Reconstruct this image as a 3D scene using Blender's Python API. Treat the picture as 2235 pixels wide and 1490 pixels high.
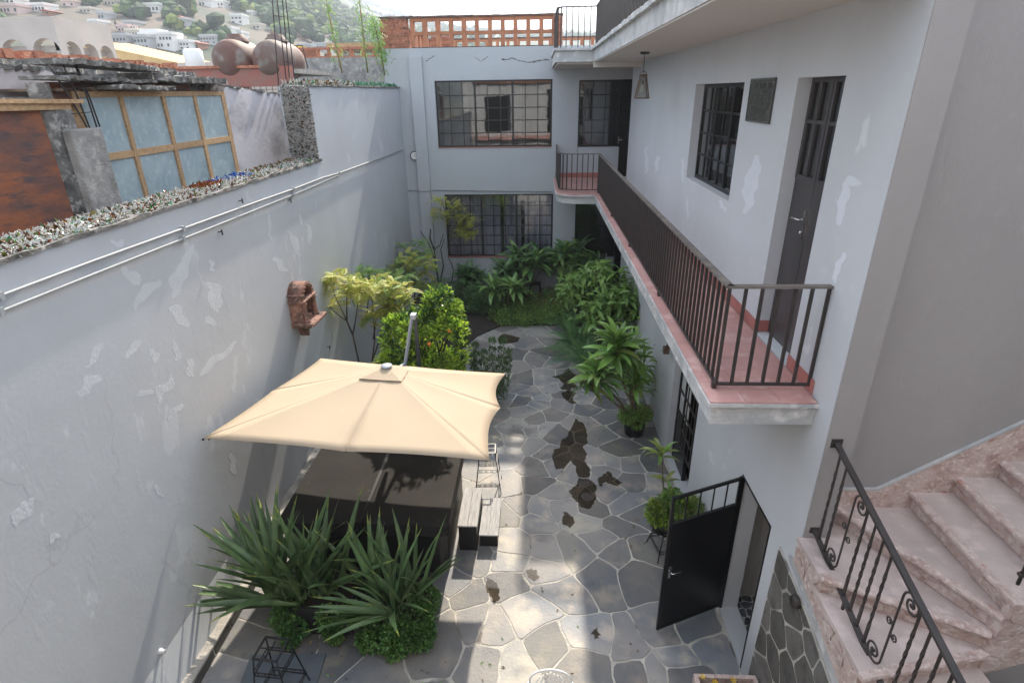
import bpy, bmesh, math, random
import numpy as np
from mathutils import Vector, Matrix, Euler
random.seed(7); RNG = np.random.default_rng(7)
SC = bpy.context.scene
COL = SC.collection
for o in list(bpy.data.objects): bpy.data.objects.remove(o)

# ---------------------------------------------------------------- camera
EYE = np.array([0.0, 0.0, 6.1])
FPX, PITCH, YAW, ROLL = 1238.2, 0.41403, 0.04699, -0.0148984
def cam_axes(p, y, r):
    cp, sp, cy, sy = math.cos(p), math.sin(p), math.cos(y), math.sin(y)
    f = np.array([-sy*cp, cy*cp, -sp]); rt = np.array([cy, sy, 0]); up = np.cross(rt, f)
    return np.array([rt*math.cos(r)+up*math.sin(r), -rt*math.sin(r)+up*math.cos(r), f])
AX = cam_axes(PITCH, YAW, ROLL)
cam_d = bpy.data.cameras.new('camera'); cam = bpy.data.objects.new('camera', cam_d); COL.objects.link(cam)
cam_d.sensor_width = 36.0; cam_d.lens = FPX/2235*36; cam_d.clip_start = 0.05; cam_d.clip_end = 9000
mw = Matrix.Identity(4)
for i in range(3):
    mw[i][0] = AX[0][i]; mw[i][1] = AX[1][i]; mw[i][2] = -AX[2][i]; mw[i][3] = EYE[i]
cam.matrix_world = mw
SC.camera = cam

# ---------------------------------------------------------------- sky, sun, exposure
SUN_EL = math.radians(40.5); SUN_AZ = math.radians(4.2)      # azimuth from +Y towards +X
world = bpy.data.worlds.new('World'); SC.world = world; world.use_nodes = True
wn = world.node_tree; wn.nodes.clear()
def N(nt, t, **k):
    n = nt.nodes.new(t)
    for a, b in k.items(): setattr(n, a, b)
    return n
sky = N(wn, 'ShaderNodeTexSky', sky_type='NISHITA', sun_disc=False, sun_elevation=SUN_EL, sun_rotation=SUN_AZ, air_density=1.0, dust_density=3.0, ozone_density=1.5, altitude=0)
tc = N(wn, 'ShaderNodeTexCoord'); cn = N(wn, 'ShaderNodeTexNoise'); cn.inputs['Scale'].default_value = 1.6; cn.inputs['Detail'].default_value = 7; cn.inputs['Roughness'].default_value = .55
mp = N(wn, 'ShaderNodeMapping'); mp.inputs['Scale'].default_value = (1, 1, 2.6)
cr = N(wn, 'ShaderNodeValToRGB'); cr.color_ramp.elements[0].position = .36; cr.color_ramp.elements[1].position = .66
mixw = N(wn, 'ShaderNodeMixRGB'); mixw.inputs[2].default_value = (10.5, 11.0, 11.8, 1)
mm = N(wn, 'ShaderNodeMath', operation='MULTIPLY'); mm.inputs[1].default_value = .8
bg = N(wn, 'ShaderNodeBackground'); bg.inputs['Strength'].default_value = .15
wo = N(wn, 'ShaderNodeOutputWorld')
L = wn.links.new
L(tc.outputs['Generated'], mp.inputs[0]); L(mp.outputs[0], cn.inputs['Vector']); L(cn.outputs['Fac'], cr.inputs[0]); L(cr.outputs[0], mm.inputs[0]); L(mm.outputs[0], mixw.inputs[0])
L(sky.outputs[0], mixw.inputs[1]); L(mixw.outputs[0], bg.inputs[0]); L(bg.outputs[0], wo.inputs[0])
sd = bpy.data.lights.new('sun', 'SUN'); sd.energy = 5.0; sd.angle = math.radians(.8); sd.color = (1, .90, .76)
sun = bpy.data.objects.new('sun', sd); COL.objects.link(sun)
sv = Vector((math.sin(SUN_AZ)*math.cos(SUN_EL), math.cos(SUN_AZ)*math.cos(SUN_EL), math.sin(SUN_EL)))
sun.rotation_euler = sv.to_track_quat('Z', 'Y').to_euler(); sun.location = (0, 0, 30)
SC.view_settings.view_transform = 'Standard'; SC.view_settings.look = 'None'; SC.view_settings.gamma = 1
SC.view_settings.exposure = 1.1; SC.view_settings.use_curve_mapping = False

# ---------------------------------------------------------------- helpers
def ray(px, py):
    c = np.array([(px-1117.5)/FPX, -(py-745)/FPX, 1.0]); return AX.T @ c
def P(ax, val, px, py):
    """the point of a real plane (x, y or z = val) seen at a pixel of the photograph"""
    d = ray(px, py); i = 'XYZ'.index(ax); t = (val-EYE[i])/d[i]
    return Vector(EYE+t*d)
PI = math.pi

class MB:
    def __init__(s): s.v = []; s.f = []; s.m = []; s.sm = []
    def add(s, vs, fs, mi=0, smooth=False):
        b = len(s.v); s.v += [tuple(v) for v in vs]
        for f in fs: s.f.append([b+i for i in f]); s.m.append(mi); s.sm.append(smooth)
        return s
    def box(s, x0, x1, y0, y1, z0, z1, mi=0):
        if x0 > x1: x0, x1 = x1, x0
        if y0 > y1: y0, y1 = y1, y0
        if z0 > z1: z0, z1 = z1, z0
        vs = [(x0,y0,z0),(x1,y0,z0),(x1,y1,z0),(x0,y1,z0),(x0,y0,z1),(x1,y0,z1),(x1,y1,z1),(x0,y1,z1)]
        return s.add(vs, [(0,3,2,1),(4,5,6,7),(0,1,5,4),(1,2,6,5),(2,3,7,6),(3,0,4,7)], mi)
    def bar(s, a, b, w, h=None, up=(0,0,1), mi=0):
        a = Vector(a); b = Vector(b); h = h or w; d = (b-a).normalized(); u = Vector(up)
        if abs(d.dot(u)) > .99: u = Vector((1,0,0))
        r = d.cross(u).normalized(); u = r.cross(d).normalized()
        vs = [p + r*(sx*w/2) + u*(sy*h/2) for p in (a, b) for sx, sy in ((-1,-1),(1,-1),(1,1),(-1,1))]
        return s.add(vs, [(0,3,2,1),(4,5,6,7),(0,1,5,4),(1,2,6,5),(2,3,7,6),(3,0,4,7)], mi)
    def tube(s, pts, r, n=8, mi=0, cap=True, smooth=True):
        pts = [Vector(p) for p in pts]; rs = r if isinstance(r, (list, tuple)) else [r]*len(pts)
        base = len(s.v); prev = None
        for i, p in enumerate(pts):
            d = (pts[min(i+1, len(pts)-1)]-pts[max(i-1, 0)]).normalized()
            if prev is None:
                u = Vector((0,0,1)) if abs(d.z) < .9 else Vector((1,0,0)); x = d.cross(u).normalized()
            else:
                x = (prev - d*prev.dot(d)).normalized()
            prev = x; y = d.cross(x)
            for k in range(n):
                a = 2*PI*k/n; s.v.append(tuple(p + (x*math.cos(a)+y*math.sin(a))*rs[i]))
        for i in range(len(pts)-1):
            for k in range(n):
                k2 = (k+1) % n
                s.f.append([base+i*n+k, base+i*n+k2, base+(i+1)*n+k2, base+(i+1)*n+k]); s.m.append(mi); s.sm.append(smooth)
        if cap:
            s.f.append([base+k for k in range(n)][::-1]); s.m.append(mi); s.sm.append(False)
            s.f.append([base+(len(pts)-1)*n+k for k in range(n)]); s.m.append(mi); s.sm.append(False)
        return s
    def lathe(s, c, prof, n=24, mi=0, axis='Z', smooth=True, a0=0, a1=2*PI):
        base = len(s.v); full = abs(a1-a0-2*PI) < 1e-6; m = n if full else n+1
        for r, z in prof:
            for k in range(m):
                a = a0+(a1-a0)*k/n
                p = (r*math.cos(a), r*math.sin(a), z)
                if axis == 'X': p = (z, r*math.cos(a), r*math.sin(a))
                if axis == 'Y': p = (r*math.cos(a), z, r*math.sin(a))
                s.v.append((c[0]+p[0], c[1]+p[1], c[2]+p[2]))
        for i in range(len(prof)-1):
            for k in range(n):
                k2 = (k+1) % m
                s.f.append([base+i*m+k, base+i*m+k2, base+(i+1)*m+k2, base+(i+1)*m+k]); s.m.append(mi); s.sm.append(smooth)
        return s
    def prism(s, poly, z0, z1, mi=0, axis='Z'):
        """poly: plan outline; axis Z: (x,y) at z0..z1, X: (y,z) at x0..x1, Y: (x,z)"""
        n = len(poly)
        def P3(p, h):
            return (p[0],p[1],h) if axis == 'Z' else ((h,p[0],p[1]) if axis == 'X' else (p[0],h,p[1]))
        vs = [P3(p, z0) for p in poly]+[P3(p, z1) for p in poly]
        return s.add(vs, [list(range(n))[::-1], [n+i for i in range(n)]]+[[i,(i+1)%n,n+(i+1)%n,n+i] for i in range(n)], mi)
    def mesh(s, name, mats, org=(0,0,0)):
        me = bpy.data.meshes.new(name); o = Vector(org)
        me.from_pydata([tuple(Vector(v)-o) for v in s.v], [], s.f)
        for m in (mats if isinstance(mats, (list, tuple)) else [mats]): me.materials.append(m)
        me.polygons.foreach_set('material_index', s.m); me.polygons.foreach_set('use_smooth', s.sm)
        me.update(); return me

ORG = {}
def tag(o, label=None, cat=None, group=None, kind=None):
    if label: o['label'] = label
    if cat: o['category'] = cat
    if group: o['group'] = group
    if kind: o['kind'] = kind
    return o
def empty(name, loc, label, cat, group=None, rz=0):
    o = bpy.data.objects.new(name, None); COL.objects.link(o); o.location = loc; o.rotation_euler = (0,0,rz)
    o.empty_display_size = .1; ORG[o] = Vector(loc)
    return tag(o, label, cat, group)
def root_org(p):
    if p is None: return Vector((0,0,0))
    while p.parent: p = p.parent
    return ORG.get(p, Vector((0,0,0)))
def part(name, mb, mats, parent, label=None, kind=None, bevel=0, me=None):
    """one mesh object; mesh given in world coordinates, stored about its thing's base"""
    if me is None: me = mb.mesh(name, mats, root_org(parent))
    o = bpy.data.objects.new(name, me); COL.objects.link(o); o.parent = parent
    if bevel:
        b = o.modifiers.new('bevel', 'BEVEL'); b.width = bevel; b.segments = 2; b.limit_method = 'ANGLE'
    if label: o['label'] = label
    if kind: o['kind'] = kind
    return o
def single(name, mb, mats, loc, label, cat, group=None, bevel=0, kind=None):
    me = mb.mesh(name, mats, loc); o = bpy.data.objects.new(name, me); COL.objects.link(o); o.location = loc
    ORG[o] = Vector(loc)
    if bevel:
        b = o.modifiers.new('bevel', 'BEVEL'); b.width = bevel; b.segments = 2; b.limit_method = 'ANGLE'
    return tag(o, label, cat, group, kind)
def inst(name, me, parent, loc, rot=(0,0,0), sc=(1,1,1), matrix=None):
    """a piece that shares mesh data; loc is in world coordinates"""
    o = bpy.data.objects.new(name, me); COL.objects.link(o); o.parent = parent
    org = root_org(parent)
    if matrix is not None:
        m = matrix.copy(); m.translation = m.translation-org; o.matrix_local = m
    else:
        o.location = Vector(loc)-org; o.rotation_euler = rot; o.scale = sc
    return o
def copy_tree(o, parent=None):
    c = o.copy(); COL.objects.link(c); c.parent = parent
    if o in ORG: ORG[c] = ORG[o]
    for ch in list(o.children): copy_tree(ch, c)
    return c

# ---------------------------------------------------------------- materials
def mk(name, base, rough=.7, c2=None, scale=3, lo=.4, hi=.65, bump=0, bscale=40, metal=0, spec=.5, objvar=0, stretch=None, detail=6, spots=None, c3=None, trl=0, hue=0, coat=0, island=0):
    m = bpy.data.materials.new(name); m.use_nodes = True; nt = m.node_tree; nt.nodes.clear(); K = nt.links.new
    b = N(nt, 'ShaderNodeBsdfPrincipled'); out = N(nt, 'ShaderNodeOutputMaterial')
    b.inputs['Roughness'].default_value = rough; b.inputs['Metallic'].default_value = metal
    b.inputs['Specular IOR Level'].default_value = spec
    if coat: b.inputs['Coat Weight'].default_value = coat; b.inputs['Coat Roughness'].default_value = .15
    tcn = N(nt, 'ShaderNodeTexCoord'); src = tcn.outputs['Object']
    geo = N(nt, 'ShaderNodeNewGeometry'); src = geo.outputs['Position']
    if stretch:
        mpn = N(nt, 'ShaderNodeMapping'); mpn.inputs['Scale'].default_value = stretch; K(src, mpn.inputs[0]); src = mpn.outputs[0]
    col = None
    rgb = N(nt, 'ShaderNodeRGB'); rgb.outputs[0].default_value = (*base, 1); col = rgb.outputs[0]
    def layer(col, c, sc, lo, hi, det, seed, fac=1):
        n = N(nt, 'ShaderNodeTexNoise', noise_dimensions='4D'); n.inputs['W'].default_value = seed; n.inputs['Scale'].default_value = sc; n.inputs['Detail'].default_value = det
        r = N(nt, 'ShaderNodeMapRange'); r.inputs[1].default_value = lo; r.inputs[2].default_value = hi; r.inputs[4].default_value = fac
        x = N(nt, 'ShaderNodeMixRGB'); x.inputs[2].default_value = (*c, 1)
        K(src, n.inputs['Vector']); K(n.outputs['Fac'], r.inputs[0]); K(r.outputs[0], x.inputs[0]); K(col, x.inputs[1])
        return x.outputs[0]
    if c2: col = layer(col, c2, scale, lo, hi, detail, 1.3)
    if c3: col = layer(col, c3, scale*2.7, .52, .66, 8, 5.1)
    if spots: col = layer(col, spots[0], spots[1], spots[2], spots[3], 3, 9.7, spots[4] if len(spots) > 4 else 1)
    if objvar or hue or island:
        hs = N(nt, 'ShaderNodeHueSaturation')
        if island: rnd = geo.outputs['Random Per Island']; amt = island
        else:
            oi = N(nt, 'ShaderNodeObjectInfo'); rnd = oi.outputs['Random']; amt = objvar
        r = N(nt, 'ShaderNodeMapRange'); r.inputs[3].default_value = 1-amt; r.inputs[4].default_value = 1+amt
        K(rnd, r.inputs[0]); K(r.outputs[0], hs.inputs['Value'])
        if hue:
            r2 = N(nt, 'ShaderNodeMapRange'); r2.inputs[3].default_value = .5-hue; r2.inputs[4].default_value = .5+hue
            w = N(nt, 'ShaderNodeMath', operation='FRACT'); w2 = N(nt, 'ShaderNodeMath', operation='MULTIPLY'); w2.inputs[1].default_value = 7.31
            K(rnd, w2.inputs[0]); K(w2.outputs[0], w.inputs[0]); K(w.outputs[0], r2.inputs[0]); K(r2.outputs[0], hs.inputs['Hue'])
        K(col, hs.inputs['Color']); col = hs.outputs[0]
    K(col, b.inputs['Base Color'])
    if bump:
        n = N(nt, 'ShaderNodeTexNoise'); n.inputs['Scale'].default_value = bscale; n.inputs['Detail'].default_value = 6
        n2 = N(nt, 'ShaderNodeTexNoise'); n2.inputs['Scale'].default_value = bscale/9; n2.inputs['Detail'].default_value = 4
        ad = N(nt, 'ShaderNodeMath', operation='MULTIPLY_ADD'); ad.inputs[1].default_value = 2.2
        K(src, n.inputs['Vector']); K(src, n2.inputs['Vector']); K(n2.outputs['Fac'], ad.inputs[0]); K(n.outputs['Fac'], ad.inputs[2])
        bp = N(nt, 'ShaderNodeBump'); bp.inputs['Distance'].default_value = .02; bp.inputs['Strength'].default_value = bump
        K(ad.outputs[0], bp.inputs['Height']); K(bp.outputs[0], b.inputs['Normal'])
    if trl:
        t = N(nt, 'ShaderNodeBsdfTranslucent'); mx = N(nt, 'ShaderNodeMixShader'); mx.inputs[0].default_value = trl
        g = N(nt, 'ShaderNodeHueSaturation'); g.inputs['Value'].default_value = 1.5; K(col, g.inputs['Color']); K(g.outputs[0], t.inputs[0])
        K(b.outputs[0], mx.inputs[1]); K(t.outputs[0], mx.inputs[2]); K(mx.outputs[0], out.inputs[0])
    else: K(b.outputs[0], out.inputs[0])
    return m

def plaster(name, base, light, dark, patch=.62, streak=.5, seed=0.0, bump=.35, cracks=0):
    """painted render: broad tone drift, repair patches with their own outline, run stains, trowel relief"""
    m = bpy.data.materials.new(name); m.use_nodes = True; nt = m.node_tree; nt.nodes.clear(); K = nt.links.new
    b = N(nt, 'ShaderNodeBsdfPrincipled'); out = N(nt, 'ShaderNodeOutputMaterial'); b.inputs['Roughness'].default_value = .75; b.inputs['Specular IOR Level'].default_value = .3
    g = N(nt, 'ShaderNodeNewGeometry'); src = g.outputs['Position']
    def noise(sc, det, w, st=None, rough=.5):
        v = src
        if st: mpn = N(nt, 'ShaderNodeMapping'); mpn.inputs['Scale'].default_value = st; K(src, mpn.inputs[0]); v = mpn.outputs[0]
        n = N(nt, 'ShaderNodeTexNoise', noise_dimensions='4D'); n.inputs['Scale'].default_value = sc; n.inputs['Detail'].default_value = det; n.inputs['W'].default_value = w+seed; n.inputs['Roughness'].default_value = rough
        K(v, n.inputs['Vector']); return n.outputs['Fac']
    def rng(f, a, b_, c=0, d=1):
        r = N(nt, 'ShaderNodeMapRange'); r.inputs[1].default_value = a; r.inputs[2].default_value = b_; r.inputs[3].default_value = c; r.inputs[4].default_value = d; K(f, r.inputs[0]); return r.outputs[0]
    def mixc(fac, c1, c2, k=None):
        x = N(nt, 'ShaderNodeMixRGB')
        K(fac, x.inputs[0])
        if isinstance(c1, tuple): x.inputs[1].default_value = (*c1, 1)
        else: K(c1, x.inputs[1])
        x.inputs[2].default_value = (*c2, 1); return x.outputs[0]
    col = mixc(rng(noise(.55, 6, .2), .3, .72, 0, .8), base, dark)
    col = mixc(rng(noise(1.1, 4, 3.3, (1, 1, .18)), .45, .75, 0, streak), col, dark)
    if patch < 1:
        col = mixc(rng(noise(1.5, 4, 7.7, (1, 1, .6), .6), patch+.03, patch+.05, 0, .45), col, light)
        col = mixc(rng(noise(2.3, 5, 1.7, (1, 1, .5), .65), patch+.02, patch+.06, 0, .55), col, light)
    col = mixc(rng(noise(9, 5, 2.2), .6, .8, 0, .25), col, light)
    if cracks:
        vo = N(nt, 'ShaderNodeTexVoronoi', feature='DISTANCE_TO_EDGE'); vo.inputs['Scale'].default_value = .55
        wv = N(nt, 'ShaderNodeTexNoise'); wv.inputs['Scale'].default_value = 2.5; wv.inputs['Detail'].default_value = 8
        ad = N(nt, 'ShaderNodeMixRGB'); ad.inputs[0].default_value = .35; K(src, wv.inputs['Vector']); K(src, ad.inputs[1]); K(wv.outputs['Color'], ad.inputs[2]); K(ad.outputs[0], vo.inputs['Vector'])
        f = N(nt, 'ShaderNodeMath', operation='LESS_THAN'); f.inputs[1].default_value = .0035; K(vo.outputs['Distance'], f.inputs[0])
        f2 = N(nt, 'ShaderNodeMath', operation='MULTIPLY'); K(f.outputs[0], f2.inputs[0]); K(rng(noise(.5, 2, 12.), .5, .56, 0, cracks), f2.inputs[1])
        col = mixc(f2.outputs[0], col, (.12, .11, .11))
    K(col, b.inputs['Base Color'])
    h = noise(3.2, 5, 4.4, None, .6); h2 = noise(28, 4, 6.1)
    a1 = N(nt, 'ShaderNodeMath', operation='MULTIPLY_ADD'); a1.inputs[1].default_value = 3.5; K(h, a1.inputs[0]); K(h2, a1.inputs[2])
    h3 = noise(7, 7, 8.8, (1, 1, .35), .7); a2 = N(nt, 'ShaderNodeMath', operation='MULTIPLY_ADD'); a2.inputs[1].default_value = 3; K(rng(h3, .55, .75), a2.inputs[0]); K(a1.outputs[0], a2.inputs[2])
    bp = N(nt, 'ShaderNodeBump'); bp.inputs['Distance'].default_value = .012; bp.inputs['Strength'].default_value = bump
    K(a2.outputs[0], bp.inputs['Height']); K(bp.outputs[0], b.inputs['Normal']); K(b.outputs[0], out.inputs[0])
    return m

def glass_mat(name, tint=(.88, .90, .90), rough=.02, ior=1.8):
    m = bpy.data.materials.new(name); m.use_nodes = True; nt = m.node_tree; nt.nodes.clear(); K = nt.links.new
    t = N(nt, 'ShaderNodeBsdfTransparent'); t.inputs[0].default_value = (*tint, 1)
    g = N(nt, 'ShaderNodeBsdfGlossy'); g.inputs['Roughness'].default_value = rough
    geo = N(nt, 'ShaderNodeNewGeometry'); nn = N(nt, 'ShaderNodeTexNoise'); nn.inputs['Scale'].default_value = 2.2
    bp = N(nt, 'ShaderNodeBump'); bp.inputs['Strength'].default_value = .05; bp.inputs['Distance'].default_value = .02
    K(geo.outputs['Position'], nn.inputs['Vector']); K(nn.outputs['Fac'], bp.inputs['Height']); K(bp.outputs[0], g.inputs['Normal'])
    # Schlick reflectance from |cos|, the same from both sides of a thin sheet
    f0 = ((ior-1)/(ior+1))**2
    dp = N(nt, 'ShaderNodeVectorMath', operation='DOT_PRODUCT'); K(geo.outputs['Incoming'], dp.inputs[0]); K(geo.outputs['Normal'], dp.inputs[1])
    ab = N(nt, 'ShaderNodeMath', operation='ABSOLUTE'); K(dp.outputs['Value'], ab.inputs[0])
    iv_ = N(nt, 'ShaderNodeMath', operation='SUBTRACT'); iv_.inputs[0].default_value = 1; K(ab.outputs[0], iv_.inputs[1])
    pw = N(nt, 'ShaderNodeMath', operation='POWER'); pw.inputs[1].default_value = 5; K(iv_.outputs[0], pw.inputs[0])
    ma = N(nt, 'ShaderNodeMath', operation='MULTIPLY_ADD'); ma.inputs[1].default_value = 1-f0; ma.inputs[2].default_value = f0; K(pw.outputs[0], ma.inputs[0])
    mx = N(nt, 'ShaderNodeMixShader'); out = N(nt, 'ShaderNodeOutputMaterial')
    K(ma.outputs[0], mx.inputs[0]); K(t.outputs[0], mx.inputs[1]); K(g.outputs[0], mx.inputs[2]); K(mx.outputs[0], out.inputs[0])
    return m

M = {}
M['wall_l'] = plaster('blue grey render with repairs', (.51, .535, .565), (.60, .625, .65), (.42, .435, .455), .60, .45, 0, .09, .15)
M['wall_r'] = plaster('blue grey smooth render', (.575, .59, .61), (.70, .72, .74), (.48, .49, .50), .66, .55, 3.1, .14)
M['wall_b'] = plaster('blue grey rear render', (.46, .485, .505), (.58, .605, .625), (.39, .41, .43), .70, .4, 6.2, .2)
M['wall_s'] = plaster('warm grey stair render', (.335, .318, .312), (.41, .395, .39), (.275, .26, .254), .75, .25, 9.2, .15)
M['soffit'] = plaster('cream soffit', (.62, .58, .54), (.70, .66, .62), (.55, .51, .47), .8, .2, 4.4, .08)
M['fascia'] = mk('weathered painted concrete', (.50, .50, .49), .85, (.36, .37, .38), 2.5, bump=.6, bscale=30, c3=(.62, .61, .59))
M['concrete'] = mk('raw concrete', (.33, .32, .30), .9, (.20, .195, .185), 3, bump=.9, bscale=45, c3=(.42, .41, .38))
M['concrete_dk'] = mk('mouldy concrete', (.20, .19, .175), .95, (.07, .068, .062), 5, bump=1, bscale=60, c3=(.38, .37, .35))
M['mould'] = mk('mould stained limewash', (.52, .50, .52), .95, (.17, .165, .17), 1.3, .46, .72, bump=.25, bscale=70, stretch=(1, 1, 1.6))
M['kerb_top'] = mk('pale kerb mortar', (.50, .47, .42), .95, (.34, .32, .29), 6, bump=.8, bscale=60, spots=((.12, .11, .10), 40, .66, .70))
M['mortar'] = mk('lime mortar joint', (.56, .53, .47), .95, (.40, .38, .34), 5, bump=.9, bscale=60, spots=((.10, .09, .08), 2.1, .60, .66, .8))
M['slate'] = mk('flagstone slate', (.27, .255, .235), .6, (.15, .162, .182), 1.1, bump=.3, bscale=26, c3=(.34, .305, .26), objvar=.42, hue=.02, spec=.4, spots=((.09,.09,.09), 1.6, .60, .70, .55))
M['slate_dk'] = mk('dark cladding stone', (.125, .115, .10), .7, (.16, .155, .145), 2.5, bump=.5, bscale=30, c3=(.085, .08, .075), objvar=.3)
M['pebble'] = mk('dark pebble stone', (.045, .052, .062), .5, (.08, .085, .09), 6, bump=.3, bscale=50, objvar=.4)
M['tile_pink'] = mk('pink cement tile', (.53, .295, .265), .5, (.45, .235, .21), 2.5, bump=.1, bscale=40, c3=(.58, .37, .335), objvar=.07)
M['tile_skirt'] = mk('red cement skirting', (.42, .16, .135), .5, (.34, .12, .10), 4, bump=.1, objvar=.06)
M['grout'] = mk('pink grout', (.34, .19, .17), .9)
M['marble'] = mk('pink rough marble', (.58, .465, .42), .75, (.45, .325, .285), 7, .40, .66, bump=1, bscale=35, c3=(.66, .58, .54), spots=((.34, .20, .16), 11, .62, .70, .5), island=.08)
M['marble_edge'] = mk('pink marble nosing', (.57, .455, .41), .6, (.43, .30, .26), 9, .42, .64, bump=.9, bscale=40, c3=(.68, .58, .54), spots=((.42, .17, .12), 8, .62, .69, .8))
M['tread'] = mk('pink cement tread', (.54, .45, .415), .75, (.43, .35, .325), 3, bump=.25, bscale=90, c3=(.60, .49, .46), spots=((.30, .20, .18), 90, .68, .72, .6))
M['iron'] = mk('brown black painted iron', (.030, .025, .024), .42, (.045, .036, .033), 8, bump=.2, bscale=60, spec=.5)
M['iron_dusty'] = mk('dusty iron handrail', (.17, .148, .13), .6, (.10, .085, .076), 6, bump=.2, bscale=60)
M['iron_blk'] = mk('black painted steel', (.008, .008, .009), .35, spec=.45)
M['door_grey'] = mk('grey brown steel door', (.052, .046, .047), .4, (.062, .055, .055), 3, spec=.5)
M['chrome'] = mk('satin chrome', (.62, .62, .62), .22, metal=1)
M['glass'] = glass_mat('window glass', (.80, .82, .83), ior=1.95)
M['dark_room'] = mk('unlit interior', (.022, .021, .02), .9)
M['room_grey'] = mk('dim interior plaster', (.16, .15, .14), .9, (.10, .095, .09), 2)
M['curtain'] = mk('lilac grey curtain', (.66, .62, .74), .9, (.50, .47, .58), 3, stretch=(6, 1, .4), trl=.15)
M['frosted'] = mk('frosted blue glass', (.34, .42, .445), .5, (.27, .35, .38), 4, .35, .65, c3=(.39, .47, .485), bump=.2, bscale=20)
M['frost_white'] = mk('frosted door glass', (.50, .50, .48), .4, (.42, .42, .41), 4)
M['wood'] = mk('raw pine batten', (.46, .30, .16), .7, (.34, .205, .10), 3, stretch=(1, 8, 8), bump=.3, bscale=50, objvar=.12)
M['wood_dk'] = mk('weathered plank', (.20, .14, .095), .85, (.09, .065, .05), 5, bump=.6, bscale=50)
M['rust'] = mk('rusty sheet steel', (.135, .065, .05), .8, (.265, .09, .04), 1.7, .44, .60, stretch=(1, 1, 3.2), bump=.3, bscale=30, c3=(.085, .055, .055), spots=((.055, .045, .05), 1.2, .56, .68, .8))
M['corr'] = mk('white corrugated sheet', (.66, .67, .66), .6, (.50, .51, .50), 3)
M['brick'] = mk('red brick', (.40, .155, .085), .85, (.30, .10, .06), 9, bump=.7, bscale=60, c3=(.50, .24, .15), objvar=.22, spots=((.08, .05, .045), 6, .60, .70, .7))
M['lattice'] = mk('orange clay lattice', (.46, .20, .105), .85, (.38, .15, .08), 4, bump=.4, bscale=50, objvar=.1, spots=((.12, .07, .055), 7, .62, .72, .6))
M['brick_mortar'] = mk('brick mortar', (.34, .27, .22), .95, (.20, .16, .13), 6)
M['coping'] = mk('mossy coping', (.085, .07, .062), .9, (.22, .13, .10), 8, bump=.6, bscale=60)
M['terracotta'] = mk('weathered terracotta', (.27, .135, .095), .85, (.10, .065, .055), 7, .42, .62, bump=.6, bscale=60, c3=(.38, .22, .165))
M['canopy'] = mk('sand canopy cloth', (.50, .405, .295), .9, (.475, .385, .28), 1.2, bump=.06, bscale=60, trl=.18, spots=((.68, .55, .42), 11, .70, .72, .5))
M['alu'] = mk('grey aluminium', (.36, .39, .43), .55, metal=.2)
M['alu_dk'] = mk('dark grey metal pole', (.05, .055, .06), .4)
M['tub_cover'] = mk('brown vinyl cover', (.027, .025, .024), .8, (.038, .035, .033), 1.5, bump=.15, bscale=12, spec=.15, spots=((.12, .11, .10), 14, .71, .73, .4))
M['tub_body'] = mk('black tub cabinet', (.015, .014, .014), .4)
M['deck'] = mk('weathered grey deck board', (.40, .39, .385), .7, (.28, .275, .27), 3, stretch=(14, 1, 14), bump=.4, bscale=30, c3=(.50, .49, .48), objvar=.06)
M['pipe'] = mk('grey painted conduit', (.36, .38, .39), .55, (.32, .33, .34), 9)
M['white_paint'] = mk('white paint', (.74, .74, .72), .5)
M['pot'] = mk('black plastic pot', (.018, .018, .018), .5)
M['soil'] = mk('dark soil', (.035, .027, .02), .95, bump=1, bscale=50)
M['slab_blue'] = mk('blue grey slab', (.115, .135, .155), .6, (.09, .105, .125), 3, bump=.2, bscale=50)
M['bath_tile'] = mk('veined pale tile', (.46, .44, .41), .35, (.28, .26, .24), 1.3, .5, .62, stretch=(3, 3, .35), detail=8)
M['plaque'] = mk('dark bronze plaque', (.055, .055, .052), .5, (.085, .085, .075), 12, bump=.3, bscale=60, metal=.3)
M['plaque_txt'] = mk('worn raised lettering', (.115, .12, .105), .5, metal=.3)
M['brass'] = mk('aged brass lantern', (.12, .075, .05), .5, metal=.3)
M['bulb'] = glass_mat('clear bulb glass', (.95, .93, .88), .02, 1.45)
M['lglass'] = glass_mat('lantern glass', (.9, .9, .88), .03, 1.45)
M['puddle'] = glass_mat('shallow muddy water', (.46, .42, .37), .03, 1.45)
M['drain'] = mk('cast iron grate', (.05, .045, .042), .5, (.09, .06, .045), 30, bump=.4)
M['bark'] = mk('thin grey brown bark', (.10, .078, .06), .9, (.055, .042, .035), 14, bump=.6, bscale=90)
M['cane'] = mk('pale cane stem', (.22, .17, .11), .8, (.12, .09, .06), 16, bump=.5, bscale=80)
def leafm(name, c, c2, objvar=.25, hue=.012, trl=.22, rough=.45, scale=6, spec=.45, island=0, c3=None):
    return mk(name, c, rough, c2, scale, .38, .62, spec=spec, objvar=0 if island else objvar, hue=hue, trl=trl, island=island, c3=c3)
M['flax'] = leafm('flax leaf', (.125, .20, .075), (.08, .14, .06), .3, .01, .12, .38)
M['flax_tip'] = leafm('flax leaf yellow edge', (.30, .33, .07), (.20, .26, .06), .3, .01, .2, .4)
M['drac'] = leafm('broad strap leaf', (.20, .34, .075), (.14, .27, .065), .3, .012, .22, .3)
M['drac_lt'] = leafm('yellowing strap leaf', (.24, .28, .06), (.15, .21, .05), .2, .01, .25, .35)
M['dkgreen'] = leafm('dark glossy leaf', (.095, .20, .065), (.065, .145, .05), .4, .012, .15, .3, island=.45)
M['midgreen'] = leafm('mid green leaf', (.19, .32, .085), (.12, .24, .065), .4, .015, .22, .4, island=.45)
M['citrus'] = leafm('citrus leaf', (.33, .45, .04), (.20, .33, .035), .4, .012, .32, .35, island=.4)
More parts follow.
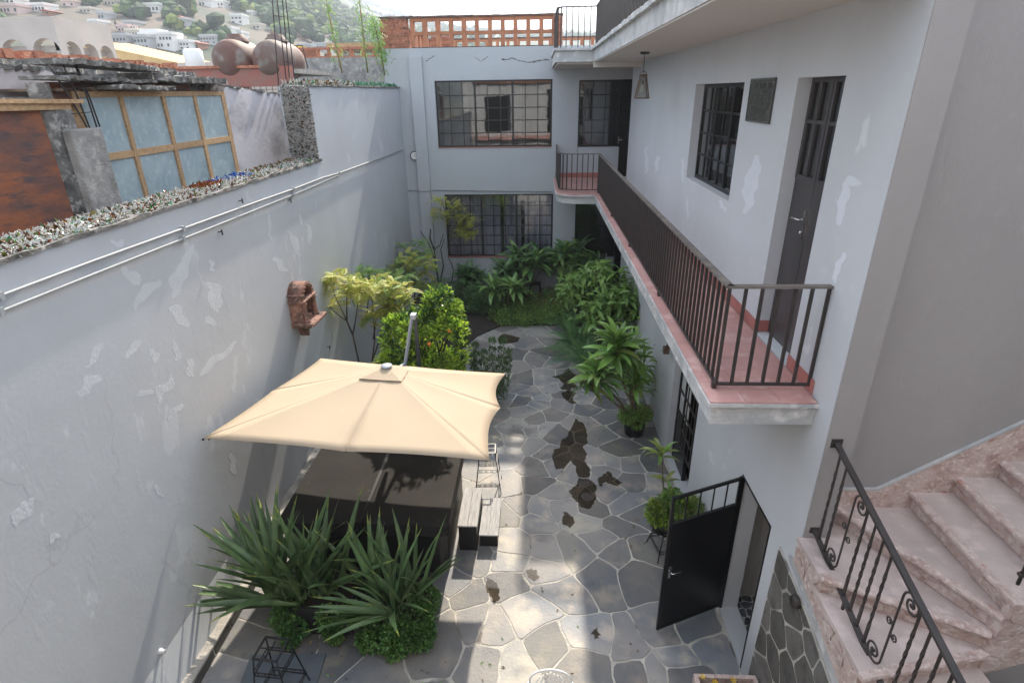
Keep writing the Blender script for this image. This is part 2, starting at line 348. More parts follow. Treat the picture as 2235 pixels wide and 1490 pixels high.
M['citrus_dk'] = leafm('inner citrus leaf', (0.065, 0.138, 0.029), (0.043, 0.102, 0.026), .4, .012, .25, .35, island=.4)
M['yellow'] = leafm('yellow green leaflet', (.46, .46, .09), (.34, .40, .08), .25, .01, .35, .55, island=.25, c3=(.40, .27, .07))
M['ylgreen'] = leafm('fresh compound leaf', (.20, .33, .07), (.14, .25, .055), .3, .01, .3, .5, island=.3)
M['hedge'] = leafm('hedge leaf', (0.087, 0.181, 0.041), (0.055, 0.128, 0.032), .35, .012, .2, .38, island=.4)
M['cover'] = leafm('creeping leaf', (.22, .35, .08), (.14, .25, .065), .35, .02, .2, .45, island=.45)
M['cover_red'] = leafm('creeping bronze leaf', (0.246, 0.145, 0.080), (0.174, 0.116, 0.058), .35, .02, .2, .45, island=.45)
M['fern'] = leafm('fern frond', (.14, .27, .095), (.10, .20, .075), .3, .012, .2, .5)
M['varieg'] = leafm('variegated leaf', (.26, .30, .07), (.10, .16, .04), .3, .01, .25, .4, scale=14, island=.35)
M['greygreen'] = leafm('small grey green leaf', (.10, .165, .055), (.06, .11, .04), .3, .01, .2, .4, island=.4)
M['bamboo_leaf'] = leafm('bamboo leaf', (0.232, 0.377, 0.087), (0.160, 0.290, 0.072), .3, .01, .3, .5, island=.35)
M['bamboo_stem'] = mk('bamboo cane', (.20, .22, .09), .6, (.30, .18, .07), 5)
M['orange'] = mk('orange fruit', (.75, .22, .03), .5)
M['petal'] = mk('yellow petal', (.72, .52, .04), .6, trl=.3)
M['tank'] = mk('brown mottled tank', (.13, .055, .038), .65, (.15, .12, .10), 1.1, .38, .7, bump=.4, bscale=30, c3=(.22, .19, .165))
M['redwall'] = mk('faded red wall', (.33, .12, .095), .9, (.26, .15, .12), 3, bump=.4)
M['beige'] = mk('unpainted stucco', (.50, .45, .41), .9, (.43, .385, .35), .8, bump=.3, bscale=10)
M['rebar'] = mk('rusty rebar', (.04, .032, .032), .8)
M['yellow_tarp'] = mk('yellow corrugated sheet', (.70, .42, .06), .6)

# ================================================================ SETTING AND LARGE STRUCTURE
def unit_box(name, mat):
    return MB().box(-.5,.5,-.5,.5,-.5,.5).mesh(name, mat)
UB = {}
def boxinst(name, mat, parent, x0, x1, y0, y1, z0, z1):
    k = mat.name
    if k not in UB: UB[k] = unit_box('unit '+k, mat)
    return inst(name, UB[k], parent, ((x0+x1)/2, (y0+y1)/2, (z0+z1)/2), sc=(abs(x1-x0), abs(y1-y0), abs(z1-z0)))

def wall_holes(mb, axis, p0, p1, a0, a1, z0, z1, holes, mi=0, cut=1.6):
    """a wall with real openings; axis X: wall plane at x=p0..p1 running along y"""
    A = sorted(set([a0, a1]+[v for h in holes for v in h[:2]])); Z = sorted(set([z0, z1]+[v for h in holes for v in h[2:]]))
    def solid(i, j):
        if i < 0 or j < 0 or i >= len(A)-1 or j >= len(Z)-1: return False
        a = (A[i]+A[i+1])/2; z = (Z[j]+Z[j+1])/2
        return not any(h[0] < a < h[1] and h[2] < z < h[3] for h in holes)
    def pt(p, a, z): return (p, a, z) if axis == 'X' else (a, p, z)
    for i in range(len(A)-1):
        for j in range(len(Z)-1):
            if not solid(i, j): continue
            a, b, c, d = A[i], A[i+1], Z[j], Z[j+1]
            for p in (p0, p1): mb.add([pt(p,a,c), pt(p,b,c), pt(p,b,d), pt(p,a,d)], [(0,1,2,3)], mi)
            if not solid(i-1, j): mb.add([pt(p0,a,c), pt(p1,a,c), pt(p1,a,d), pt(p0,a,d)], [(0,1,2,3)], mi)
            if not solid(i+1, j): mb.add([pt(p0,b,c), pt(p1,b,c), pt(p1,b,d), pt(p0,b,d)], [(0,1,2,3)], mi)
            if not solid(i, j-1): mb.add([pt(p0,a,c), pt(p1,a,c), pt(p1,b,c), pt(p0,b,c)], [(0,1,2,3)], mi)
            if not solid(i, j+1): mb.add([pt(p0,a,d), pt(p1,a,d), pt(p1,b,d), pt(p0,b,d)], [(0,1,2,3)], mi)
    return mb

def room(mb, axis, p0, p1, a0, a1, z0, z1, mi=0):
    """five inner faces behind an opening; open towards p0"""
    def pt(p, a, z): return (p, a, z) if axis == 'X' else (a, p, z)
    mb.add([pt(p1,a0,z0), pt(p1,a1,z0), pt(p1,a1,z1), pt(p1,a0,z1)], [(0,1,2,3)], mi)
    for a in (a0, a1): mb.add([pt(p0,a,z0), pt(p1,a,z0), pt(p1,a,z1), pt(p0,a,z1)], [(0,1,2,3)], mi)
    for z in (z0, z1): mb.add([pt(p0,a0,z), pt(p1,a0,z), pt(p1,a1,z), pt(p0,a1,z)], [(0,1,2,3)], mi)
    return mb

def window(parent, axis, p, a0, a1, z0, z1, cols, rows, thick=(), glass='glass', fw=.05, bw=.026, tw=.06, label=None, name='window', bars_only=False, zs=None, as_=None):
    """steel window: frame, each pane and each glazing bar an object of its own"""
    def bx(mb, u0, u1, v0, v1, d0, d1):
        return mb.box(d0, d1, u0, u1, v0, v1) if axis == 'X' else mb.box(u0, u1, d0, d1, v0, v1)
    f = MB(); d = .022
    bx(f, a0, a0+fw, z0, z1, p-d, p+d); bx(f, a1-fw, a1, z0, z1, p-d, p+d)
    bx(f, a0+fw, a1-fw, z0, z0+fw, p-d, p+d); bx(f, a0+fw, a1-fw, z1-fw, z1, p-d, p+d)
    w = part(name, f, M['iron_blk'], parent, label)
    A = as_ or [a0+fw+(a1-a0-2*fw)*i/cols for i in range(cols+1)]; Z = zs or [z0+fw+(z1-z0-2*fw)*j/rows for j in range(rows+1)]
    A[0] = a0+fw; A[-1] = a1-fw; Z[0] = z0+fw; Z[-1] = z1-fw
    def bi(nm, mat, u0, u1, v0, v1, d0, d1):
        return boxinst(nm, mat, w, d0, d1, u0, u1, v0, v1) if axis == 'X' else boxinst(nm, mat, w, u0, u1, d0, d1, v0, v1)
    for i in range(1, len(A)-1):
        t = tw if i in thick else bw
        bi('glazing_bar', M['iron_blk'], A[i]-t/2, A[i]+t/2, Z[0], Z[-1], p-d*(.98 if i in thick else .7), p+d*.7)
    for j in range(1, len(Z)-1):
        for i in range(len(A)-1):
            bi('glazing_bar', M['iron_blk'], A[i]+.02*(i in thick), A[i+1]-.02*((i+1) in thick), Z[j]-bw/2, Z[j]+bw/2, p-d*.62, p+d*.62)
    if not bars_only:
        for i in range(len(A)-1):
            for j in range(len(Z)-1):
                bi('pane', M[glass], A[i], A[i+1], Z[j], Z[j+1], p-.003+random.uniform(-.001,.001), p+.003)
    return w

# ---- far ground
g = MB(); g.add([(-4000,-600,-1.0),(4000,-600,-1.0),(4000,5000,-1.0),(-4000,5000,-1.0)], [(0,1,2,3)])
go = part('ground', g, mk('dry ground', (.16,.14,.10), .95, (.10,.11,.07), .05), None, kind='structure')

# ---- hills: a heightfield that starts behind the neighbouring roofs and climbs to the ridge
def ridge_tan(az):            # tangent of the ridge's elevation over the azimuth (degrees, + to the right)
    pts = [(-60,.20),(-45,.225),(-36,.235),(-30,.228),(-24,.20),(-20,.172),(-16,.132),(-13,.112),(-10,.10),(-5,.092),(0,.088),(10,.075),(30,.07),(60,.05)]
    for (a, v), (b, w) in zip(pts, pts[1:]):
        if a <= az <= b: return v+(w-v)*(az-a)/(b-a)
    return pts[0][1] if az < pts[0][0] else pts[-1][1]
from mathutils import noise as mn
def hill_h(x, y):
    r = math.hypot(x, y); az = math.degrees(math.atan2(x, y))
    R0, R1 = 90.0, 1500.0
    t = max(0.0, min(1.0, (r-R0)/(R1-R0)))
    base = -1.2 + t**.92*(ridge_tan(az)*R1)*1.0
    if r > R1: base -= (r-R1)*.25
    nz = mn.fractal(Vector((x/260, y/260, 3.1)), .9, 2.1, 5)
    nz2 = mn.noise(Vector((x/90, y/90, 9.1)))
    return base + nz*24*t*(1 if r < R1*.9 else .5) + nz2*4*t
hv = []; hf = []; NA, NR = 150, 70
for i in range(NA+1):
    az = math.radians(-58+118*i/NA)
    for j in range(NR+1):
        r = 60+1800*(j/NR)**1.5
        x, y = r*math.sin(az), r*math.cos(az); hv.append((x, y, hill_h(x, y)))
for i in range(NA):
    for j in range(NR):
        a = i*(NR+1)+j; hf.append((a, a+NR+1, a+NR+2, a+1))
hm = MB().add(hv, hf, 0, True)
M['hill'] = mk('scrub hillside', (.06,.08,.045), .95, (.145,.115,.09), .012, .50, .64, c3=(.035,.06,.035), detail=12)
part('hills', hm, M['hill'], None, kind='structure')

# ---- courtyard floor: mortar bed and flagstones
fl = MB().box(-4.6, 2.7, 1.2, 18.0, -.3, -.004)
floor = part('courtyard_floor', fl, M['mortar'], None, kind='structure')
def clip(poly, p, n):
    out = []
    for i in range(len(poly)):
        a, b = poly[i], poly[(i+1) % len(poly)]
        da = (a[0]-p[0])*n[0]+(a[1]-p[1])*n[1]; db = (b[0]-p[0])*n[0]+(b[1]-p[1])*n[1]
        if da <= 0: out.append(a)
        if (da < 0 < db) or (db < 0 < da):
            t = da/(da-db); out.append((a[0]+(b[0]-a[0])*t, a[1]+(b[1]-a[1])*t))
    return out
def voronoi(seeds, bound, R=3.0):
    cells = []
    for i, s in enumerate(seeds):
        poly = list(bound)
        for j, q in enumerate(seeds):
            if i == j or abs(q[0]-s[0]) > R or abs(q[1]-s[1]) > R: continue
            n = (q[0]-s[0], q[1]-s[1]); poly = clip(poly, ((q[0]+s[0])/2, (q[1]+s[1])/2), n)
            if len(poly) < 3: break
        cells.append(poly)
    return cells
def inset(poly, d):
    n = len(poly); out = list(poly)
    for i in range(n):
        a, b = poly[i], poly[(i+1) % n]; e = (b[0]-a[0], b[1]-a[1]); l = math.hypot(*e)
        if l < 1e-6: continue
        nn = (e[1]/l, -e[0]/l)
        out = clip(out, (a[0]-nn[0]*d, a[1]-nn[1]*d), nn)
        if len(out) < 3: return []
    return out
def area(p): return .5*sum(p[i][0]*p[(i+1) % len(p)][1]-p[(i+1) % len(p)][0]*p[i][1] for i in range(len(p)))
def rough_poly(poly, seg=.16, jit=.011, cut=.16):
    q = []
    n = len(poly)
    for i in range(n):          # cut the corners, as laid stone has none sharp
        a, b = poly[i], poly[(i+1) % n]; q += [(a[0]+(b[0]-a[0])*cut, a[1]+(b[1]-a[1])*cut), (b[0]-(b[0]-a[0])*cut, b[1]-(b[1]-a[1])*cut)]
    out = []
    for i in range(len(q)):
        a, b = q[i], q[(i+1) % len(q)]; l = math.hypot(b[0]-a[0], b[1]-a[1]); k = max(1, int(round(l/seg)))
        for j in range(k):
            t = j/k; out.append((a[0]+(b[0]-a[0])*t+random.uniform(-jit, jit), a[1]+(b[1]-a[1])*t+random.uniform(-jit, jit)))
    return out
def stone_mesh(poly, top, bot, ch=.0035, mat=None, to3=lambda u, v, h: (u, v, h)):
    c = (sum(p[0] for p in poly)/len(poly), sum(p[1] for p in poly)/len(poly))
    mb = MB(); n = len(poly)
    def ring(d, h): return [to3(c[0]+(p[0]-c[0])*d, c[1]+(p[1]-c[1])*d, h) for p in poly]
    sz = math.sqrt(abs(area(poly)))+.05
    tilt = (random.uniform(-.006,.006), random.uniform(-.006,.006))
    vs = ring(1, bot)+ring(1, top-ch)+ring(1-ch*1.6/sz, top)
    fs = [[i, (i+1)%n, n+(i+1)%n, n+i] for i in range(n)]+[[n+i, n+(i+1)%n, 2*n+(i+1)%n, 2*n+i] for i in range(n)]+[[2*n+i for i in range(n)]]
    mb.add(vs, fs); return mb
FULL = [(880,1460),(1010,1440),(960,1390),(985,1275),(930,1330),
 (1125,950),(1160,975),(1119,962),(1190,995),(1165,1018),(1205,1012),(1105,1058),(1168,1050),(1215,1070),(1296,1001),(1330,1005),(1310,1028),(1350,983),(1364,1010),(1370,1050),(1243,1028),
 (1190,1110),(1235,1100),(1108,1125),(1142,1110),(1176,1145),(1288,1135),(1305,1095),(1370,1092),(1333,1073),(1400,1125),(1364,1148),(1305,1172),(1250,1192),(1183,1190),(1176,1245),(1236,1240),(1112,1190),(1100,1224),(1104,1282),(1213,1283),(1307,1250),(1345,1205),(1400,1205),(1394,1250),(1322,1298),(1397,1325),(1363,1355),
 (1160,1343),(1082,1372),(1228,1347),(1213,1411),(1119,1449),(1070,1437),(1270,1400),(1382,1419),(1326,1464),(1270,1456),(1036,1306),(995,1325),(1044,1222),(972,1283),(1438,1468),(1050,1362),
 (1174,720),(1197,731),(1163,750),(1189,745),(1118,730),(1172,783),(1121,798),(1215,787),(1185,825),(1140,825),(1125,840),(1200,847),(1160,855),(1140,874),(1185,870),(1178,885),(1242,844),(1272,866),(1317,874),(1287,892),(1223,885),(1170,915),(1204,907),(1130,926),(1230,862),(1268,926),(1321,907),(1193,941),(1215,949),(1170,941),(1091,907),(1103,870),(1148,903),(1091,761),(1100,795),(1073,731),(1047,727),
 (1510,1370),(1400,1465),(1485,1440),(1560,1420),(1500,1480),(590,1330),(540,1400),(640,1430),(800,1480),(740,1420),(500,1470),(1460,1380)]
seeds = []
for px, py in FULL:
    p = P('Z', 0, px, py)
    if all(math.hypot(p.x-s[0], p.y-s[1]) > .16 for s in seeds): seeds.append((p.x, p.y))
tries = 0
while tries < 3000:
    tries += 1; s = (random.uniform(-4.0, 2.5), random.uniform(1.3, 17.4))
    if all(math.hypot(s[0]-q[0], s[1]-q[1]) > (.52 if s[1] > 6 else .66) for q in seeds): seeds.append(s)
def warp(p):
    return (p[0]+.17*mn.noise(Vector((p[0]*.9,p[1]*.9,0)))+.05*mn.noise(Vector((p[0]*3.1,p[1]*3.1,5))), p[1]+.17*mn.noise(Vector((p[0]*.9,p[1]*.9,7.7)))+.05*mn.noise(Vector((p[0]*3.1,p[1]*3.1,9))))
seeds = [s for s in seeds if not (s[1] < 6.3 and mn.noise(Vector((s[0]*5,s[1]*5,2))) > .22)]
for poly in voronoi(seeds, [(-4.0,1.3),(2.34,1.3),(2.34,17.7),(-4.0,17.7)]):
    if len(poly) < 3: continue
    q = inset(poly, random.uniform(.008, .017))
    if len(q) < 3 or abs(area(q)) < .006: continue
    cx = sum(p[0] for p in q)/len(q); cy = sum(p[1] for p in q)/len(q)
    if cy < 2.6: continue
    q = [warp(p) for p in rough_poly(q, .13, .006, .07)]
    part('flagstone', stone_mesh(q, random.uniform(.0, .003), -.02), M['slate'], floor)

# ---- left boundary wall with its cap of broken glass
XW = -4.0
bw_ = empty('boundary_wall', (-4.0, 9.0, 0), 'long grey boundary wall on the left, its stepped top set with broken bottle glass', 'wall')
w = MB(); w.box(XW-.55, XW, -1.2, 10.75, -.4, 4.98); w.box(XW-.55, XW, 10.75, 17.8, -.4, 6.24)
part('wall', w, M['wall_l'], bw_)
c = MB()
def rough_strip(mb, x0, x1, y0, y1, z0, z1, step=.12, jx=.012, jz=.012):
    n = max(2, int((y1-y0)/step)); prev = None; vs = []; fs = []
    for i in range(n+1):
        y = y0+(y1-y0)*i/n; a = x0+random.uniform(-jx, jx); b = x1+random.uniform(-jx, jx)
        vs += [(a,y,z0+random.uniform(-jz,jz)*.4),(b,y,z0+random.uniform(-jz,jz)*.4),(b,y,z1+random.uniform(-jz,jz)),(a,y,z1+random.uniform(-jz,jz))]
    for i in range(n):
        o = i*4
        for k in range(4): fs.append((o+k, o+(k+1)%4, o+4+(k+1)%4, o+4+k))
    fs += [(0,1,2,3), (n*4+3, n*4+2, n*4+1, n*4)]
    mb.add(vs, fs)
rough_strip(c, XW-.58, XW+.025, -1.2, 10.78, 4.983, 5.02); rough_strip(c, XW-.58, XW+.03, 10.75, 17.8, 6.243, 6.275)
c.box(XW-.5, XW-.01, 10.70, 10.748, 5.03, 6.24)
part('mortar_cap', c, M['concrete_dk'], bw_)
kb = MB(); rough_strip(kb, -3.905, -3.79, 2.0, 5.75, .15, .18, .1, .004, .004)
part('kerb_top', kb, M['kerb_top'], bw_)
part('wall_foot', MB().prism([(-3.999,.62),(-3.905,.17),(-3.905,-.05),(-3.999,-.05)], 2.0, 5.9, axis='Y'), M['wall_l'], bw_)
kb = MB().box(-3.904, -3.81, 2.0, 5.75, -.05, .149); part('kerb_face', kb, M['mortar'], bw_)
ks = voronoi([(2.2+i*.42+random.uniform(-.08,.08), .07+random.choice([-.02,.02])) for i in range(9)], [(2.0,0.0),(5.75,0.0),(5.75,.148),(2.0,.148)])
for poly in ks:
    q = inset(poly, .012)
    if len(q) > 2: part('kerb_stone', stone_mesh(rough_poly(q, .12, .005, .1), -3.795, -3.82, .006, to3=lambda u, v, h: (h, u, v)), M['slate_dk'], bw_)
lg = MB(); rough_strip(lg, -3.998, -3.62, 5.9, 10.2, -.02, .26, .1, .012, .01); part('footing_ledge', lg, M['concrete'], bw_)
def spx(x, y): return P('Z', 5.1, x, y).y
AMB = (spx(270,400), spx(420,385)); BLU = (spx(440,385), spx(545,365))
# broken glass: sharp shards of real thickness in the bottle colours
gcol = {'clear': (.62,.66,.64), 'green': (.03,.24,.09), 'amber': (.32,.085,.01), 'blue': (.02,.11,.42), 'olive': (.18,.20,.03), 'milky': (.50,.46,.42), 'brown': (.12,.05,.025)}
def shard_mat(n, c):
    m = bpy.data.materials.new('shard '+n); m.use_nodes = True; nt = m.node_tree; b = nt.nodes['Principled BSDF']
    b.inputs['Base Color'].default_value = (*c, 1); b.inputs['Roughness'].default_value = .12; b.inputs['Transmission Weight'].default_value = .45 if n != 'milky' else .1
    b.inputs['IOR'].default_value = 1.3; return m
SH = [shard_mat(k, v) for k, v in gcol.items()]; SK = list(gcol)
def shards(n, place, pick, size=(.03,.09), lean=.5):
    mb = MB()
    for i in range(n):
        p, nrm = place(); h = random.uniform(*size)*random.choice([.5,.7,.8,1,1.3]); w = random.uniform(.009,.026)
        d = (Vector(nrm)+Vector((random.gauss(0,lean),random.gauss(0,lean),random.gauss(0,lean)*.6))).normalized()
        r = d.orthogonal().normalized(); r.rotate(Matrix.Rotation(random.uniform(0,6.3), 3, d)); t = d.cross(r)*.003
        b = Vector(p)-d*.015
        vs = [b-r*w-t, b+r*w-t, b+d*h+r*random.uniform(-w,w)-t, b-r*w*.8+d*h*random.uniform(.3,.8)-t]
        vs += [v+2*t for v in vs]
        mb.add(vs, [(0,1,2,3),(7,6,5,4),(0,4,5,1),(1,5,6,2),(2,6,7,3),(3,7,4,0)], SK.index(pick(p)))
    return mb
def pick_low(p):
    y, x = p[1], p[0]
    back = x < XW-.33
    if x < XW-.25 and AMB[0] < y < AMB[1]: return random.choice(['amber','amber','amber','brown'])
    if x < XW-.22 and BLU[0] < y < BLU[1] and (mn.noise(Vector((y*3,x*3,0))) > -.1): return random.choice(['blue','blue','clear'])
    if back and y > BLU[1]: return random.choice(['olive','amber','brown','clear'])
    return random.choice(['clear','clear','milky','clear','green','milky','olive','amber','brown','milky','brown','clear','milky'])
part('glass_shards', shards(20000, lambda: ((XW-random.uniform(.02,.55), random.uniform(3.2,10.75), 5.02), (0,0,1)), pick_low, (.012,.06), .95), SH, bw_, kind='stuff')
def pick_up(p):
    return random.choice(['green','green','green','green','clear']) if p[1] > 13.6 else random.choice(['milky','amber','brown','green','olive','clear','milky'])
part('glass_shards', shards(5500, lambda: ((XW-random.uniform(.0,.5), random.uniform(10.8,17.6), 6.275), (.25,0,1)), pick_up, (.04,.12), .7), SH, bw_, kind='stuff')
part('glass_shards', shards(3600, lambda: ((XW-random.uniform(.01,.5), 10.70, random.uniform(5.03,6.25)), (0,-1,.35)), lambda p: random.choice(['clear','milky','clear','brown','milky','milky']), (.02,.08), .8), SH, bw_, kind='stuff')

# ---- house: right wing
XR = 2.355; TH = .235
house = empty('courtyard_house', (XR, 9.0, 0), 'two storey grey house wing with a long pink tiled balcony on the right', 'house')
w = MB()
H_win = (7.19, 9.36, 4.83, 6.165); H_door = (4.88, 5.75, 3.70, 6.18); H_bath = (4.55, 5.41, .02, 2.09); H_low = (7.26, 8.76, .02, 2.75)
wall_holes(w, 'X', XR, XR+TH, 4.0, 15.6, -.3, 7.0, [H_win, H_door, H_bath, H_low])
w.box(XR+TH, 3.4, 15.4, 15.6, -.3, 7.0)
part('wall', w, M['wall_r'], house)
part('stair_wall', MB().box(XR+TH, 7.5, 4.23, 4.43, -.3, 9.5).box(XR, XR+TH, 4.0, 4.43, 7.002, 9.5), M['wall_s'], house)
part('roof', MB().box(XR+.002, 7.5, 4.44, 25.3, 7.003, 7.12), M['concrete'], house)
part('street_wing_wall', MB().box(-4.5, 7.5, -1.6, -1.2, -.3, 8.6).box(7.5, 7.7, -1.2, 4.43, -.3, 8.6), M['wall_r'], house)
for x0, x1, z0, z1 in ((-3.2,-1.6,3.9,5.9),(.6,1.6,3.8,6.2),(-3.4,-1.2,.2,2.6),(2.2,3.6,4.2,5.8),(-.6,1.2,.1,2.4)):
    part('street_window', MB().box(x0, x1, -1.199, -1.15, z0, z1), M['iron_blk'], house)
part('street_ledge', MB().box(-3.9, 5.5, -1.199, -.85, 3.45, 3.65), M['tile_pink'], house)
part('street_cornice', MB().box(-3.9, 5.5, -1.199, -1.0, 6.6, 6.8), M['lattice'], house)
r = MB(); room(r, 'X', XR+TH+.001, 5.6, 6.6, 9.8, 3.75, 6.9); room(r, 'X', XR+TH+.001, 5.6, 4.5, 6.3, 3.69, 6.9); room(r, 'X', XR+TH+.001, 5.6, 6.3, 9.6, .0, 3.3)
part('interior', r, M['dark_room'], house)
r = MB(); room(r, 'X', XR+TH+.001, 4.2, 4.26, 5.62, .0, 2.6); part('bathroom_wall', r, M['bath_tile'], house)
part('bathroom_partition', MB().box(3.2, 3.3, 4.62, 5.60, .03, 2.5), M['bath_tile'], house)
# pebble floor of the bathroom
pf = part('bathroom_floor', MB().box(XR+.02, 4.19, 4.27, 5.61, -.02, .004), M['bath_tile'], house)
ps = [(random.uniform(2.4,3.19), random.uniform(4.3,5.58)) for _ in range(150)]
ps2 = []
for s in ps:
    if all(math.hypot(s[0]-q[0], s[1]-q[1]) > .062 for q in ps2): ps2.append(s)
for poly in voronoi(ps2, [(2.38,4.28),(3.19,4.28),(3.19,5.6),(2.38,5.6)], .6):
    q = inset(poly, .008)
    if len(q) > 2 and abs(area(q)) > .0008: part('pebble', stone_mesh(rough_poly(q, .09, .002, .22), .016, .0, .004), M['pebble'], pf)
# upper window of the wing, upper door, lower door and grille
window(house, 'X', XR+.15, *H_win, 6, 4, thick=(2,4), label='steel window with dark panes beside the bronze plaque')
part('curtain', MB().add([(XR+.42+.03*math.sin(i*1.7), 7.3+i*.045, z) for z in (4.8, 6.2) for i in range(18)], [(i, i+1, 19+i, 18+i) for i in range(17)], 0, True), M['curtain'], house)
dr = part('door', MB().box(XR+.13, XR+.17, 4.89, 5.315, 3.71, 5.31).box(XR+.13, XR+.17, 5.323, 5.74, 3.71, 5.31), M['door_grey'], house, label='tall double steel door with glazed upper half opening on the balcony')
for a0, a1 in ((4.885, 5.312), (5.326, 5.745)):
    f = MB()
    for u0, u1 in ((a0, a0+.04), ((a0+a1)/2-.012, (a0+a1)/2+.012), (a1-.04, a1)): f.box(XR+.125, XR+.175, u0, u1, 5.312, 6.175)
    for z0, z1 in ((5.312,5.345),(5.80,5.83),(6.14,6.175)):
        f.box(XR+.127, XR+.173, a0+.04, (a0+a1)/2-.012, z0, z1); f.box(XR+.127, XR+.173, (a0+a1)/2+.012, a1-.04, z0, z1)
    part('leaf_frame', f, M['door_grey'], dr)
    for z0, z1 in ((5.345,5.80),(5.83,6.14)):
        for u0, u1 in ((a0+.04,(a0+a1)/2-.012),((a0+a1)/2+.012,a1-.04)): boxinst('pane', M['glass'], dr, XR+.147, XR+.153, u0, u1, z0, z1)
hh = MB().box(XR+.108, XR+.13, 5.345, 5.385, 4.80, 5.06); hh.tube([(XR+.10,5.365,4.98),(XR+.06,5.365,4.98),(XR+.055,5.40,4.98),(XR+.055,5.50,4.975)], .009); hh.lathe((XR+.104,5.365,4.86), [(.0,.0),(.014,.0),(.014,-.01),(0,-.01)], 12, axis='X')
part('handle', hh, M['chrome'], dr)
part('skirting', MB().box(XR-.012, XR-.002, 5.75, 15.58, 3.705, 3.83).box(XR-.012, XR-.002, 4.35, 4.88, 3.705, 3.83).box(XR-.012, XR+.129, 5.74, 5.752, 3.705, 3.83).box(XR-.012, XR+.129, 4.878, 4.89, 3.705, 3.83), M['tile_skirt'], house)
ld = part('door', MB().box(XR+.12, XR+.16, 8.02, 8.70, .03, .98), M['iron_blk'], house, label='black steel door with frosted upper panes under the balcony')
f = MB()
for y0, y1 in ((7.27,7.31),(7.98,8.02),(8.70,8.75)): f.box(XR+.11, XR+.17, y0, y1, .02, 2.74)
for z in (1.0, 1.40, 1.80, 2.2): f.box(XR+.115, XR+.165, 8.02, 8.70, z-.012, z+.012)
f.box(XR+.11, XR+.17, 7.31, 8.70, 2.70, 2.74); part('frame', f, M['iron_blk'], ld)
for z in (1.0, 1.40, 1.80, 2.2): boxinst('pane', M['frost_white'], ld, XR+.137, XR+.143, 8.02, 8.70, z+.012, z+(.388 if z < 2.2 else .488))
gr = part('grille', MB().box(XR-.01, XR+.02, 7.30, 7.33, .75, 2.6).box(XR-.01, XR+.02, 7.94, 7.97, .75, 2.6), M['iron'], house, label='iron grille over the lower window beside the black door')
for k in range(7): boxinst('grille_bar', M['iron'], gr, XR-.012, XR+.012, 7.33, 7.94, .78+k*.29-.012, .78+k*.29+.012)
for k in range(3): boxinst('grille_bar', M['iron'], gr, XR-.006, XR+.008, 7.47+k*.16, 7.49+k*.16, .79, 2.55)

# open bathroom door
bd = part('bathroom_door_frame', MB().box(XR-.004, XR+.03, 5.385, 5.408, .02, 2.086).box(XR-.004, XR+.03, 4.552, 4.575, .02, 2.086).box(XR-.004, XR+.03, 4.575, 5.385, 2.062, 2.086), M['iron_blk'], house)
h0 = Vector((XR-.01, 5.40, 0)); e0 = Vector((1.50, 5.03, 0)); dd = (e0-h0).normalized(); LW = (e0-h0).length
q3 = lambda t, z: (h0.x+dd.x*t, h0.y+dd.y*t, z)
f = MB()
f.bar(q3(0,.04), q3(0,2.05), .035); f.bar(q3(LW,.04), q3(LW,2.05), .035)
f.bar(q3(.018,2.03), q3(LW-.018,2.03), .03); f.bar(q3(.018,1.66), q3(LW-.018,1.66), .034); f.bar(q3(.018,.06), q3(LW-.018,.06), .034)
bdoor = part('bathroom_door', f, M['iron_blk'], house, label='black steel door standing open with a barred transom')
for k in range(1, 5): part('transom_bar', MB().bar(q3(LW*k/5,1.677), q3(LW*k/5,2.015), .014), M['iron_blk'], bdoor)
part('door_panel', MB().bar(q3(.018,.86), q3(LW-.018,.86), .018, 1.56), M['iron_blk'], bdoor)
nn = Vector((dd.y, -dd.x, 0));
if nn.y > 0: nn = -nn
hb = Vector(q3(LW-.06, .95))+nn*.012
hm_ = MB().bar(hb+Vector((0,0,-.08)), hb+Vector((0,0,.10)), .035, .012, up=nn); hm_.tube([hb+Vector((0,0,.02)), hb+nn*.05+Vector((0,0,.02)), hb+nn*.055-dd*.12+Vector((0,0,.015))], .009)
part('handle', hm_, M['chrome'], bdoor)

# ---- lower balcony slab, its tiles
ZB = 3.69
def rounded(x0, x1, yfront, yback, r, n=8):
    pts = [(x1, yfront)]
    for k in range(n+1):
        a = PI*1.5-(PI/2)*k/n; pts.append((x0+r+r*math.cos(a), yfront+r+r*math.sin(a)))
    return pts+[(x0, yback), (x1, yback)]
def balcony_poly(xl, xlong, yn, yland, r, off=0):
    pts = [(XR-.001, yn-off), (xlong-off, yn-off), (xlong-off, yland-off)]
    for k in range(9):
        a = PI*1.5-(PI/2)*k/8; pts.append((xl-off+r+r*math.cos(a), yland-off+r+r*math.sin(a)))
    pts += [(xl-off, 17.79), (3.3, 17.79), (3.3, 15.61), (XR-.001, 15.61)]
    return pts
bal = part('balcony', MB().prism(balcony_poly(.52, 1.485, 4.24, 14.66, .55)[::-1], 3.47, 3.655), M['fascia'], house, label='cantilevered lower balcony slab floored with pink tiles')
part('balcony_edge', MB().prism(balcony_poly(.47, 1.445, 4.20, 14.60, .58)[::-1], 3.656, 3.684), M['fascia'], bal)
def tiles(x0, x1, y0, y1, s, z, par, inside=None):
    nx = max(1, round((x1-x0)/s)); ny = max(1, round((y1-y0)/s)); sx = (x1-x0)/nx; sy = (y1-y0)/ny
    for i in range(nx):
        for j in range(ny):
            cx = x0+(i+.5)*sx; cy = y0+(j+.5)*sy
            if inside and not inside(cx, cy): continue
            boxinst('tile', M['tile_pink'], par, cx-sx/2+.0012, cx+sx/2-.0012, cy-sy/2+.0012, cy+sy/2-.0012, z-.012, z+random.uniform(-.0004,.0004))
tiles(1.46, XR-.014, 4.215, 14.66, .30, 3.699, bal)
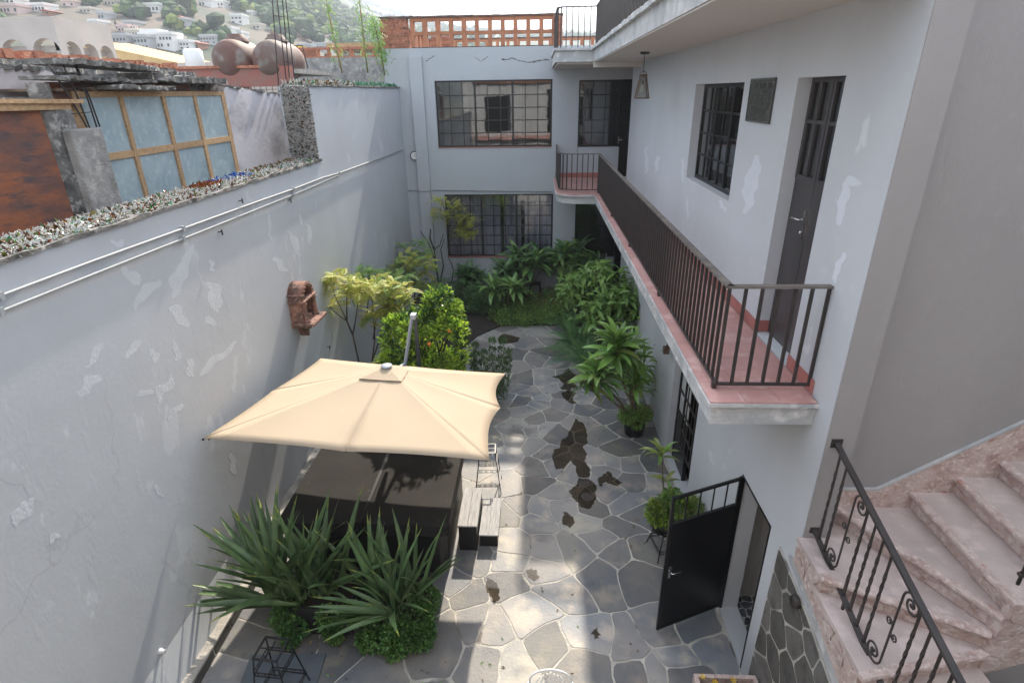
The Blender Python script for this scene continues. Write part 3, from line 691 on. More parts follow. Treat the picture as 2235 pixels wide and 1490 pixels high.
tiles(1.0, 3.28, 14.66, 17.78, .32, 3.699, bal, lambda x, y: x < XR-.1 or y > 15.75)
e = MB().prism([(1.0,14.62)]+[(.49+.56+.56*math.cos(PI*1.5-(PI/2)*k/8), 14.62+.56+.56*math.sin(PI*1.5-(PI/2)*k/8)) for k in range(9)]+[(.49,17.78),(1.0,17.78)], 3.685, 3.699)
part('curved_tile_border', e, M['tile_pink'], bal)
# ---- upper balcony
XU = P('X', 1.26, 1290, 137).x
def up_poly(off=0):
    pts = [(XR-.001, 4.0), (1.26-off, 4.0), (1.26-off, 14.3-off)]
    xl = .40
    for k in range(3):
        a = PI*1.5-(PI/2)*k/2; pts.append((xl-off+.12+.12*math.cos(a), 14.3-off+.12+.12*math.sin(a)))
    pts += [(xl-off, 17.79), (3.3, 17.79), (3.3, 15.61), (XR-.001, 15.61)]
    return pts
ub = part('upper_balcony', MB().prism(up_poly()[::-1], 6.70, 6.93), M['fascia'], house, label='upper balcony slab with chipped edge above the lantern')
ue = MB(); rough_strip(ue, 1.20, 1.32, 4.0, 14.30, 6.931, 6.99, .09, .012, .010); ue.box(.37, 1.19, 14.24, 14.36, 6.931, 6.985); ue.box(1.33, XR-.003, 4.0, 15.55, 6.931, 6.98); ue.box(.37, .45, 14.37, 17.7, 6.931, 6.985)
part('chipped_edge', ue, M['fascia'], ub)
part('soffit', MB().box(1.275, XR-.002, 4.02, 14.28, 6.683, 6.699).box(1.262, XR-.002, 14.285, 14.42, 6.58, 6.698).box(.46, 3.28, 14.43, 17.78, 6.66, 6.699), M['soffit'], ub)

# ---- repair patches of newer paint, each with its own outline
M['patch_l'] = mk('newer grey paint', (.56,.585,.61), .8, (.53,.555,.58), 5, bump=.2, bscale=30)
M['patch_r'] = mk('newer pale blue grey paint', (.625,.65,.68), .8, (.60,.62,.645), 5, bump=.1, bscale=30)
PN = 0
def paint_patch(parent, x1, y1, x2, y2, w_, mat):
    global PN; PN += 1; sd_ = PN*3.7
    L_ = math.hypot(x2-x1, y2-y1)+.01; ux, uy = (x2-x1)/L_, (y2-y1)/L_; out = []; n = 34
    for k in range(n):
        a = 2*PI*k/n; c, s = math.cos(a), math.sin(a)
        r = w_*.66*(1+.75*mn.noise(Vector((c*1.3+sd_, s*1.3, sd_)))+.35*mn.noise(Vector((c*4+sd_, s*4, 1.0))))
        al = L_/2*c+c*r; lat = s*r+w_*.8*mn.noise(Vector((al/(w_*1.6), sd_, 0)))
        out.append(((x1+x2)/2+ux*al-uy*lat, (y1+y2)/2+uy*al+ux*lat))
    X_ = XW if mat == 'patch_l' else XR
    pl_ = [P('X', X_, *p) for p in out]; sgn = 1 if mat == 'patch_l' else -1
    part('paint_patch', MB().prism([(p.y, p.z) for p in pl_], X_+sgn*.0003, X_+sgn*(.0006+PN*.00003), axis='X'), M[mat], parent)
for a_ in ((419,542,376,640,20),(342,613,297,673,15),(275,590,300,612,17),(459,636,470,666,24),(379,673,402,703,16),(452,700,464,703,11),(460,572,466,587,8),(219,758,192,790,14),(300,752,278,775,14),(336,768,340,780,13),(383,752,385,782,11),(203,828,180,853,22),(375,828,349,868,15),(305,862,328,857,11),(391,884,372,914,12),(511,752,440,812,13),(413,790,417,812,15),(631,508,654,553,11),(673,493,676,530,7),(601,568,620,587,11),(586,463,590,523,5),(250,532,262,530,11),(655,470,657,490,4),(60,1100,40,1130,22),(120,1165,110,1180,12),(505,1000,512,1030,12),(340,1060,352,1080,9)): paint_patch(bw_, *a_, 'patch_l')
for a_ in ((1410,325,1410,377,6),(1435,344,1433,373,7),(1651,350,1630,452,19),(1850,402,1872,401,15),(1843,412,1835,484,14),(1839,557,1821,612,11),(1501,431,1501,480,3),(1573,441,1583,457,7),(1491,348,1489,396,5),(1548,985,1556,1015,6)): paint_patch(house, *a_, 'patch_r')
part('pillar_shade_face', MB().box(XR+.001, XR+TH-.001, 3.990, 3.998, 2.475, 9.4), M['wall_s'], house)  # thin sheet, its darker warm tone paints in the pillar's side without sun

# ---- rear building
YB = 17.8
rear = empty('rear_building', (-1.2, YB, 0), 'grey rear building across the courtyard with two wide steel windows', 'building')
H1 = (-2.96,.43,4.60,6.42); H2 = (-2.87,.50,1.25,3.22); H3 = (1.19,3.15,3.70,6.38); H4 = (1.19,3.15,.02,3.20)
w = MB(); wall_holes(w, 'Y', YB, YB+.25, -4.38, 3.3, -.3, 7.26, [H1, H2, H3, H4])
w.box(-4.38, -4.13, YB+.25, 25.3, -.3, 7.26); w.box(3.3, 3.5, 15.6, 25.3, -.3, 6.99); w.box(-4.13, 3.3, 25.05, 25.3, -.3, 7.26)
w.box(1.20, 2.42, YB+.02, YB+.2, 3.71, 4.57); w.box(1.20, 2.46, YB+.02, YB+.2, .03, 1.22)
part('wall', w, M['wall_b'], rear)
part('roof', MB().box(-4.12, 3.29, YB+.26, 25.04, 6.9, 6.98), M['concrete'], rear)
pl = MB().box(-3.63, -3.27, YB-.12, YB-.001, -.1, 7.06); part('pilaster', pl, M['wall_b'], rear, bevel=.01)
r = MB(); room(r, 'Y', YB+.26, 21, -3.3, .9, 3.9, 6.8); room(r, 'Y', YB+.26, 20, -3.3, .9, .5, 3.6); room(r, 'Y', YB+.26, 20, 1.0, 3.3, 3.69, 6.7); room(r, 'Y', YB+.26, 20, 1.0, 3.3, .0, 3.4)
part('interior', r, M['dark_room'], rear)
window(rear, 'Y', YB+.10, *H1, 9, 5, thick=(3,6), label='wide upper steel window of small panes reflecting the house opposite')
window(rear, 'Y', YB+.10, *H2, 9, 6, thick=(3,6), label='wide lower steel window with lilac grey curtains behind')
part('sill', MB().box(-2.96,.43,YB-.02,YB+.075,4.585,4.602), M['tile_skirt'], rear); part('sill', MB().box(-2.87,.50,YB-.02,YB+.075,1.225,1.252), M['tile_skirt'], rear)
cu = MB()
n = 180
xs = [-2.85+3.3*i/n for i in range(n+1)]
for seg0, seg1 in ((0, 92), (98, 128), (134, 180)):
    idx = range(seg0, seg1+1)
    cu.add([(xs[i], YB+.34+.045*math.sin(i*.62)+.02*math.sin(i*.23), z) for z in (1.2, 3.22) for i in idx], [(k, k+1, len(idx)+k+1, len(idx)+k) for k in range(len(idx)-1)], 0, True)
part('curtain', cu, M['curtain'], rear)
cu = MB()
cu.add([(-2.9+.1*i, YB+.9+.05*math.sin(i*1.3), z) for z in (4.6, 6.4) for i in range(9)], [(k, k+1, 10+k, 9+k) for k in range(8)], 0, True)
cu.add([(-.9+.07*i, YB+.8+.05*math.sin(i*1.3), z) for z in (4.6, 6.4) for i in range(7)], [(k, k+1, 8+k, 7+k) for k in range(6)], 0, True)
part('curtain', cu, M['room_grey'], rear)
window(rear, 'Y', YB+.10, 1.19, 2.36, 4.58, 6.38, 3, 5, label='narrow steel window above the balcony landing')
window(rear, 'Y', YB+.10, 1.19, 2.42, 1.24, 3.20, 3, 4, label='dark steel window behind the philodendrons')
for z0, z1, x0 in ((3.71, 6.38, 2.38), (.03, 3.2, 2.46)):
    d_ = part('door', MB().box(x0+.02, 3.13, YB+.08, YB+.12, z0, z0+1.05), M['iron_blk'], rear, label='narrow black steel and glass door beside the landing window' if z0 > 1 else 'black door in the shade under the landing')
    f = MB().box(x0, x0+.045, YB+.07, YB+.13, z0, z1).box(3.1, 3.145, YB+.07, YB+.13, z0, z1).box(x0+.045, 3.1, YB+.07, YB+.13, z1-.04, z1); f.box((x0+3.1)/2-.012,(x0+3.1)/2+.012,YB+.075,YB+.125,z0+1.05,z1-.04)
    for k in range(1, 4): f.box(x0+.045, 3.1, YB+.078, YB+.122, z0+1.05+(z1-z0-1.09)*k/4-.01, z0+1.05+(z1-z0-1.09)*k/4+.01)
    part('frame', f, M['iron_blk'], d_)
    for k in range(4):
        for u0, u1 in ((x0+.045,(x0+3.1)/2-.012),((x0+3.1)/2+.012,3.1)): boxinst('pane', M['glass'], d_, u0, u1, YB+.097, YB+.103, z0+1.06+(z1-z0-1.10)*k/4, z0+1.04+(z1-z0-1.10)*(k+1)/4)
    part('handle', MB().box(x0+.01, x0+.035, YB+.055, YB+.069, z0+.95, z0+1.15).bar((x0+.02,YB+.05,z0+1.05),(x0+.13,YB+.03,z0+1.05),.016), M['chrome'], d_)
part('landing_skirting', MB().box(.55, 1.19, YB-.014, YB-.002, 3.70, 3.84).box(1.19, 2.38, YB-.014, YB+.018, 3.70, 3.84), M['tile_skirt'], rear)
cb = []
for (x, z) in ((-2.9,6.93),(-2.55,6.97),(-2.2,6.94)): cb.append((x,z))
for nm_, pts in (('crack', [(820+.2237*0,0)]),): pass
ck = MB()
def crackline(pts, wd=.008):
    for a, b in zip(pts, pts[1:]):
        k = 4
        for i in range(k):
            p = Vector(a).lerp(Vector(b), i/k)+Vector((0,0,random.uniform(-.015,.015))); q = Vector(a).lerp(Vector(b), (i+1)/k)+Vector((0,0,random.uniform(-.015,.015)))
            ck.bar(p, q, wd*random.uniform(.5,1.3), .004, up=(0,1,0))
crackline([tuple(P('Y', YB-.0015, x, y)) for x, y in ((1095,130),(1120,128),(1150,137),(1175,133),(1198,130))], .03)
crackline([tuple(P('Y', YB-.0015, x, y)) for x, y in ((930,134),(948,122))], .02)
crackline([tuple(P('Y', YB-.0015, x, y)) for x, y in ((1035,124),(1050,135),(1065,123))], .016)
part('render_crack', ck, M['concrete_dk'], rear)

# ================================================================ STAIRCASE
st = empty('staircase', (2.9, 3.4, 0), 'winding staircase faced in rough pink marble, climbing past the open bathroom door', 'staircase')
O = (3.31, 3.03)
under = MB().prism([(1.0,-.3),(3.999,-.3),(3.999,2.16),(3.05,1.90),(2.45,1.60),(1.0,.80)], XR+.002, XR+.14, axis='X')
part('side_wall', under, M['wall_r'], st)
T = [  # outline (plan, anticlockwise), top z, nosing edges
 ([(2.31,3.53),(3.29,3.03),(3.36,3.09),(2.76,4.225),(2.595,4.225),(2.595,3.995),(2.31,3.995)], 2.47, (2.31,3.53,3.29,3.03)),
 ([(2.69,4.20),(3.315,3.03),(3.42,3.05),(3.42,4.225),(2.69,4.225)], 2.64, (2.69,4.20,3.315,3.03)),
 ([(2.30,2.79),(3.31,3.005),(3.34,3.11),(2.37,3.62),(2.31,3.64)], 2.30, (2.30,2.79,3.31,3.005)),
 ([(2.30,2.42),(3.30,2.66),(3.31,3.10),(2.30,2.88)], 2.13, (2.30,2.42,3.30,2.66)),
 ([(2.30,2.10),(3.30,2.34),(3.30,2.68),(2.30,2.44)], 1.96, (2.30,2.10,3.30,2.34)),
 ([(2.30,1.80),(3.30,2.04),(3.30,2.36),(2.30,2.12)], 1.79, (2.30,1.80,3.30,2.04)),
 ([(2.30,1.50),(3.30,1.74),(3.30,2.06),(2.30,1.82)], 1.62, (2.30,1.50,3.30,1.74))]
for k in range(9):
    x0 = 3.32+.33*k; T.append(([(x0,3.00),(x0+.40,3.00),(x0+.40,4.225),(x0,4.225)], 2.81+.17*k, (x0,4.222,x0,2.996)))
def ins_edge(a, b, d, poly):
    """offset a nosing line towards the inside of its tread"""
    a = Vector(a); b = Vector(b); n = Vector((-(b-a).y, (b-a).x)).normalized()
    c = Vector((sum(p[0] for p in poly)/len(poly), sum(p[1] for p in poly)/len(poly)))
    if (c-a).dot(n) < 0: n = -n
    return a+n*d, b+n*d
for poly, z, (ax, ay, bx, by) in T:
    t = part('tread', MB().prism([p for p in poly], z-.042, z-.002+random.uniform(-.0008,.0008)), M['tread'], st)
    a, b = Vector((ax,ay)), Vector((bx,by)); i0, i1 = ins_edge((ax,ay), (bx,by), .022, poly)
    L_ = (b-a).length; nseg = max(4, int(L_/.07)); d = (b-a)/L_; n = Vector((-d.y, d.x)); m = (i0-a).normalized()
    mb = MB(); vs = []; fs = []
    for k in range(nseg+1):
        c = a+d*(L_*k/nseg); j = random.uniform(-.004,.004)
        prof = [(.0+j,-.040),(-.010+j,-.022),(-.004+j,-.003),(.012,.0015),(.052,.0005),(.052,-.040)]
        vs += [(c.x+m.x*u, c.y+m.y*u, z+h) for u, h in prof]
    for k in range(nseg):
        for q in range(6): fs.append((k*6+q, k*6+(q+1)%6, k*6+6+(q+1)%6, k*6+6+q))
    fs += [tuple(range(6)), tuple(range(nseg*6, nseg*6+6))]
    mb.add(vs, fs); part('nosing', mb, M['marble_edge'], t)
    r0, r1 = ins_edge((ax,ay), (bx,by), .04, poly)
    q0, q1 = ins_edge((ax,ay), (bx,by), .10, poly)
    # riser of split rubble marble: uneven face pieces
    mb = MB().prism([tuple(r0), tuple(r1), tuple(q1), tuple(q0)], z-.17, z-.043); rr = part('riser', mb, M['marble'], st)
    nst = int(L_/.085); k = 0; pos = .01
    while pos < L_-.05:
        w_ = random.uniform(.045,.13); w_ = min(w_, L_-pos-.01); hh_ = random.uniform(.055,.12)
        c0 = r0+d*pos; c1 = r0+d*(pos+w_)
        o = -m*random.uniform(.003,.011)
        mid = z-.165+hh_
        for (z0, z1) in ((z-.166, mid-.003), (mid+.003, z-.046)):
            if z1-z0 < .02: continue
            e = random.uniform(-.012,.012)
            mbx = MB(); vs = [(c0.x+.002, c0.y, z0), (c1.x, c1.y, z0), (c1.x, c1.y, z1+0), (c0.x, c0.y, z1)]
            f_ = [(c0+d*.008+o), (c1-d*.008+o), (c1-d*(.008+abs(e))+o), (c0+d*(.008+abs(e)*.4)+o)]
            vs += [(f_[0].x, f_[0].y, z0+.004), (f_[1].x, f_[1].y, z0+.004), (f_[2].x, f_[2].y, z1-.004), (f_[3].x, f_[3].y, z1-.004)]
            mbx.add(vs, [(4,5,6,7),(0,1,5,4),(1,2,6,5),(2,3,7,6),(3,0,4,7)]); part('marble_piece', mbx, M['marble'], rr)
        pos += w_+.006
# outer stringer, split marble pieces up its face
def stringer(name, poly, x0, x1, axis):
    return part(name, MB().prism(poly, x0, x1, axis=axis), M['marble'], st)
top = [(3.998,2.427),(3.56,2.427),(3.54,2.257),(2.82,2.257),(2.80,2.087),(2.45,2.087),(2.43,1.917),(2.12,1.917),(2.10,1.747),(1.82,1.747),(1.8,1.57),(1.5,1.57)]
bot = [(1.5,1.18),(2.0,1.42),(2.5,1.66),(3.05,1.92),(3.6,2.10),(3.998,2.19)]
sr = stringer('outer_stringer', top+bot, XR-.025, XR+.139, 'X')
y = 1.55
for poly in voronoi([(random.uniform(1.6,4.0), random.uniform(1.3,2.42)) for _ in range(230)], [(1.6,1.2),(3.99,1.2),(3.99,2.42),(1.6,2.42)], .8):
    q = inset(poly, .004)
    if len(q) < 3: continue
    c = (sum(p[0] for p in q)/len(q), sum(p[1] for p in q)/len(q))
    def hit(c):
        ins = False; pp = top+bot
        for i in range(len(pp)):
            a, b = pp[i], pp[i-1]
            if (a[1] > c[1]) != (b[1] > c[1]) and c[0] < (b[0]-a[0])*(c[1]-a[1])/(b[1]-a[1])+a[0]: ins = not ins
        return ins
    if hit(c) and all(hit((c[0]+(p[0]-c[0])*.9, c[1]+(p[1]-c[1])*.9)) for p in q):
        part('marble_piece', stone_mesh(rough_poly(q, .07, .003, .15), XR-.027-random.uniform(.004,.016), XR-.024, -.004, to3=lambda u, v, h: (h, u, v)), M['marble'], sr)
part('stringer_mortar_band', MB().prism([(3.998,2.188),(3.6,2.098),(3.05,1.918),(2.5,1.658),(2.0,1.418),(1.9,1.25),(2.5,1.52),(3.05,1.79),(3.6,1.98),(4.12,2.10),(4.12,2.15),(4.001,2.188)], XR-.012, XR-.001, axis='X'), M['fascia'], st)
# inner stringer and well wall
top = [(3.30,2.43),(3.34,2.60),(3.34,2.767)]
for k in range(9):
    top += [(3.36+.33*k, 2.767+.17*k), (3.36+.33*(k+1), 2.767+.17*k)]
inn = MB().prism(([(3.30,2.05)]+[(6.3,3.60)]+top[::-1]), 3.02, 3.10, axis='Y') if False else MB().prism(([(3.303,2.05)]+[(6.3,3.60)]+[(x,z-.004) for x, z in top[::-1]]), 3.023, 3.098, axis='Y'); part('inner_stringer', inn, M['marble'], st)
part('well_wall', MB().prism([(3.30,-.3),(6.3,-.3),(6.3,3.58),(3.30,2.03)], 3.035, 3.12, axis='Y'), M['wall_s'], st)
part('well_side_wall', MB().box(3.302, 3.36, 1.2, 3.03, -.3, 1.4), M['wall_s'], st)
# skirting band along the stair wall
yk = 4.218
sk = [P('Y', yk, x, y_) for x, y_ in ((1832,1067),(1913,1067),(2235,920))]
sl = (sk[2].z-sk[1].z)/(sk[2].x-sk[1].x)
poly = [(2.60,2.60),(3.33,2.60),(6.4,2.60+3.07*.5),(6.4, sk[1].z+(6.4-sk[1].x)*sl),(sk[1].x,sk[1].z),(2.60,sk[0].z)]
skp = part('skirting_band', MB().prism(poly, 4.205, 4.229, axis='Y'), M['marble_edge'], st)
part('skirting_top', MB().bar((sk[1].x,4.212,sk[1].z+.008), (6.4,4.212,sk[1].z+(6.4-sk[1].x)*sl+.008), .03, .018).bar((2.60,4.212,sk[0].z+.008), (sk[1].x,4.212,sk[1].z+.008), .03, .018), M['fascia'], st)
# stone cladding under the stair: irregular slabs in wide joints
cl = empty('stone_cladding', (XR, 3.6, 0), 'dark irregular stone slabs with pale joints clad on the wall under the stairs', 'stone cladding')
reg = [(4.30,2.07),(3.6,1.93),(3.05,1.74),(2.5,1.47),(1.9,1.2),(1.9,.02),(4.34,.02)]
reg = reg[::-1] if area(reg) < 0 else reg
part('cladding_joints', MB().prism(reg, XR-.018, XR-.002, axis='X'), M['mortar'], cl)
cs = []
for px, py in ((1712,1235),(1690,1290),(1738,1270),(1735,1340),(1700,1370),(1672,1330),(1690,1430),(1740,1400),(1768,1330),(1780,1420),(1722,1470),(1760,1470),(1665,1400),(1800,1470),(1670,1460)):
    p = P('X', XR, px, py); cs.append((p.y, p.z))
for _ in range(400):
    s = (random.uniform(1.9,4.3), random.uniform(0,2))
    if all(math.hypot(s[0]-q[0], s[1]-q[1]) > .30 for q in cs): cs.append(s)
for poly in voronoi(cs, reg, 2):
    q = inset(poly, .014) if len(poly) > 2 else []
    if len(q) > 2 and abs(area(q)) > .004: part('cladding_stone', stone_mesh(rough_poly(q, .12, .006, .10), XR-.020-random.uniform(0,.003), XR-.012, -.005, to3=lambda u, v, h: (h, u, v)), M['slate_dk'], cl)
ve = single('vent_cap', MB().lathe((XR-.028, 3.78, 1.93), [(0,-.05),(.05,-.05),(.06,-.03),(.06,0)], 20, axis='X'), M['iron'], (XR-.03,3.78,1.93), 'small round dark vent cap set in the stone cladding', 'vent cap')

# ---- railings
def railing_piece(root, pts, zb, zt, spacing, ins=.0, w=.024, top=(.062,.02), botw=(.032,.02), mats=('iron_dusty','iron'), start=True):
    for nm, z, (ww, hh_), mt in (('handrail', zt, top, mats[0]), ('bottom_rail', zb, botw, mats[1])):
        mb = MB()
        for a, b in zip(pts, pts[1:]):
            d = (Vector((*b,0))-Vector((*a,0))).normalized()*ww*.5
            mb.bar((a[0]-d.x*.5,a[1]-d.y*.5,z), (b[0]+d.x*.5,b[1]+d.y*.5,z), ww, hh_)
        part(nm, mb, M[mt], root)
    me = MB().box(-w/2,w/2,-w/2,w/2,0,1).mesh('baluster', M['iron'])
    acc = 0; total = sum(math.dist(a,b) for a, b in zip(pts, pts[1:])); n = round(total/spacing)
    for k in range(0 if start else 1, n+1):
        s = total*k/n
        for a, b in zip(pts, pts[1:]):
            l = math.dist(a,b)
            if s <= l+1e-6: break
            s -= l
        x = a[0]+(b[0]-a[0])*s/l; y = a[1]+(b[1]-a[1])*s/l
        z0 = zb+botw[1]/2; z1 = zt-top[1]/2
        inst('baluster', me, root, (x, y, z0), (0,0,math.atan2(b[1]-a[1], b[0]-a[0])), (1,1,z1-z0))
    return root
r1 = empty('balcony_railing', (1.55, 9.8, ZB), 'long brown iron railing of the lower balcony with the pink tiled floor', 'railing')
def arc(x0, y0, r, n=6): return [(x0+r+r*math.cos(PI*1.5-(PI/2)*k/n), y0+r+r*math.sin(PI*1.5-(PI/2)*k/n)) for k in range(n+1)]
railing_piece(r1, [(2.34,4.42),(1.555,4.42)], 3.765, 4.645, .135)
railing_piece(r1, [(1.555,4.42),(1.555,15.02)], 3.765, 4.645, .132, start=False)
railing_piece(r1, [(1.555,15.02)]+arc(.57,15.02,.42)+[(.57,17.72)], 3.765, 4.645, .135, start=False)
ft = MB()
for y in (4.45, 6.9, 9.4, 11.9, 14.9): ft.box(1.535, 1.575, y, y+.04, 3.70, 3.756)
part('rail_foot', ft, M['iron'], r1)
r2 = empty('upper_balcony_railing', (1.32, 9.8, 6.99), 'dark iron railing on the chipped upper balcony edge', 'railing')
ZT = P('Y', 14.7, 1260, 15).z; ZBt = P('Y', 14.7, 1260, 111).z
railing_piece(r2, [(1.33,4.0),(1.33,14.68)], ZBt, ZT, .128, mats=('iron','iron'))
railing_piece(r2, [(1.33,14.68)]+arc(.46,14.68,.2,3)+[(.46,17.7)], ZBt, ZT, .135, start=False, mats=('iron','iron'), w=.02)
ft = MB()
for y in (5,7.5,10,12.5,14.66): ft.box(1.31, 1.35, y, y+.03, 6.985, ZBt-.01)
ft.box(.45,.48,14.95,14.98,6.98,ZBt-.01); part('rail_foot', ft, M['iron'], r2)
# stair railing with scrolls
sr_ = empty('stair_railing', (2.44, 3.2, 2.3), 'black wrought iron stair railing with twisted bars and scrollwork', 'railing')
XS = 2.44
hA = Vector((XS, 3.99, P('X', XS, 1822, 962).z+.0)); hA = P('X', XS, 1822, 962); hB = P('X', XS, 2098, 1490)
bA = P('X', XS, 1775, 1150); bB = P('X', XS, 1915, 1474)
hA.y = min(hA.y, 3.99)
hd = (hB-hA); bd_ = (bB-bA)
def hz(y): return hA.z+hd.z*(y-hA.y)/hd.y
def bz(y): return bA.z+bd_.z*(y-bA.y)/bd_.y
YE = 1.7
part('handrail', MB().bar((XS,hA.y,hz(hA.y)), (XS,YE,hz(YE)), .045, .028), M['iron'], sr_, bevel=.004)
part('wall_plate', MB().box(XS-.045, XS+.045, 3.985, 3.998, hz(3.99)-.04, hz(3.99)+.04).box(XS-.04, XS+.04, 3.985, 3.998, bz(3.99)-.03, bz(3.99)+.03), M['iron'], sr_)
part('bottom_rail', MB().bar((XS,3.99,bz(3.99)), (XS,YE,bz(YE)), .04, .022), M['iron'], sr_)
def twisted(y):
    mb = MB(); z0, z1 = bz(y)+.01, hz(y)-.012; n = 22; w_ = .0095; vs = []; fs = []
    for k in range(n+1):
        t = k/n; a = 2*PI*1.4*max(0, min(1, (t-.2)/.6)); z = z0+(z1-z0)*t
        for q in range(4):
            b = a+PI/4+q*PI/2; vs.append((XS+w_*1.35*math.cos(b), y+w_*1.35*math.sin(b), z))
    for k in range(n):
        for q in range(4): fs.append((k*4+q, k*4+(q+1)%4, k*4+4+(q+1)%4, k*4+4+q))
    return mb.add(vs, fs)
def spiral(cy, cz, r0, r1, a0, turns, n=34):
    return [(XS, cy+(r0+(r1-r0)*k/n)*math.cos(a0+turns*2*PI*k/n), cz+(r0+(r1-r0)*k/n)*math.sin(a0+turns*2*PI*k/n)) for k in range(n+1)]
def scroll(y):
    """S scroll: spiral at the top (towards the viewer's side), straight spine, spiral at the foot, small S across it"""
    zc = (hz(y)+bz(y))/2; hh_ = (hz(y)-bz(y))/2-.03; R_ = .088
    mb = MB()
    top = spiral(y-R_+.01, zc+hh_-R_, R_, .016, 0, -1.6); bt = spiral(y+R_-.01, zc-hh_+R_, R_, .016, PI, -1.6)
    path = bt[::-1]+[(XS, y, zc-hh_*.3), (XS, y, zc+hh_*.3)]
    # spines run tangent to both spirals
    t2 = [(p[0], p[1], p[2]) for p in spiral(y-R_, zc+hh_-R_, R_, .016, 0, 1.6)]
    b2 = [(p[0], p[1], p[2]) for p in spiral(y+R_, zc-hh_+R_, R_, .016, PI, 1.6)]
    mb.tube(b2[::-1]+[(XS,y,zc-.1),(XS,y,zc+.1)]+t2, .0085, 6)
    for s_ in (1,-1):
        mb.tube([(XS,y,zc+.028*s_)]+[(p[0],p[1],p[2]) for p in spiral(y+.042*s_, zc+.03*s_, .034, .008, PI if s_ > 0 else 0, -1.3 if s_ > 0 else -1.3, 20)], .006, 6)
    for yy, zz in ((y-R_, zc+hh_-R_), (y+R_, zc-hh_+R_)): mb.lathe((XS-.012, yy, zz), [(0,0),(.014,.004),(.014,.02),(0,.024)], 10, axis='X')
    mb.bar((XS,y-R_,zc+hh_-.002), (XS,y-R_,hz(y-R_)-.01), .014); mb.bar((XS,y+R_,zc-hh_+.002), (XS,y+R_,bz(y+R_)+.01), .014)
    return mb
yy = 3.90; pat = 'tt_s_tttt_s_tttt_s'
for ch_ in pat:
    if yy < 1.8: break
    if ch_ == 't': part('twisted_bar', twisted(yy), M['iron'], sr_)
    elif ch_ == 's': part('scroll', scroll(yy), M['iron'], sr_)
    yy -= .115 if ch_ == 't' else .085
part('rail_foot', MB().bar((XS,3.38,bz(3.38)),(XS,3.38,2.30),.018), M['iron'], sr_)
# the railing that starts at the inner side of the upper flight
ir = empty('upper_flight_railing', (3.72, 3.1, 2.98), 'foot of the black iron railing at the right edge of the stairs', 'railing')
a = P('Z', 2.99, 2222, 1272)
part('post', MB().tube([(a.x,a.y,2.98),(a.x,a.y,3.25),(a.x+.02,a.y,3.95)], .012), M['iron'], ir)
part('bottom_rail', MB().bar((a.x-.02,a.y,3.06),(a.x+1.6,a.y,3.06+1.6*.515),.03), M['iron'], ir)
part('handrail', MB().bar((a.x,a.y,3.95),(a.x+1.6,a.y,3.95+1.6*.515),.045), M['iron'], ir)
for k in range(1, 10): part('baluster', MB().bar((a.x+k*.16,a.y,3.06+k*.16*.515),(a.x+k*.16,a.y,3.94+k*.16*.515),.018), M['iron'], ir)

# ================================================================ BRICK PARAPETS ON THE REAR BUILDING
ZP0, ZP1 = 7.265, 8.05
def pier(root, x0, x1, y0, y1, z0, z1, course=.066, bl=.22):
    part('pier_core', MB().box(x0+.008,x1-.008,y0+.008,y1-.008,z0,z1-.005), M['brick_mortar'], root)
    n = int((z1-z0)/course)
    for c in range(n):
        za = z0+c*course+.004; zb = za+course-.009; off = (c%2)*bl/2; x = x0-off
        while x < x1-.01:
            a, b = max(x, x0), min(x+bl-.008, x1)
            if b-a > .03: boxinst('brick', M['brick'], root, a, b, y0-random.uniform(0,.005), y1, za, zb)
            x += bl
XF = [P('Y', YB, x, 60).x for x in (902,921,930.2,949.5,958.8,979,987.5,1007,1016.3,1036,1043.8,1064.7,1072.8,1092.5,1100.8,1120.5,1128.8,1148.5,1157,1177,1186,1204.5)]
def lattice(root, xs, y0, y1, z0, z1, full=True):
    """xs: pairs of hole sides"""
    H_ = z1-z0-.05; rows = [(z0+.012, z0+H_*.30*1.02), ]
    zh = [(z0+.02, z0+.32), (z0+.40, z0+.66)]
    part('lattice_rail', MB().box(xs[0]-.1, xs[-1]+.08, y0+.004, y1-.004, z0, zh[0][0]), M['coping'], root)
    part('lattice_rail', MB().box(xs[0]-.1, xs[-1]+.08, y0+.004, y1-.004, zh[0][1], zh[1][0]), M['lattice'], root)
    part('lattice_rail', MB().box(xs[0]-.1, xs[-1]+.08, y0+.004, y1-.004, zh[1][1], z1-.045), M['lattice'], root)
    edges = [xs[0]-.1]+xs+[xs[-1]+.08]
    for k in range(0, len(edges)-1, 2):
        for a, b in zh:
            boxinst('lattice_block', M['lattice'], root, edges[k]+.0, edges[k+1], y0-random.uniform(0,.006), y1+.003, a+.001, b-.001)
par = empty('roof_parapet', (-1.7, YB, ZP0), 'orange brick parapet with two rows of square openings above the rear windows', 'parapet')
xp0 = P('Y', YB, 829, 60).x; xp1 = P('Y', YB, 888, 60).x; xq0 = P('Y', YB, 1205.5, 60).x+.012; xq1 = P('Y', YB, 1228, 60).x
pier(par, xp0, xp1, YB+.0, YB+.26, ZP0, ZP1-.04); pier(par, xq0, xq1, YB, YB+.26, ZP0, ZP1-.04)
lattice(par, XF, YB+.03, YB+.24, ZP0, ZP1)
cp = MB(); 
def hstrip(mb, x0, x1, y0, y1, z0, z1):
    n = int((x1-x0)/.1); vs = []; fs = []
    for i in range(n+1):
        x = x0+(x1-x0)*i/n; j = random.uniform(-.008,.008); j2 = random.uniform(-.012,.012)
        vs += [(x,y0+j2,z0),(x,y1,z0),(x,y1,z1+j),(x,y0+j2,z1+j)]
    for i in range(n):
        for k in range(4): fs.append((i*4+k, i*4+(k+1)%4, i*4+4+(k+1)%4, i*4+4+k))
    fs += [(0,1,2,3),(n*4+3,n*4+2,n*4+1,n*4)]; mb.add(vs, fs)
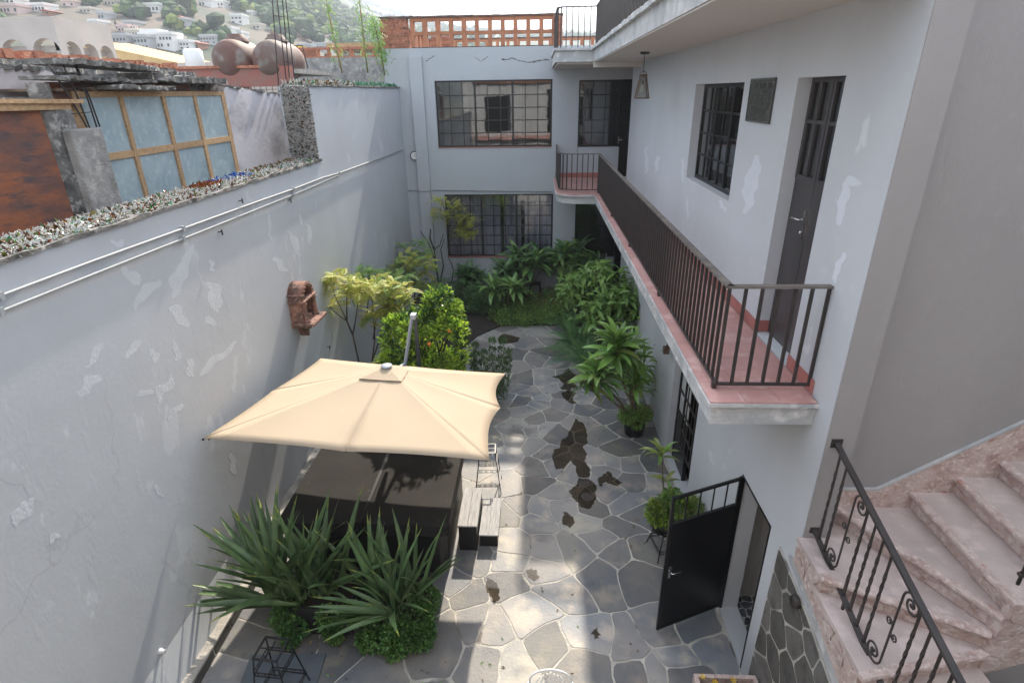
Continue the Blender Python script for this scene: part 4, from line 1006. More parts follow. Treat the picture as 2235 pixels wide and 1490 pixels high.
hstrip(cp, xp0-.02, xq1+.02, YB-.015, YB+.28, ZP1-.043, ZP1); part('coping', cp, M['coping'], par)
par2 = empty('roof_parapet', (0, 25.2, ZP0), 'second orange brick lattice parapet, farther back and lower in the picture behind the balcony railing', 'parapet')
xs = []
x = -3.6
while x < 5.6: xs += [x, x+.30]; x += .415
lattice(par2, xs, 25.07, 25.28, ZP0, ZP1)
cp = MB(); hstrip(cp, -4.38, 5.8, 25.04, 25.31, ZP1-.043, ZP1); part('coping', cp, M['coping'], par2)
pier(par2, -4.36, -3.71, 25.05, 25.30, ZP0, ZP1-.045)
par3 = empty('roof_parapet', (-4.25, 21.5, ZP0), 'brick parapet on the left side of the rear roof, seen edge-on through the openings', 'parapet')
part('wall_run', MB().box(-4.37,-4.15,YB+.27,25.03,ZP0,ZP0+.30), M['brick'], par3)
for k in range(10): boxinst('lattice_block', M['lattice'], par3, -4.36,-4.16, YB+.5+k*.70, YB+.80+k*.70, ZP0+.302, ZP1-.08)
part('coping', MB().box(-4.39,-4.13,YB+.27,25.03,ZP1-.078,ZP1-.03), M['coping'], par3)
pr = empty('roof_stair_hut', (-3.3, 20.2, 7.0), 'small brick pier on the rear roof behind the lattice', 'brick pier')
pier(pr, -3.35, -2.75, 20.0, 20.5, 6.99, 7.78)

# ================================================================ UMBRELLA
um = empty('cantilever_umbrella', (-1.95, 8.5, 0), 'large square sand coloured cantilever umbrella over the covered hot tub', 'umbrella')
c4 = [P('Z', 2.40, 443, 957), P('Z', 2.36, 1068, 1005), P('Z', 2.20, 1103, 815), P('Z', 2.26, 700, 782)]     # near left, near right, far right, far left
mids = [P('Z', 2.39, 752, 985), P('Z', 2.29, 1092, 890), (c4[2]+c4[3])/2+Vector((0,-.04,.08)), P('Z', 2.345, 596, 852)]
mids[2].z = 2.24
ctr = (c4[0]+c4[1]+c4[2]+c4[3])/4
tries_ = [z/100 for z in range(240, 340)]
best = min(tries_, key=lambda z: abs(( (lambda q: 745-FPX*q[1]/q[2])(AX@(np.array([ctr.x, ctr.y+.25, z])-EYE))) - 806))
apex = Vector((ctr.x+.05, ctr.y+.25, best))
ring = [c4[0], mids[0], c4[1], mids[1], c4[2], mids[2], c4[3], mids[3]]
cv = MB(); NS, NT = 10, 12
for s in range(8):
    a, b = ring[s], ring[(s+1) % 8]; vs = []; fs = []
    for j in range(NT+1):
        t = j/NT
        for i in range(NS+1):
            u = i/NS
            e = a.lerp(b, u); c = (apex-e); e2 = e + Vector((c.x,c.y,0)).normalized()*((.035,.035,.10,.10,.03,.03,.03,.03)[s]*4*u*(1-u))
            p = apex.lerp(e2, t)
            sag = -.014*math.sin(PI*t)*4*u*(1-u)
            p = p+Vector((0,0,sag*.9))
            vs.append(tuple(p))
    for j in range(NT):
        for i in range(NS): fs.append((j*(NS+1)+i, j*(NS+1)+i+1, (j+1)*(NS+1)+i+1, (j+1)*(NS+1)+i))
    cv.add(vs, fs, 0, True)
cvo = part('canopy', cv, M['canopy'], um)
so = cvo.modifiers.new('cloth', 'SOLIDIFY'); so.thickness = .003
# wind vent: a small second roof
vt = MB(); k = .17
vr = [apex+(p-apex)*k+Vector((0,0,.012)) for p in ring]
for s in range(8): vt.add([tuple(apex+Vector((0,0,.05))), tuple(vr[s]), tuple(vr[(s+1)%8])], [(0,1,2)])
part('vent_flap', vt, M['canopy'], um)
sm_ = MB()
for a, b in ((vr[7], vr[1]), ): sm_.tube([tuple(vr[0]+Vector((0,0,.004))), tuple(vr[1]+Vector((0,0,.004))), tuple(vr[2]+Vector((0,0,.004)))], .004, 5)
part('vent_seam', sm_, M['iron'], um)
hb = MB().lathe(tuple(apex+Vector((0,0,.05))), [(0,-.02),(.07,-.012),(.08,.002),(.08,.01),(.04,.018),(.03,.024),(0,.027)], 20); part('finial', hb, M['alu'], um)
for p in ring: part('rib', MB().bar(tuple(apex-Vector((0,0,.055))), tuple(p+(apex-p)*.02-Vector((0,0,.03))), .018, .026), M['alu_dk'], um)
part('corner_cap', MB().lathe(tuple(c4[0]+Vector((0,0,-.01))), [(0,-.015),(.014,-.01),(.014,.01),(0,.014)], 8), M['iron_blk'], um)
mt = P('Y', 8.5, 903, 690)
part('mast', MB().bar((mt.x+.02,8.5,.05), (mt.x+.02,8.5,mt.z), .045, .06), M['alu_dk'], um, bevel=.006)
sp = P('Y', 8.25, 884, 796)
part('boom', MB().bar((mt.x-.02,8.44,mt.z), tuple(Vector((sp.x, 8.25, sp.z))), .035, .05), M['alu'], um, bevel=.005)
part('boom_arm', MB().bar(tuple(Vector((sp.x, 8.25, sp.z))), tuple(apex-Vector((0,0,.10))), .05, .06), M['alu'], um)
part('boom_cap', MB().box(mt.x-.045, mt.x+.045, 8.41, 8.55, mt.z-.03, mt.z+.05), M['alu'], um, bevel=.01)
part('base', MB().box(mt.x-.4, mt.x+.45, 8.15, 8.95, .005, .07), M['concrete'], um)

# ================================================================ HOT TUB, STEPS, STOOLS
tub = empty('hot_tub', (-2.3, 6.7, 0), 'square black hot tub closed with a folding brown vinyl cover under the umbrella', 'hot tub')
def rrect(x0, x1, y0, y1, r, n=5):
    pts = []
    for cx, cy, a0 in ((x1-r,y0+r,-PI/2),(x1-r,y1-r,0),(x0+r,y1-r,PI/2),(x0+r,y0+r,PI)):
        pts += [(cx+r*math.cos(a0+PI/2*k/n), cy+r*math.sin(a0+PI/2*k/n)) for k in range(n+1)]
    return pts
X0, X1, Y0, Y1 = -3.46, -1.16, 5.82, 7.62
part('cabinet', MB().prism(rrect(X0+.03, X1-.03, Y0+.03, Y1-.03, .16), .0, .80), M['tub_body'], tub, bevel=.01)
Xm = -2.33
for a, b in ((X0, Xm-.012), (Xm+.012, X1)):
    pts = rrect(a, b, Y0, Y1, .10 if a == X0 or b == X1 else .02)
    mb = MB().prism(pts, .78, .90); part('cover_half', mb, M['tub_cover'], tub, bevel=.02)
part('hinge_strap', MB().box(Xm-.022, Xm+.022, Y0-.01, Y1+.005, .885, .908).box(Xm-.02,Xm+.02,Y0-.012,Y0-.001,.70,.905), M['iron_blk'], tub)
part('cover_skirt', MB().prism(rrect(X0-.004, X1+.004, Y0-.004, Y1+.004, .10), .70, .79), M['tub_cover'], tub)
part('cover_handle', MB().tube([(X0+.02+.02*math.sin(0), 7.05, .87),(X0-.03,7.03,.88),(X0-.035,6.93,.88),(X0+.02,6.9,.87)], .008, 6), M['iron_blk'], tub)
sp_ = empty('tub_steps', (-.85, 6.7, 0), 'two step grey deck board steps beside the hot tub', 'steps')
x3 = [P('Z', .46, 1003, 1150).x, P('Z', .46, 1050, 1080).x]
def st_step(x0, x1, y0, y1, z, nb=2):
    part('step_box', MB().box(x0+.015, x1-.015, y0+.012, y1-.012, .0, z-.025), M['tub_body'], sp_)
    w_ = (x1-x0)/nb
    for k in range(nb): part('board', MB().box(x0+k*w_+.003, x0+(k+1)*w_-.003, y0, y1, z-.024, z), M['deck'], sp_, bevel=.003)
u = [P('Z', .46, 1001, 1145), P('Z', .46, 1013, 1065), P('Z', .46, 1050, 1078)]
v = [P('Z', .22, 1040, 1167), P('Z', .22, 1085, 1168), P('Z', .22, 1090, 1088)]
st_step(u[0].x-.02, u[2].x+.01, u[0].y-.02, u[1].y+.02, .46); st_step(u[2].x+.012, v[1].x+.02, v[0].y, v[2].y+.02, .22)

def stool(loc, rz, label, scale=1.0, H_=.75, group='black iron plant stands'):
    t = empty('iron_stand', loc, label, 'iron stand', group, rz)
    t.scale = (scale, scale, scale)
    def pl(nm, mb): 
        me = mb.mesh(nm, M['iron_blk']); o = bpy.data.objects.new(nm, me); COL.objects.link(o); o.parent = t
    s0, s1 = .125, .21
    for sx in (-1,1):
        for sy in (-1,1): pl('leg', MB().tube([(sx*s0,sy*s0,H_),(sx*s1,sy*s1,0)], .0085, 6))
    f = MB()
    for s in (-1,1): f.bar((-s0-.012,s*(s0+.004),H_),(s0+.012,s*(s0+.004),H_),.022,.012); f.bar((s*(s0+.004),-s0,H_),(s*(s0+.004),s0,H_),.022,.012)
    f.bar((-s0,0,H_),(s0,0,H_),.014,.006); f.bar((0,-s0,H_),(0,s0,H_),.014,.006); pl('seat_frame', f)
    for zz in (.13, .52):
        r_ = MB(); k = s0+(s1-s0)*(H_-zz)/H_
        for s in (-1,1):
            for dz in (0,.05):
                r_.bar((-k,s*k,zz+dz),(k,s*k,zz+dz),.009); r_.bar((s*k,-k,zz+dz),(s*k,k,zz+dz),.009)
            n = 4
            for i in range(n):
                cx = -k+2*k*(i+.5)/n
                for ax_ in (0,1):
                    pts = [((cx+.02*math.cos(a), s*k, zz+.025+.02*math.sin(a)) if ax_ == 0 else (s*k, cx+.02*math.cos(a), zz+.025+.02*math.sin(a))) for a in [2*PI*q/10 for q in range(11)]]
                    r_.tube(pts, .0035, 4)
        pl('ring_rail', r_)
    return t
s1 = P('Z', 0, 1066, 1068); stool((s1.x, s1.y+.1, 0), .05, 'tall black iron stand with ring rails beside the tub steps')
s2 = P('Z', .75, 592, 1418); stool((s2.x, s2.y, .02), -.08, 'black iron stand with open square top on the blue grey slab, lower left')
cs_ = [P('Z', .02, x, y) for x, y in ((548,1428),(712,1425),(690,1496),(520,1500))]
sb = MB().prism([(p.x,p.y) for p in (cs_[3],cs_[2],cs_[1],cs_[0])], .006, .024); single('floor_slab', sb, M['slab_blue'], (cs_[0].x,cs_[0].y,.006), 'flat blue grey slab on the ground under the iron stand, lower left', 'slab', bevel=.003)

# ================================================================ WALL SHRINE
nx = empty('wall_shrine', (XW, 9.05, 2.65), 'carved reddish stone niche with columns and a shelf hung on the left wall', 'shrine')
ya, yb_, z0s = P('X', XW, 640, 703).y, P('X', XW, 668, 690).y, 2.70
ya = 8.60; yb_ = 9.40; D_ = .30
part('shelf', MB().box(XW+.002, XW+D_+.16, ya-.06, yb_+.10, 2.62, 2.69), M['terracotta'], nx, bevel=.012)
part('shelf_moulding', MB().box(XW+.002, XW+D_+.08, ya-.02, yb_+.05, 2.56, 2.62), M['terracotta'], nx, bevel=.02)
br = MB().prism([(ya+.22,2.56),(ya+.56,2.56),(ya+.50,2.44),(ya+.42,2.32),(ya+.39,2.20),(ya+.36,2.32),(ya+.28,2.44)], XW+.002, XW+.20, axis='X'); part('corbel', br, M['terracotta'], nx, bevel=.02)
part('side_panel', MB().box(XW+.002, XW+D_-.06, ya, ya+.05, 2.691, 3.22), M['terracotta'], nx, bevel=.008); part('side_panel', MB().box(XW+.002, XW+D_-.06, yb_-.05, yb_, 2.691, 3.22), M['terracotta'], nx, bevel=.008)
part('back_panel', MB().box(XW+.002, XW+.05, ya+.051, yb_-.051, 2.691, 3.22), M['terracotta'], nx)
for y_ in (ya+.07, ya+.27, yb_-.27, yb_-.07):
    xx = XW+(D_-.02 if y_ in (ya+.07, yb_-.07) else .12)
    part('column', MB().lathe((xx, y_, 2.691), [(.075,0),(.08,.04),(.055,.07),(.05,.10),(.047,.28),(.042,.42),(.06,.45),(.066,.49),(.05,.52),(.0,.53)], 12), M['terracotta'], nx)
part('inner_block', MB().box(XW+.05, XW+D_-.03, ya+.26, yb_-.26, 2.691, 2.80), M['terracotta'], nx, bevel=.01)
part('cornice', MB().box(XW+.002, XW+D_+.03, ya-.05, yb_+.03, 3.221, 3.27), M['terracotta'], nx, bevel=.012)
hood = []; n = 14; cyh = (ya+yb_)/2; Rh = (yb_-ya)/2+.0
outer = [(cyh+Rh*math.cos(PI*k/n), 3.271+.38*math.sin(PI*k/n)) for k in range(n+1)]; inner = [(cyh+(Rh-.12)*math.cos(PI*k/n), 3.271+.26*math.sin(PI*k/n)) for k in range(n+1)]
part('arched_hood', MB().prism(outer+inner[::-1], XW+.002, XW+D_-.01, axis='X'), M['terracotta'], nx, bevel=.008)
part('hood_back', MB().prism(outer[1:-1], XW+.001, XW+.07, axis='X'), M['terracotta'], nx)
nx.location = (XW, 8.73, 2.66); nx.scale = (.85, .62, .66)
for k in range(1, 9):
    a = PI*k/9; part('scallop', MB().lathe((XW+D_-.01, cyh+(Rh-.06)*math.cos(a), 3.271+.32*math.sin(a)), [(0,.03),(.03,.02),(.042,0)], 8, axis='X'), M['terracotta'], nx)
part('hood_band', MB().box(XW+.002, XW+D_+.02, ya-.02, ya+.02, 3.40, 3.425), M['terracotta'], nx)

# ================================================================ CONDUITS, METER, LAMP, PLAQUE, DRAINS
def conduit(name, pts2, label, r=.013):
    pts = [P('X', XW+.03, x, y) for x, y in pts2]
    mb = MB().tube(pts, r, 8)
    for p in pts[1:-1:2]: mb.box(XW+.001, XW+.05, p.y-.02, p.y+.02, p.z-.03, p.z+.03)
    return single(name, mb, M['pipe'], tuple(pts[0]), label, 'conduit', 'grey conduits clipped to the left wall')
conduit('conduit', [(-60,667),(0,646),(200,571),(400,499),(560,441),(640,413),(705,388),(740,378),(880,327)], 'upper grey conduit clipped along the left wall, running on to the rear corner')
conduit('conduit', [(-60,701),(0,680),(200,600),(400,521),(560,457),(640,425),(690,404),(740,381)], 'lower grey conduit that joins the upper one halfway along the left wall')
a1_, a2_ = P('Y', YB-.03, 880, 326), P('Y', YB-.03, 887, 415)
b1_ = P('Y', YB-.03, 965, 418); b2_ = P('Y', YB-.03, 1206, 419)
single('conduit', MB().tube([a1_, a2_], .015, 8).tube([a2_, (-3.66,YB-.03,a2_.z-.01)], .015, 8).tube([(-3.66,YB-.03,a2_.z-.01),(-3.66,YB-.14,a2_.z-.01),(-3.24,YB-.14,a2_.z-.01),(-3.24,YB-.02,a2_.z-.01),(.46,YB-.02,b2_.z)], .013, 8), M['pipe'], tuple(a1_), 'thin grey conduit down the rear corner and across above the curtained window', 'conduit')
c0_ = P('Y', YB-.04, 905, 340)
ga = empty('round_meter', tuple(c0_), 'round white faced meter on the rear wall beside the pilaster', 'meter')
part('case', MB().lathe(tuple(c0_), [(.0,.035),(.12,.035),(.135,.02),(.135,-.03),(.115,-.035),(.11,-.02)], 24, axis='Y'), M['iron'], ga)
part('dial', MB().lathe(tuple(c0_), [(0,-.021),(.11,-.021)], 24, axis='Y'), M['white_paint'], ga)
part('needle', MB().bar(tuple(c0_+Vector((-.01,-.024,-.01))), tuple(c0_+Vector((.05,-.024,.06))), .008,.004, up=(0,1,0)), M['iron_blk'], ga)
# pendant lantern
lx, ly = 1.80, 10.75
lan = empty('pendant_lantern', (lx, ly, 6.68), 'dark trapezoid lantern with a clear bulb hanging under the upper balcony', 'lantern')
part('ceiling_rose', MB().lathe((lx,ly,6.645), [(.0,0),(.06,.0),(.085,.02),(.085,.036),(0,.037)], 20), M['iron'], lan)
part('stem', MB().tube([(lx,ly,6.65),(lx,ly,6.36)], .006, 6).tube([(lx+.05*math.cos(a),ly,6.355+.03*math.sin(a)) for a in [PI*k/8 for k in range(9)]], .006, 6), M['iron'], lan)
ZT_, ZB_ = 6.30, 5.97; a_, b_ = .05, .105
part('cap', MB().box(lx-a_-.01,lx+a_+.01,ly-a_-.01,ly+a_+.01,ZT_-.0,ZT_+.045), M['brass'], lan)
f = MB()
for sx in (-1,1):
    for sy in (-1,1): f.bar((lx+sx*a_,ly+sy*a_,ZT_),(lx+sx*b_,ly+sy*b_,ZB_),.016)
for s in (-1,1): f.bar((lx-b_,ly+s*b_,ZB_),(lx+b_,ly+s*b_,ZB_),.018); f.bar((lx+s*b_,ly-b_,ZB_),(lx+s*b_,ly+b_,ZB_),.018)
part('frame', f, M['brass'], lan)
for ang in range(4):
    c, s = math.cos(ang*PI/2), math.sin(ang*PI/2)
    q = lambda u, v, z: (lx+c*u-s*v, ly+s*u+c*v, z)
    part('pane', MB().add([q(a_*.97,-a_*.85,ZT_),q(a_*.97,a_*.85,ZT_),q(b_*.97,b_*.9,ZB_+.01),q(b_*.97,-b_*.9,ZB_+.01),q(a_*.97-.003,-a_*.85,ZT_),q(a_*.97-.003,a_*.85,ZT_),q(b_*.97-.003,b_*.9,ZB_+.01),q(b_*.97-.003,-b_*.9,ZB_+.01)], [(0,1,2,3),(7,6,5,4),(0,4,5,1),(1,5,6,2),(2,6,7,3),(3,7,4,0)]), M['lglass'], lan)
part('bulb', MB().lathe((lx,ly,6.06), [(0,0),(.03,.01),(.038,.035),(.03,.075),(.016,.11),(.014,.13)], 14), M['frost_white'], lan)
part('bulb_socket', MB().lathe((lx,ly,6.185), [(.018,0),(.018,.06),(.006,.065),(.006,.115)], 12), M['brass'], lan)
# plaque
pq = empty('bronze_plaque', (XR, 6.6, 5.98), 'dark cast plaque with rows of worn raised lettering beside the balcony door', 'plaque')
py0, py1 = 6.23, 7.0; pz0, pz1 = 5.765, 6.195
py0 = P('X', XR, 1683, 260).y; py1 = P('X', XR, 1634, 240).y
part('plate', MB().box(XR-.018, XR-.001, py0, py1, pz0, pz1), M['plaque'], pq, bevel=.004)
part('border', MB().box(XR-.024,XR-.0185,py0,py1,pz0,pz0+.018).box(XR-.024,XR-.0185,py0,py1,pz1-.018,pz1).box(XR-.024,XR-.0185,py0,py0+.016,pz0+.018,pz1-.018).box(XR-.024,XR-.0185,py1-.016,py1,pz0+.018,pz1-.018), M['plaque_txt'], pq)
tx = MB(); hgt = pz1-pz0
for row, (fy, l, h_) in enumerate(((.17,.75,.05),(.29,.6,.035),(.38,.5,.02),(.47,.8,.035),(.56,.8,.03),(.66,.75,.03),(.75,.6,.05),(.85,.8,.03),(.92,.5,.02))):
    z = pz1-hgt*fy; y = (py0+py1)/2+l*(py1-py0)/2
    while y > (py0+py1)/2-l*(py1-py0)/2:
        w_ = random.uniform(.012,.022)
        if random.random() < .84:
            if random.random() < .6: tx.box(XR-.0215,XR-.0182,y-w_,y-w_+.004,z-h_/2,z+h_/2)
            if random.random() < .6: tx.box(XR-.0215,XR-.0182,y-.004,y,z-h_/2,z+h_/2)
            if random.random() < .7: tx.box(XR-.0213,XR-.0182,y-w_+.0041,y-.0041,z+h_/2-.004,z+h_/2)
            if random.random() < .4: tx.box(XR-.0213,XR-.0182,y-w_+.0041,y-.0041,z-.002,z+.002)
        y -= w_+.008
part('lettering', tx, M['plaque_txt'], pq, kind='stuff')
part('corner_screw', MB().lathe((XR-.024,py0+.04,pz1-.04), [(0,-.004),(.009,-.003),(.009,.003)], 10, axis='X').lathe((XR-.024,py1-.04,pz1-.04), [(0,-.004),(.009,-.003),(.009,.003)], 10, axis='X'), M['chrome'], pq)
# wall lamp bracket hidden half behind the balcony
wl = P('X', XR-.05, 1463, 752); single('wall_lamp', MB().box(XR-.10,XR-.002,wl.y-.03,wl.y+.03,wl.z-.03,wl.z+.03).box(XR-.16,XR-.06,wl.y-.05,wl.y+.05,wl.z-.16,wl.z-.04).bar((XR-.10,wl.y,wl.z+.0),(XR-.11,wl.y,wl.z-.05),.02), M['brass'], tuple(wl), 'small brass wall lamp beside the lower door, half hidden by the balcony', 'wall lamp')
# outlet fittings on the left wall
for px, py, nm, lb in ((349,1420,'wall_socket','small white plastic fitting low on the left wall'),):
    p = P('X', XW, px, py); single(nm, MB().lathe((XW,p.y,p.z), [(.03,0.001),(.03,.015),(.02,.03),(.02,.06),(.0,.06)], 12, axis='X'), M['white_paint'], tuple(p), lb, 'fitting')
for px, py in ((714,757),(628,437),(521,438),(476,506)):
    p = P('X', XW, px, py); single('wall_hook', MB().bar((XW,p.y,p.z),(XW+.05,p.y,p.z),.012).bar((XW+.05,p.y,p.z-.04),(XW+.05,p.y,p.z+.03),.014), M['iron'], tuple(p), {714:'dark hook low on the left wall behind the yellow leaves',628:'dark hook just under the conduits near the step of the wall top',521:'bent wire hook above the conduits',476:'rusty nail above the conduits, left of the bent wire'}[px], 'hook')
# drains and puddles
for (px, py, r, lb) in ((1276,1054,.085,'round floor drain with open rings in the wet paving, the farther of two'),(1283,1084,.085,'round cast iron floor drain grate, the nearer of two')):
    p = P('Z', 0, px, py)
    d = empty('floor_drain', (p.x,p.y,.006), lb, 'drain', 'floor drains'); mb = MB().lathe((p.x,p.y,.009), [(r,0),(r+.015,.001),(r+.02,-.003)], 28).lathe((p.x,p.y,.0085), [(r*.55,.0),(r*.62,.001),(r*.66,.0)], 24)
    part('rim', mb, M['drain'], d)
    for k in range(-4, 5):
        x = k*.018; l = math.sqrt(max(0, r*r-x*x)); part('grate_bar', MB().box(p.x+x-.004,p.x+x+.004,p.y-l,p.y+l,.005,.011), M['drain'], d)
def puddle(pts, label, cat='puddle', mat='puddle', z=.0052):
    w = [P('Z', .005, x, y) for x, y in pts]; poly = [(p.x, p.y) for p in w]
    if area(poly) < 0: poly = poly[::-1]
    q = []
    for i in range(len(poly)):
        a, b = poly[i], poly[(i+1)%len(poly)]
        for k in range(4):
            t = k/4; q.append((a[0]+(b[0]-a[0])*t+random.uniform(-.025,.025)*(k>0), a[1]+(b[1]-a[1])*t+random.uniform(-.025,.025)*(k>0)))
    mb = MB().add([(p[0], p[1], z) for p in q], [tuple(range(len(q)))])
    me = mb; o = single('puddle', mb, M[mat], (w[0].x, w[0].y, 0), label, cat, 'puddles on the paving'); return o
puddle([(1255,912),(1275,925),(1280,945),(1284,965),(1272,975),(1283,990),(1275,1005),(1290,1025),(1282,1042),(1262,1040),(1258,1018),(1244,1005),(1232,1022),(1215,1025),(1205,1000),(1208,980),(1222,975),(1225,960),(1240,950),(1248,930)], 'long brown puddle in the middle of the paving behind the drains')
puddle([(1264,1042),(1290,1048),(1302,1062),(1300,1090),(1290,1108),(1268,1108),(1262,1095),(1248,1085),(1240,1070),(1255,1060)], 'wet patch around the two floor drains')
puddle([(1315,1034),(1328,1028),(1340,1042),(1360,1052),(1345,1060),(1330,1055),(1322,1052),(1312,1062),(1304,1045)], 'small wet patch right of the drains', z=.0056)
puddle([(1240,802),(1248,812),(1258,818),(1254,832),(1262,850),(1248,845),(1240,858),(1235,850),(1222,848),(1232,838),(1218,826),(1205,822),(1222,818),(1232,812)], 'star shaped brown puddle near the broad leaved plants')
puddle([(1225,856),(1250,852),(1258,858),(1250,870),(1262,884),(1240,876),(1228,866)], 'narrow wet streak below the star shaped puddle')
puddle([(1085,738),(1100,728),(1135,736),(1130,745),(1110,750),(1090,748)], 'dark wet patch at the edge of the planting, rear left', z=.006)
puddle([(1232,1115),(1240,1120),(1252,1132),(1253,1148),(1243,1152),(1228,1144),(1228,1130)], 'small muddy puddle just in front of the drains')
puddle([(1060,1260),(1078,1268),(1090,1290),(1092,1305),(1080,1318),(1072,1300),(1062,1285)], 'brown puddle in the sunlight at the left edge of the bright strip')
puddle([(1148,1246),(1160,1238),(1172,1248),(1176,1262),(1166,1268),(1152,1260)], 'oval wet spot in the sunlit strip', z=.006)
puddle([(1290,1380),(1302,1366),(1312,1384),(1308,1392),(1296,1392)], 'tiny wet hollow at the right edge of the sunlit strip', z=.006)

# ---- planter box at the bottom edge, ornate white chair
pbx = empty('marble_planter', (2.0, 3.9, 0), 'pink marble trough planter with yellow flowers at the bottom edge of the picture', 'planter')
x0, x1 = 1.66, 2.30; y0, y1 = 3.72, 4.12; zt = .5
part('trough', MB().box(x0,x1,y1-.045,y1,0,zt).box(x0,x1,y0,y0+.045,0,zt).box(x0,x0+.045,y0+.046,y1-.046,0,zt).box(x1-.045,x1,y0+.046,y1-.046,0,zt), M['marble_edge'], pbx, bevel=.006)
part('soil', MB().box(x0+.046,x1-.046,y0+.046,y1-.046,.05,zt-.09), M['soil'], pbx)
ch = empty('garden_chair', (.13, 4.05, 0), 'pale ornate iron garden chair at the bottom edge, in the sunlit strip', 'chair')
cx, cy = P('Z', .8, 1202, 1465).x, P('Z', .8, 1202, 1465).y
ch.location = (cx, cy-.2, 0); ORG[ch] = Vector((cx, cy-.2, 0))
def rod(nm, pts, r=.011): part(nm, MB().tube(pts, r, 7), M['white_paint'], ch)
bt = cy
rod('back_frame', [(cx-.20,bt-.02,.42)]+[(cx-.21*math.cos(a),bt,.66+.17*math.sin(a)) for a in [PI*k/12 for k in range(13)]]+[(cx+.20,bt-.02,.42)])
for k in range(-3, 4): rod('back_bar', [(cx+k*.03,bt-.01,.43),(cx+k*.05,bt,.62),(cx+k*.035,bt,.79-abs(k)*.02)], .006)
for s in (-1,1): rod('arm', [(cx+s*.21,bt,.66),(cx+s*.28,bt-.12,.67),(cx+s*.26,bt-.34,.64),(cx+s*.22,bt-.38,.42)], .01)
part('seat', MB().lathe((cx,bt-.22,.42), [(0,0),(.20,0),(.22,.01),(.22,.025),(0,.02)], 24), M['white_paint'], ch)
for sx in (-1,1):
    for sy in (0,1): rod('leg', [(cx+sx*.17,bt-.06-.32*sy,.42),(cx+sx*.20,bt-.03-.38*sy,0)], .012)

# ================================================================ NEIGHBOURING ROOFS, LEFT
XN = -5.0
sh = empty('neighbour_shack', (-5.2, 8.0, 3.0), 'ramshackle neighbouring shack with a timber framed frosted window wall and broken concrete roof slabs', 'shack')
zc = [5.12]
cols = [P('X', XN, x, y).y for x, y in ((207,300),(293,325),(378,305),(445,305),(505,300))]
cols[0] = 6.45
zm = P('X', XN, 400, 318).z; ztop = 6.17; zbot = 4.6
wf = part('window_wall', MB().box(XN-.05, XN, cols[0], cols[0]+.09, zbot, ztop), M['wood'], sh, label='timber framed wall of frosted blue panes')
boxinst('batten', M['wood'], wf, XN-.05, XN, cols[-1]-.05, cols[-1]+.06, zbot, ztop)
for y in cols[1:-1]: boxinst('batten', M['wood'], wf, XN-.045, XN+.012, y-.035, y+.035, zbot, ztop)
for a, b in zip(cols, cols[1:]):
    for z0, z1 in ((zbot, zm-.04), (zm+.04, ztop-.05)): boxinst('pane', M['frosted'], wf, XN-.03, XN-.015, a+.02, b-.02, z0, z1)
    boxinst('batten', M['wood'], wf, XN-.04, XN+.006, a+.06 if a == cols[0] else a+.036, b-.036, zm-.04, zm+.04); boxinst('batten', M['wood'], wf, XN-.04, XN+.006, a+.06 if a == cols[0] else a+.036, b-.036, ztop-.06, ztop)
def slab(nm, x0, x1, y0, y1, z0, z1, mat, parent, tilt=0, label=None, n=30):
    """broken slab: ragged front edge"""
    mb = MB(); vs = []; fs = []
    for i in range(n+1):
        y = y0+(y1-y0)*i/n; zz = tilt*(i/n); jx = random.uniform(-.07,.04); jz = random.uniform(-.014,.014)
        vs += [(x0,y,z0+zz),(x1+jx,y,z0+zz+jz),(x1+jx+random.uniform(-.02,.02),y,z1+zz+jz),(x0,y,z1+zz)]
    for i in range(n):
        for k in range(4): fs.append((i*4+k,i*4+(k+1)%4,i*4+4+(k+1)%4,i*4+4+k))
    fs += [(0,1,2,3),(n*4+3,n*4+2,n*4+1,n*4)]; mb.add(vs, fs)
    return part(nm, mb, M[mat], parent, label)
def zpx(x, y): return P('X', XN+.15, x, y)
A_ = zpx(160,190); B_ = zpx(370,205); C_ = zpx(330,150); D2 = zpx(500,168); E2 = zpx(150,148); F2 = zpx(350,162); G2 = zpx(500,180)
slab('roof_slab', -5.9, XN+.16, zpx(325,160).y, zpx(497,165).y, 6.29, 6.37, 'concrete_dk', sh, -.02)
slab('roof_slab', -5.3, XN+.20, zpx(150,150).y, zpx(350,162).y, 6.43, 6.485, 'concrete_dk', sh, -.03)
slab('roof_slab', -5.25, XN+.18, zpx(120,160).y, zpx(345,180).y, 6.28, 6.315, 'concrete_dk', sh, -.02)
slab('roof_slab', -6.6, XN+.22, zpx(225,160).y, zpx(368,180).y, 6.20, 6.24, 'concrete_dk', sh, -.02)
slab('eave_board', -6.0, XN+.02, zpx(150,200).y, zpx(360,200).y, 6.175, 6.20, 'wood_dk', sh)
part('fascia_board', MB().box(XN-.10, XN-.052, cols[0]-.2, cols[3], 6.0, 6.26), M['rust'], sh)
part('roof_body', MB().box(-6.4, XN-.10, 7.3, 9.7, 6.19, 6.27), M['concrete_dk'], sh)
part('pier', MB().prism([(XN-.20,6.10),(XN+.10,6.15),(XN+.10,6.62),(XN-.16,6.70)], 3.0, 5.80), M['concrete'], sh, bevel=.02)
part('pier_rubble', MB().prism([(XN-.06,5.95),(XN+.0,6.0),(XN+.02,6.16),(XN-.05,6.2)], 4.9, 6.25), M['concrete_dk'], sh)
part('rusty_sheet', MB().box(XN-.04, XN-.02, 3.0, 6.02, 4.3, 6.03), M['rust'], sh, label='large rust stained sheet steel panel')
part('top_plank', MB().bar((XN+.0,3.4,6.05),(XN+.0,6.35,6.03),.06,.07).bar((XN+.02,5.3,6.09),(XN+.05,6.5,6.07),.05,.04), M['wood'], sh)
cg = MB(); vs = []; fs = []
yy = [3.6+.04*i for i in range(46)]
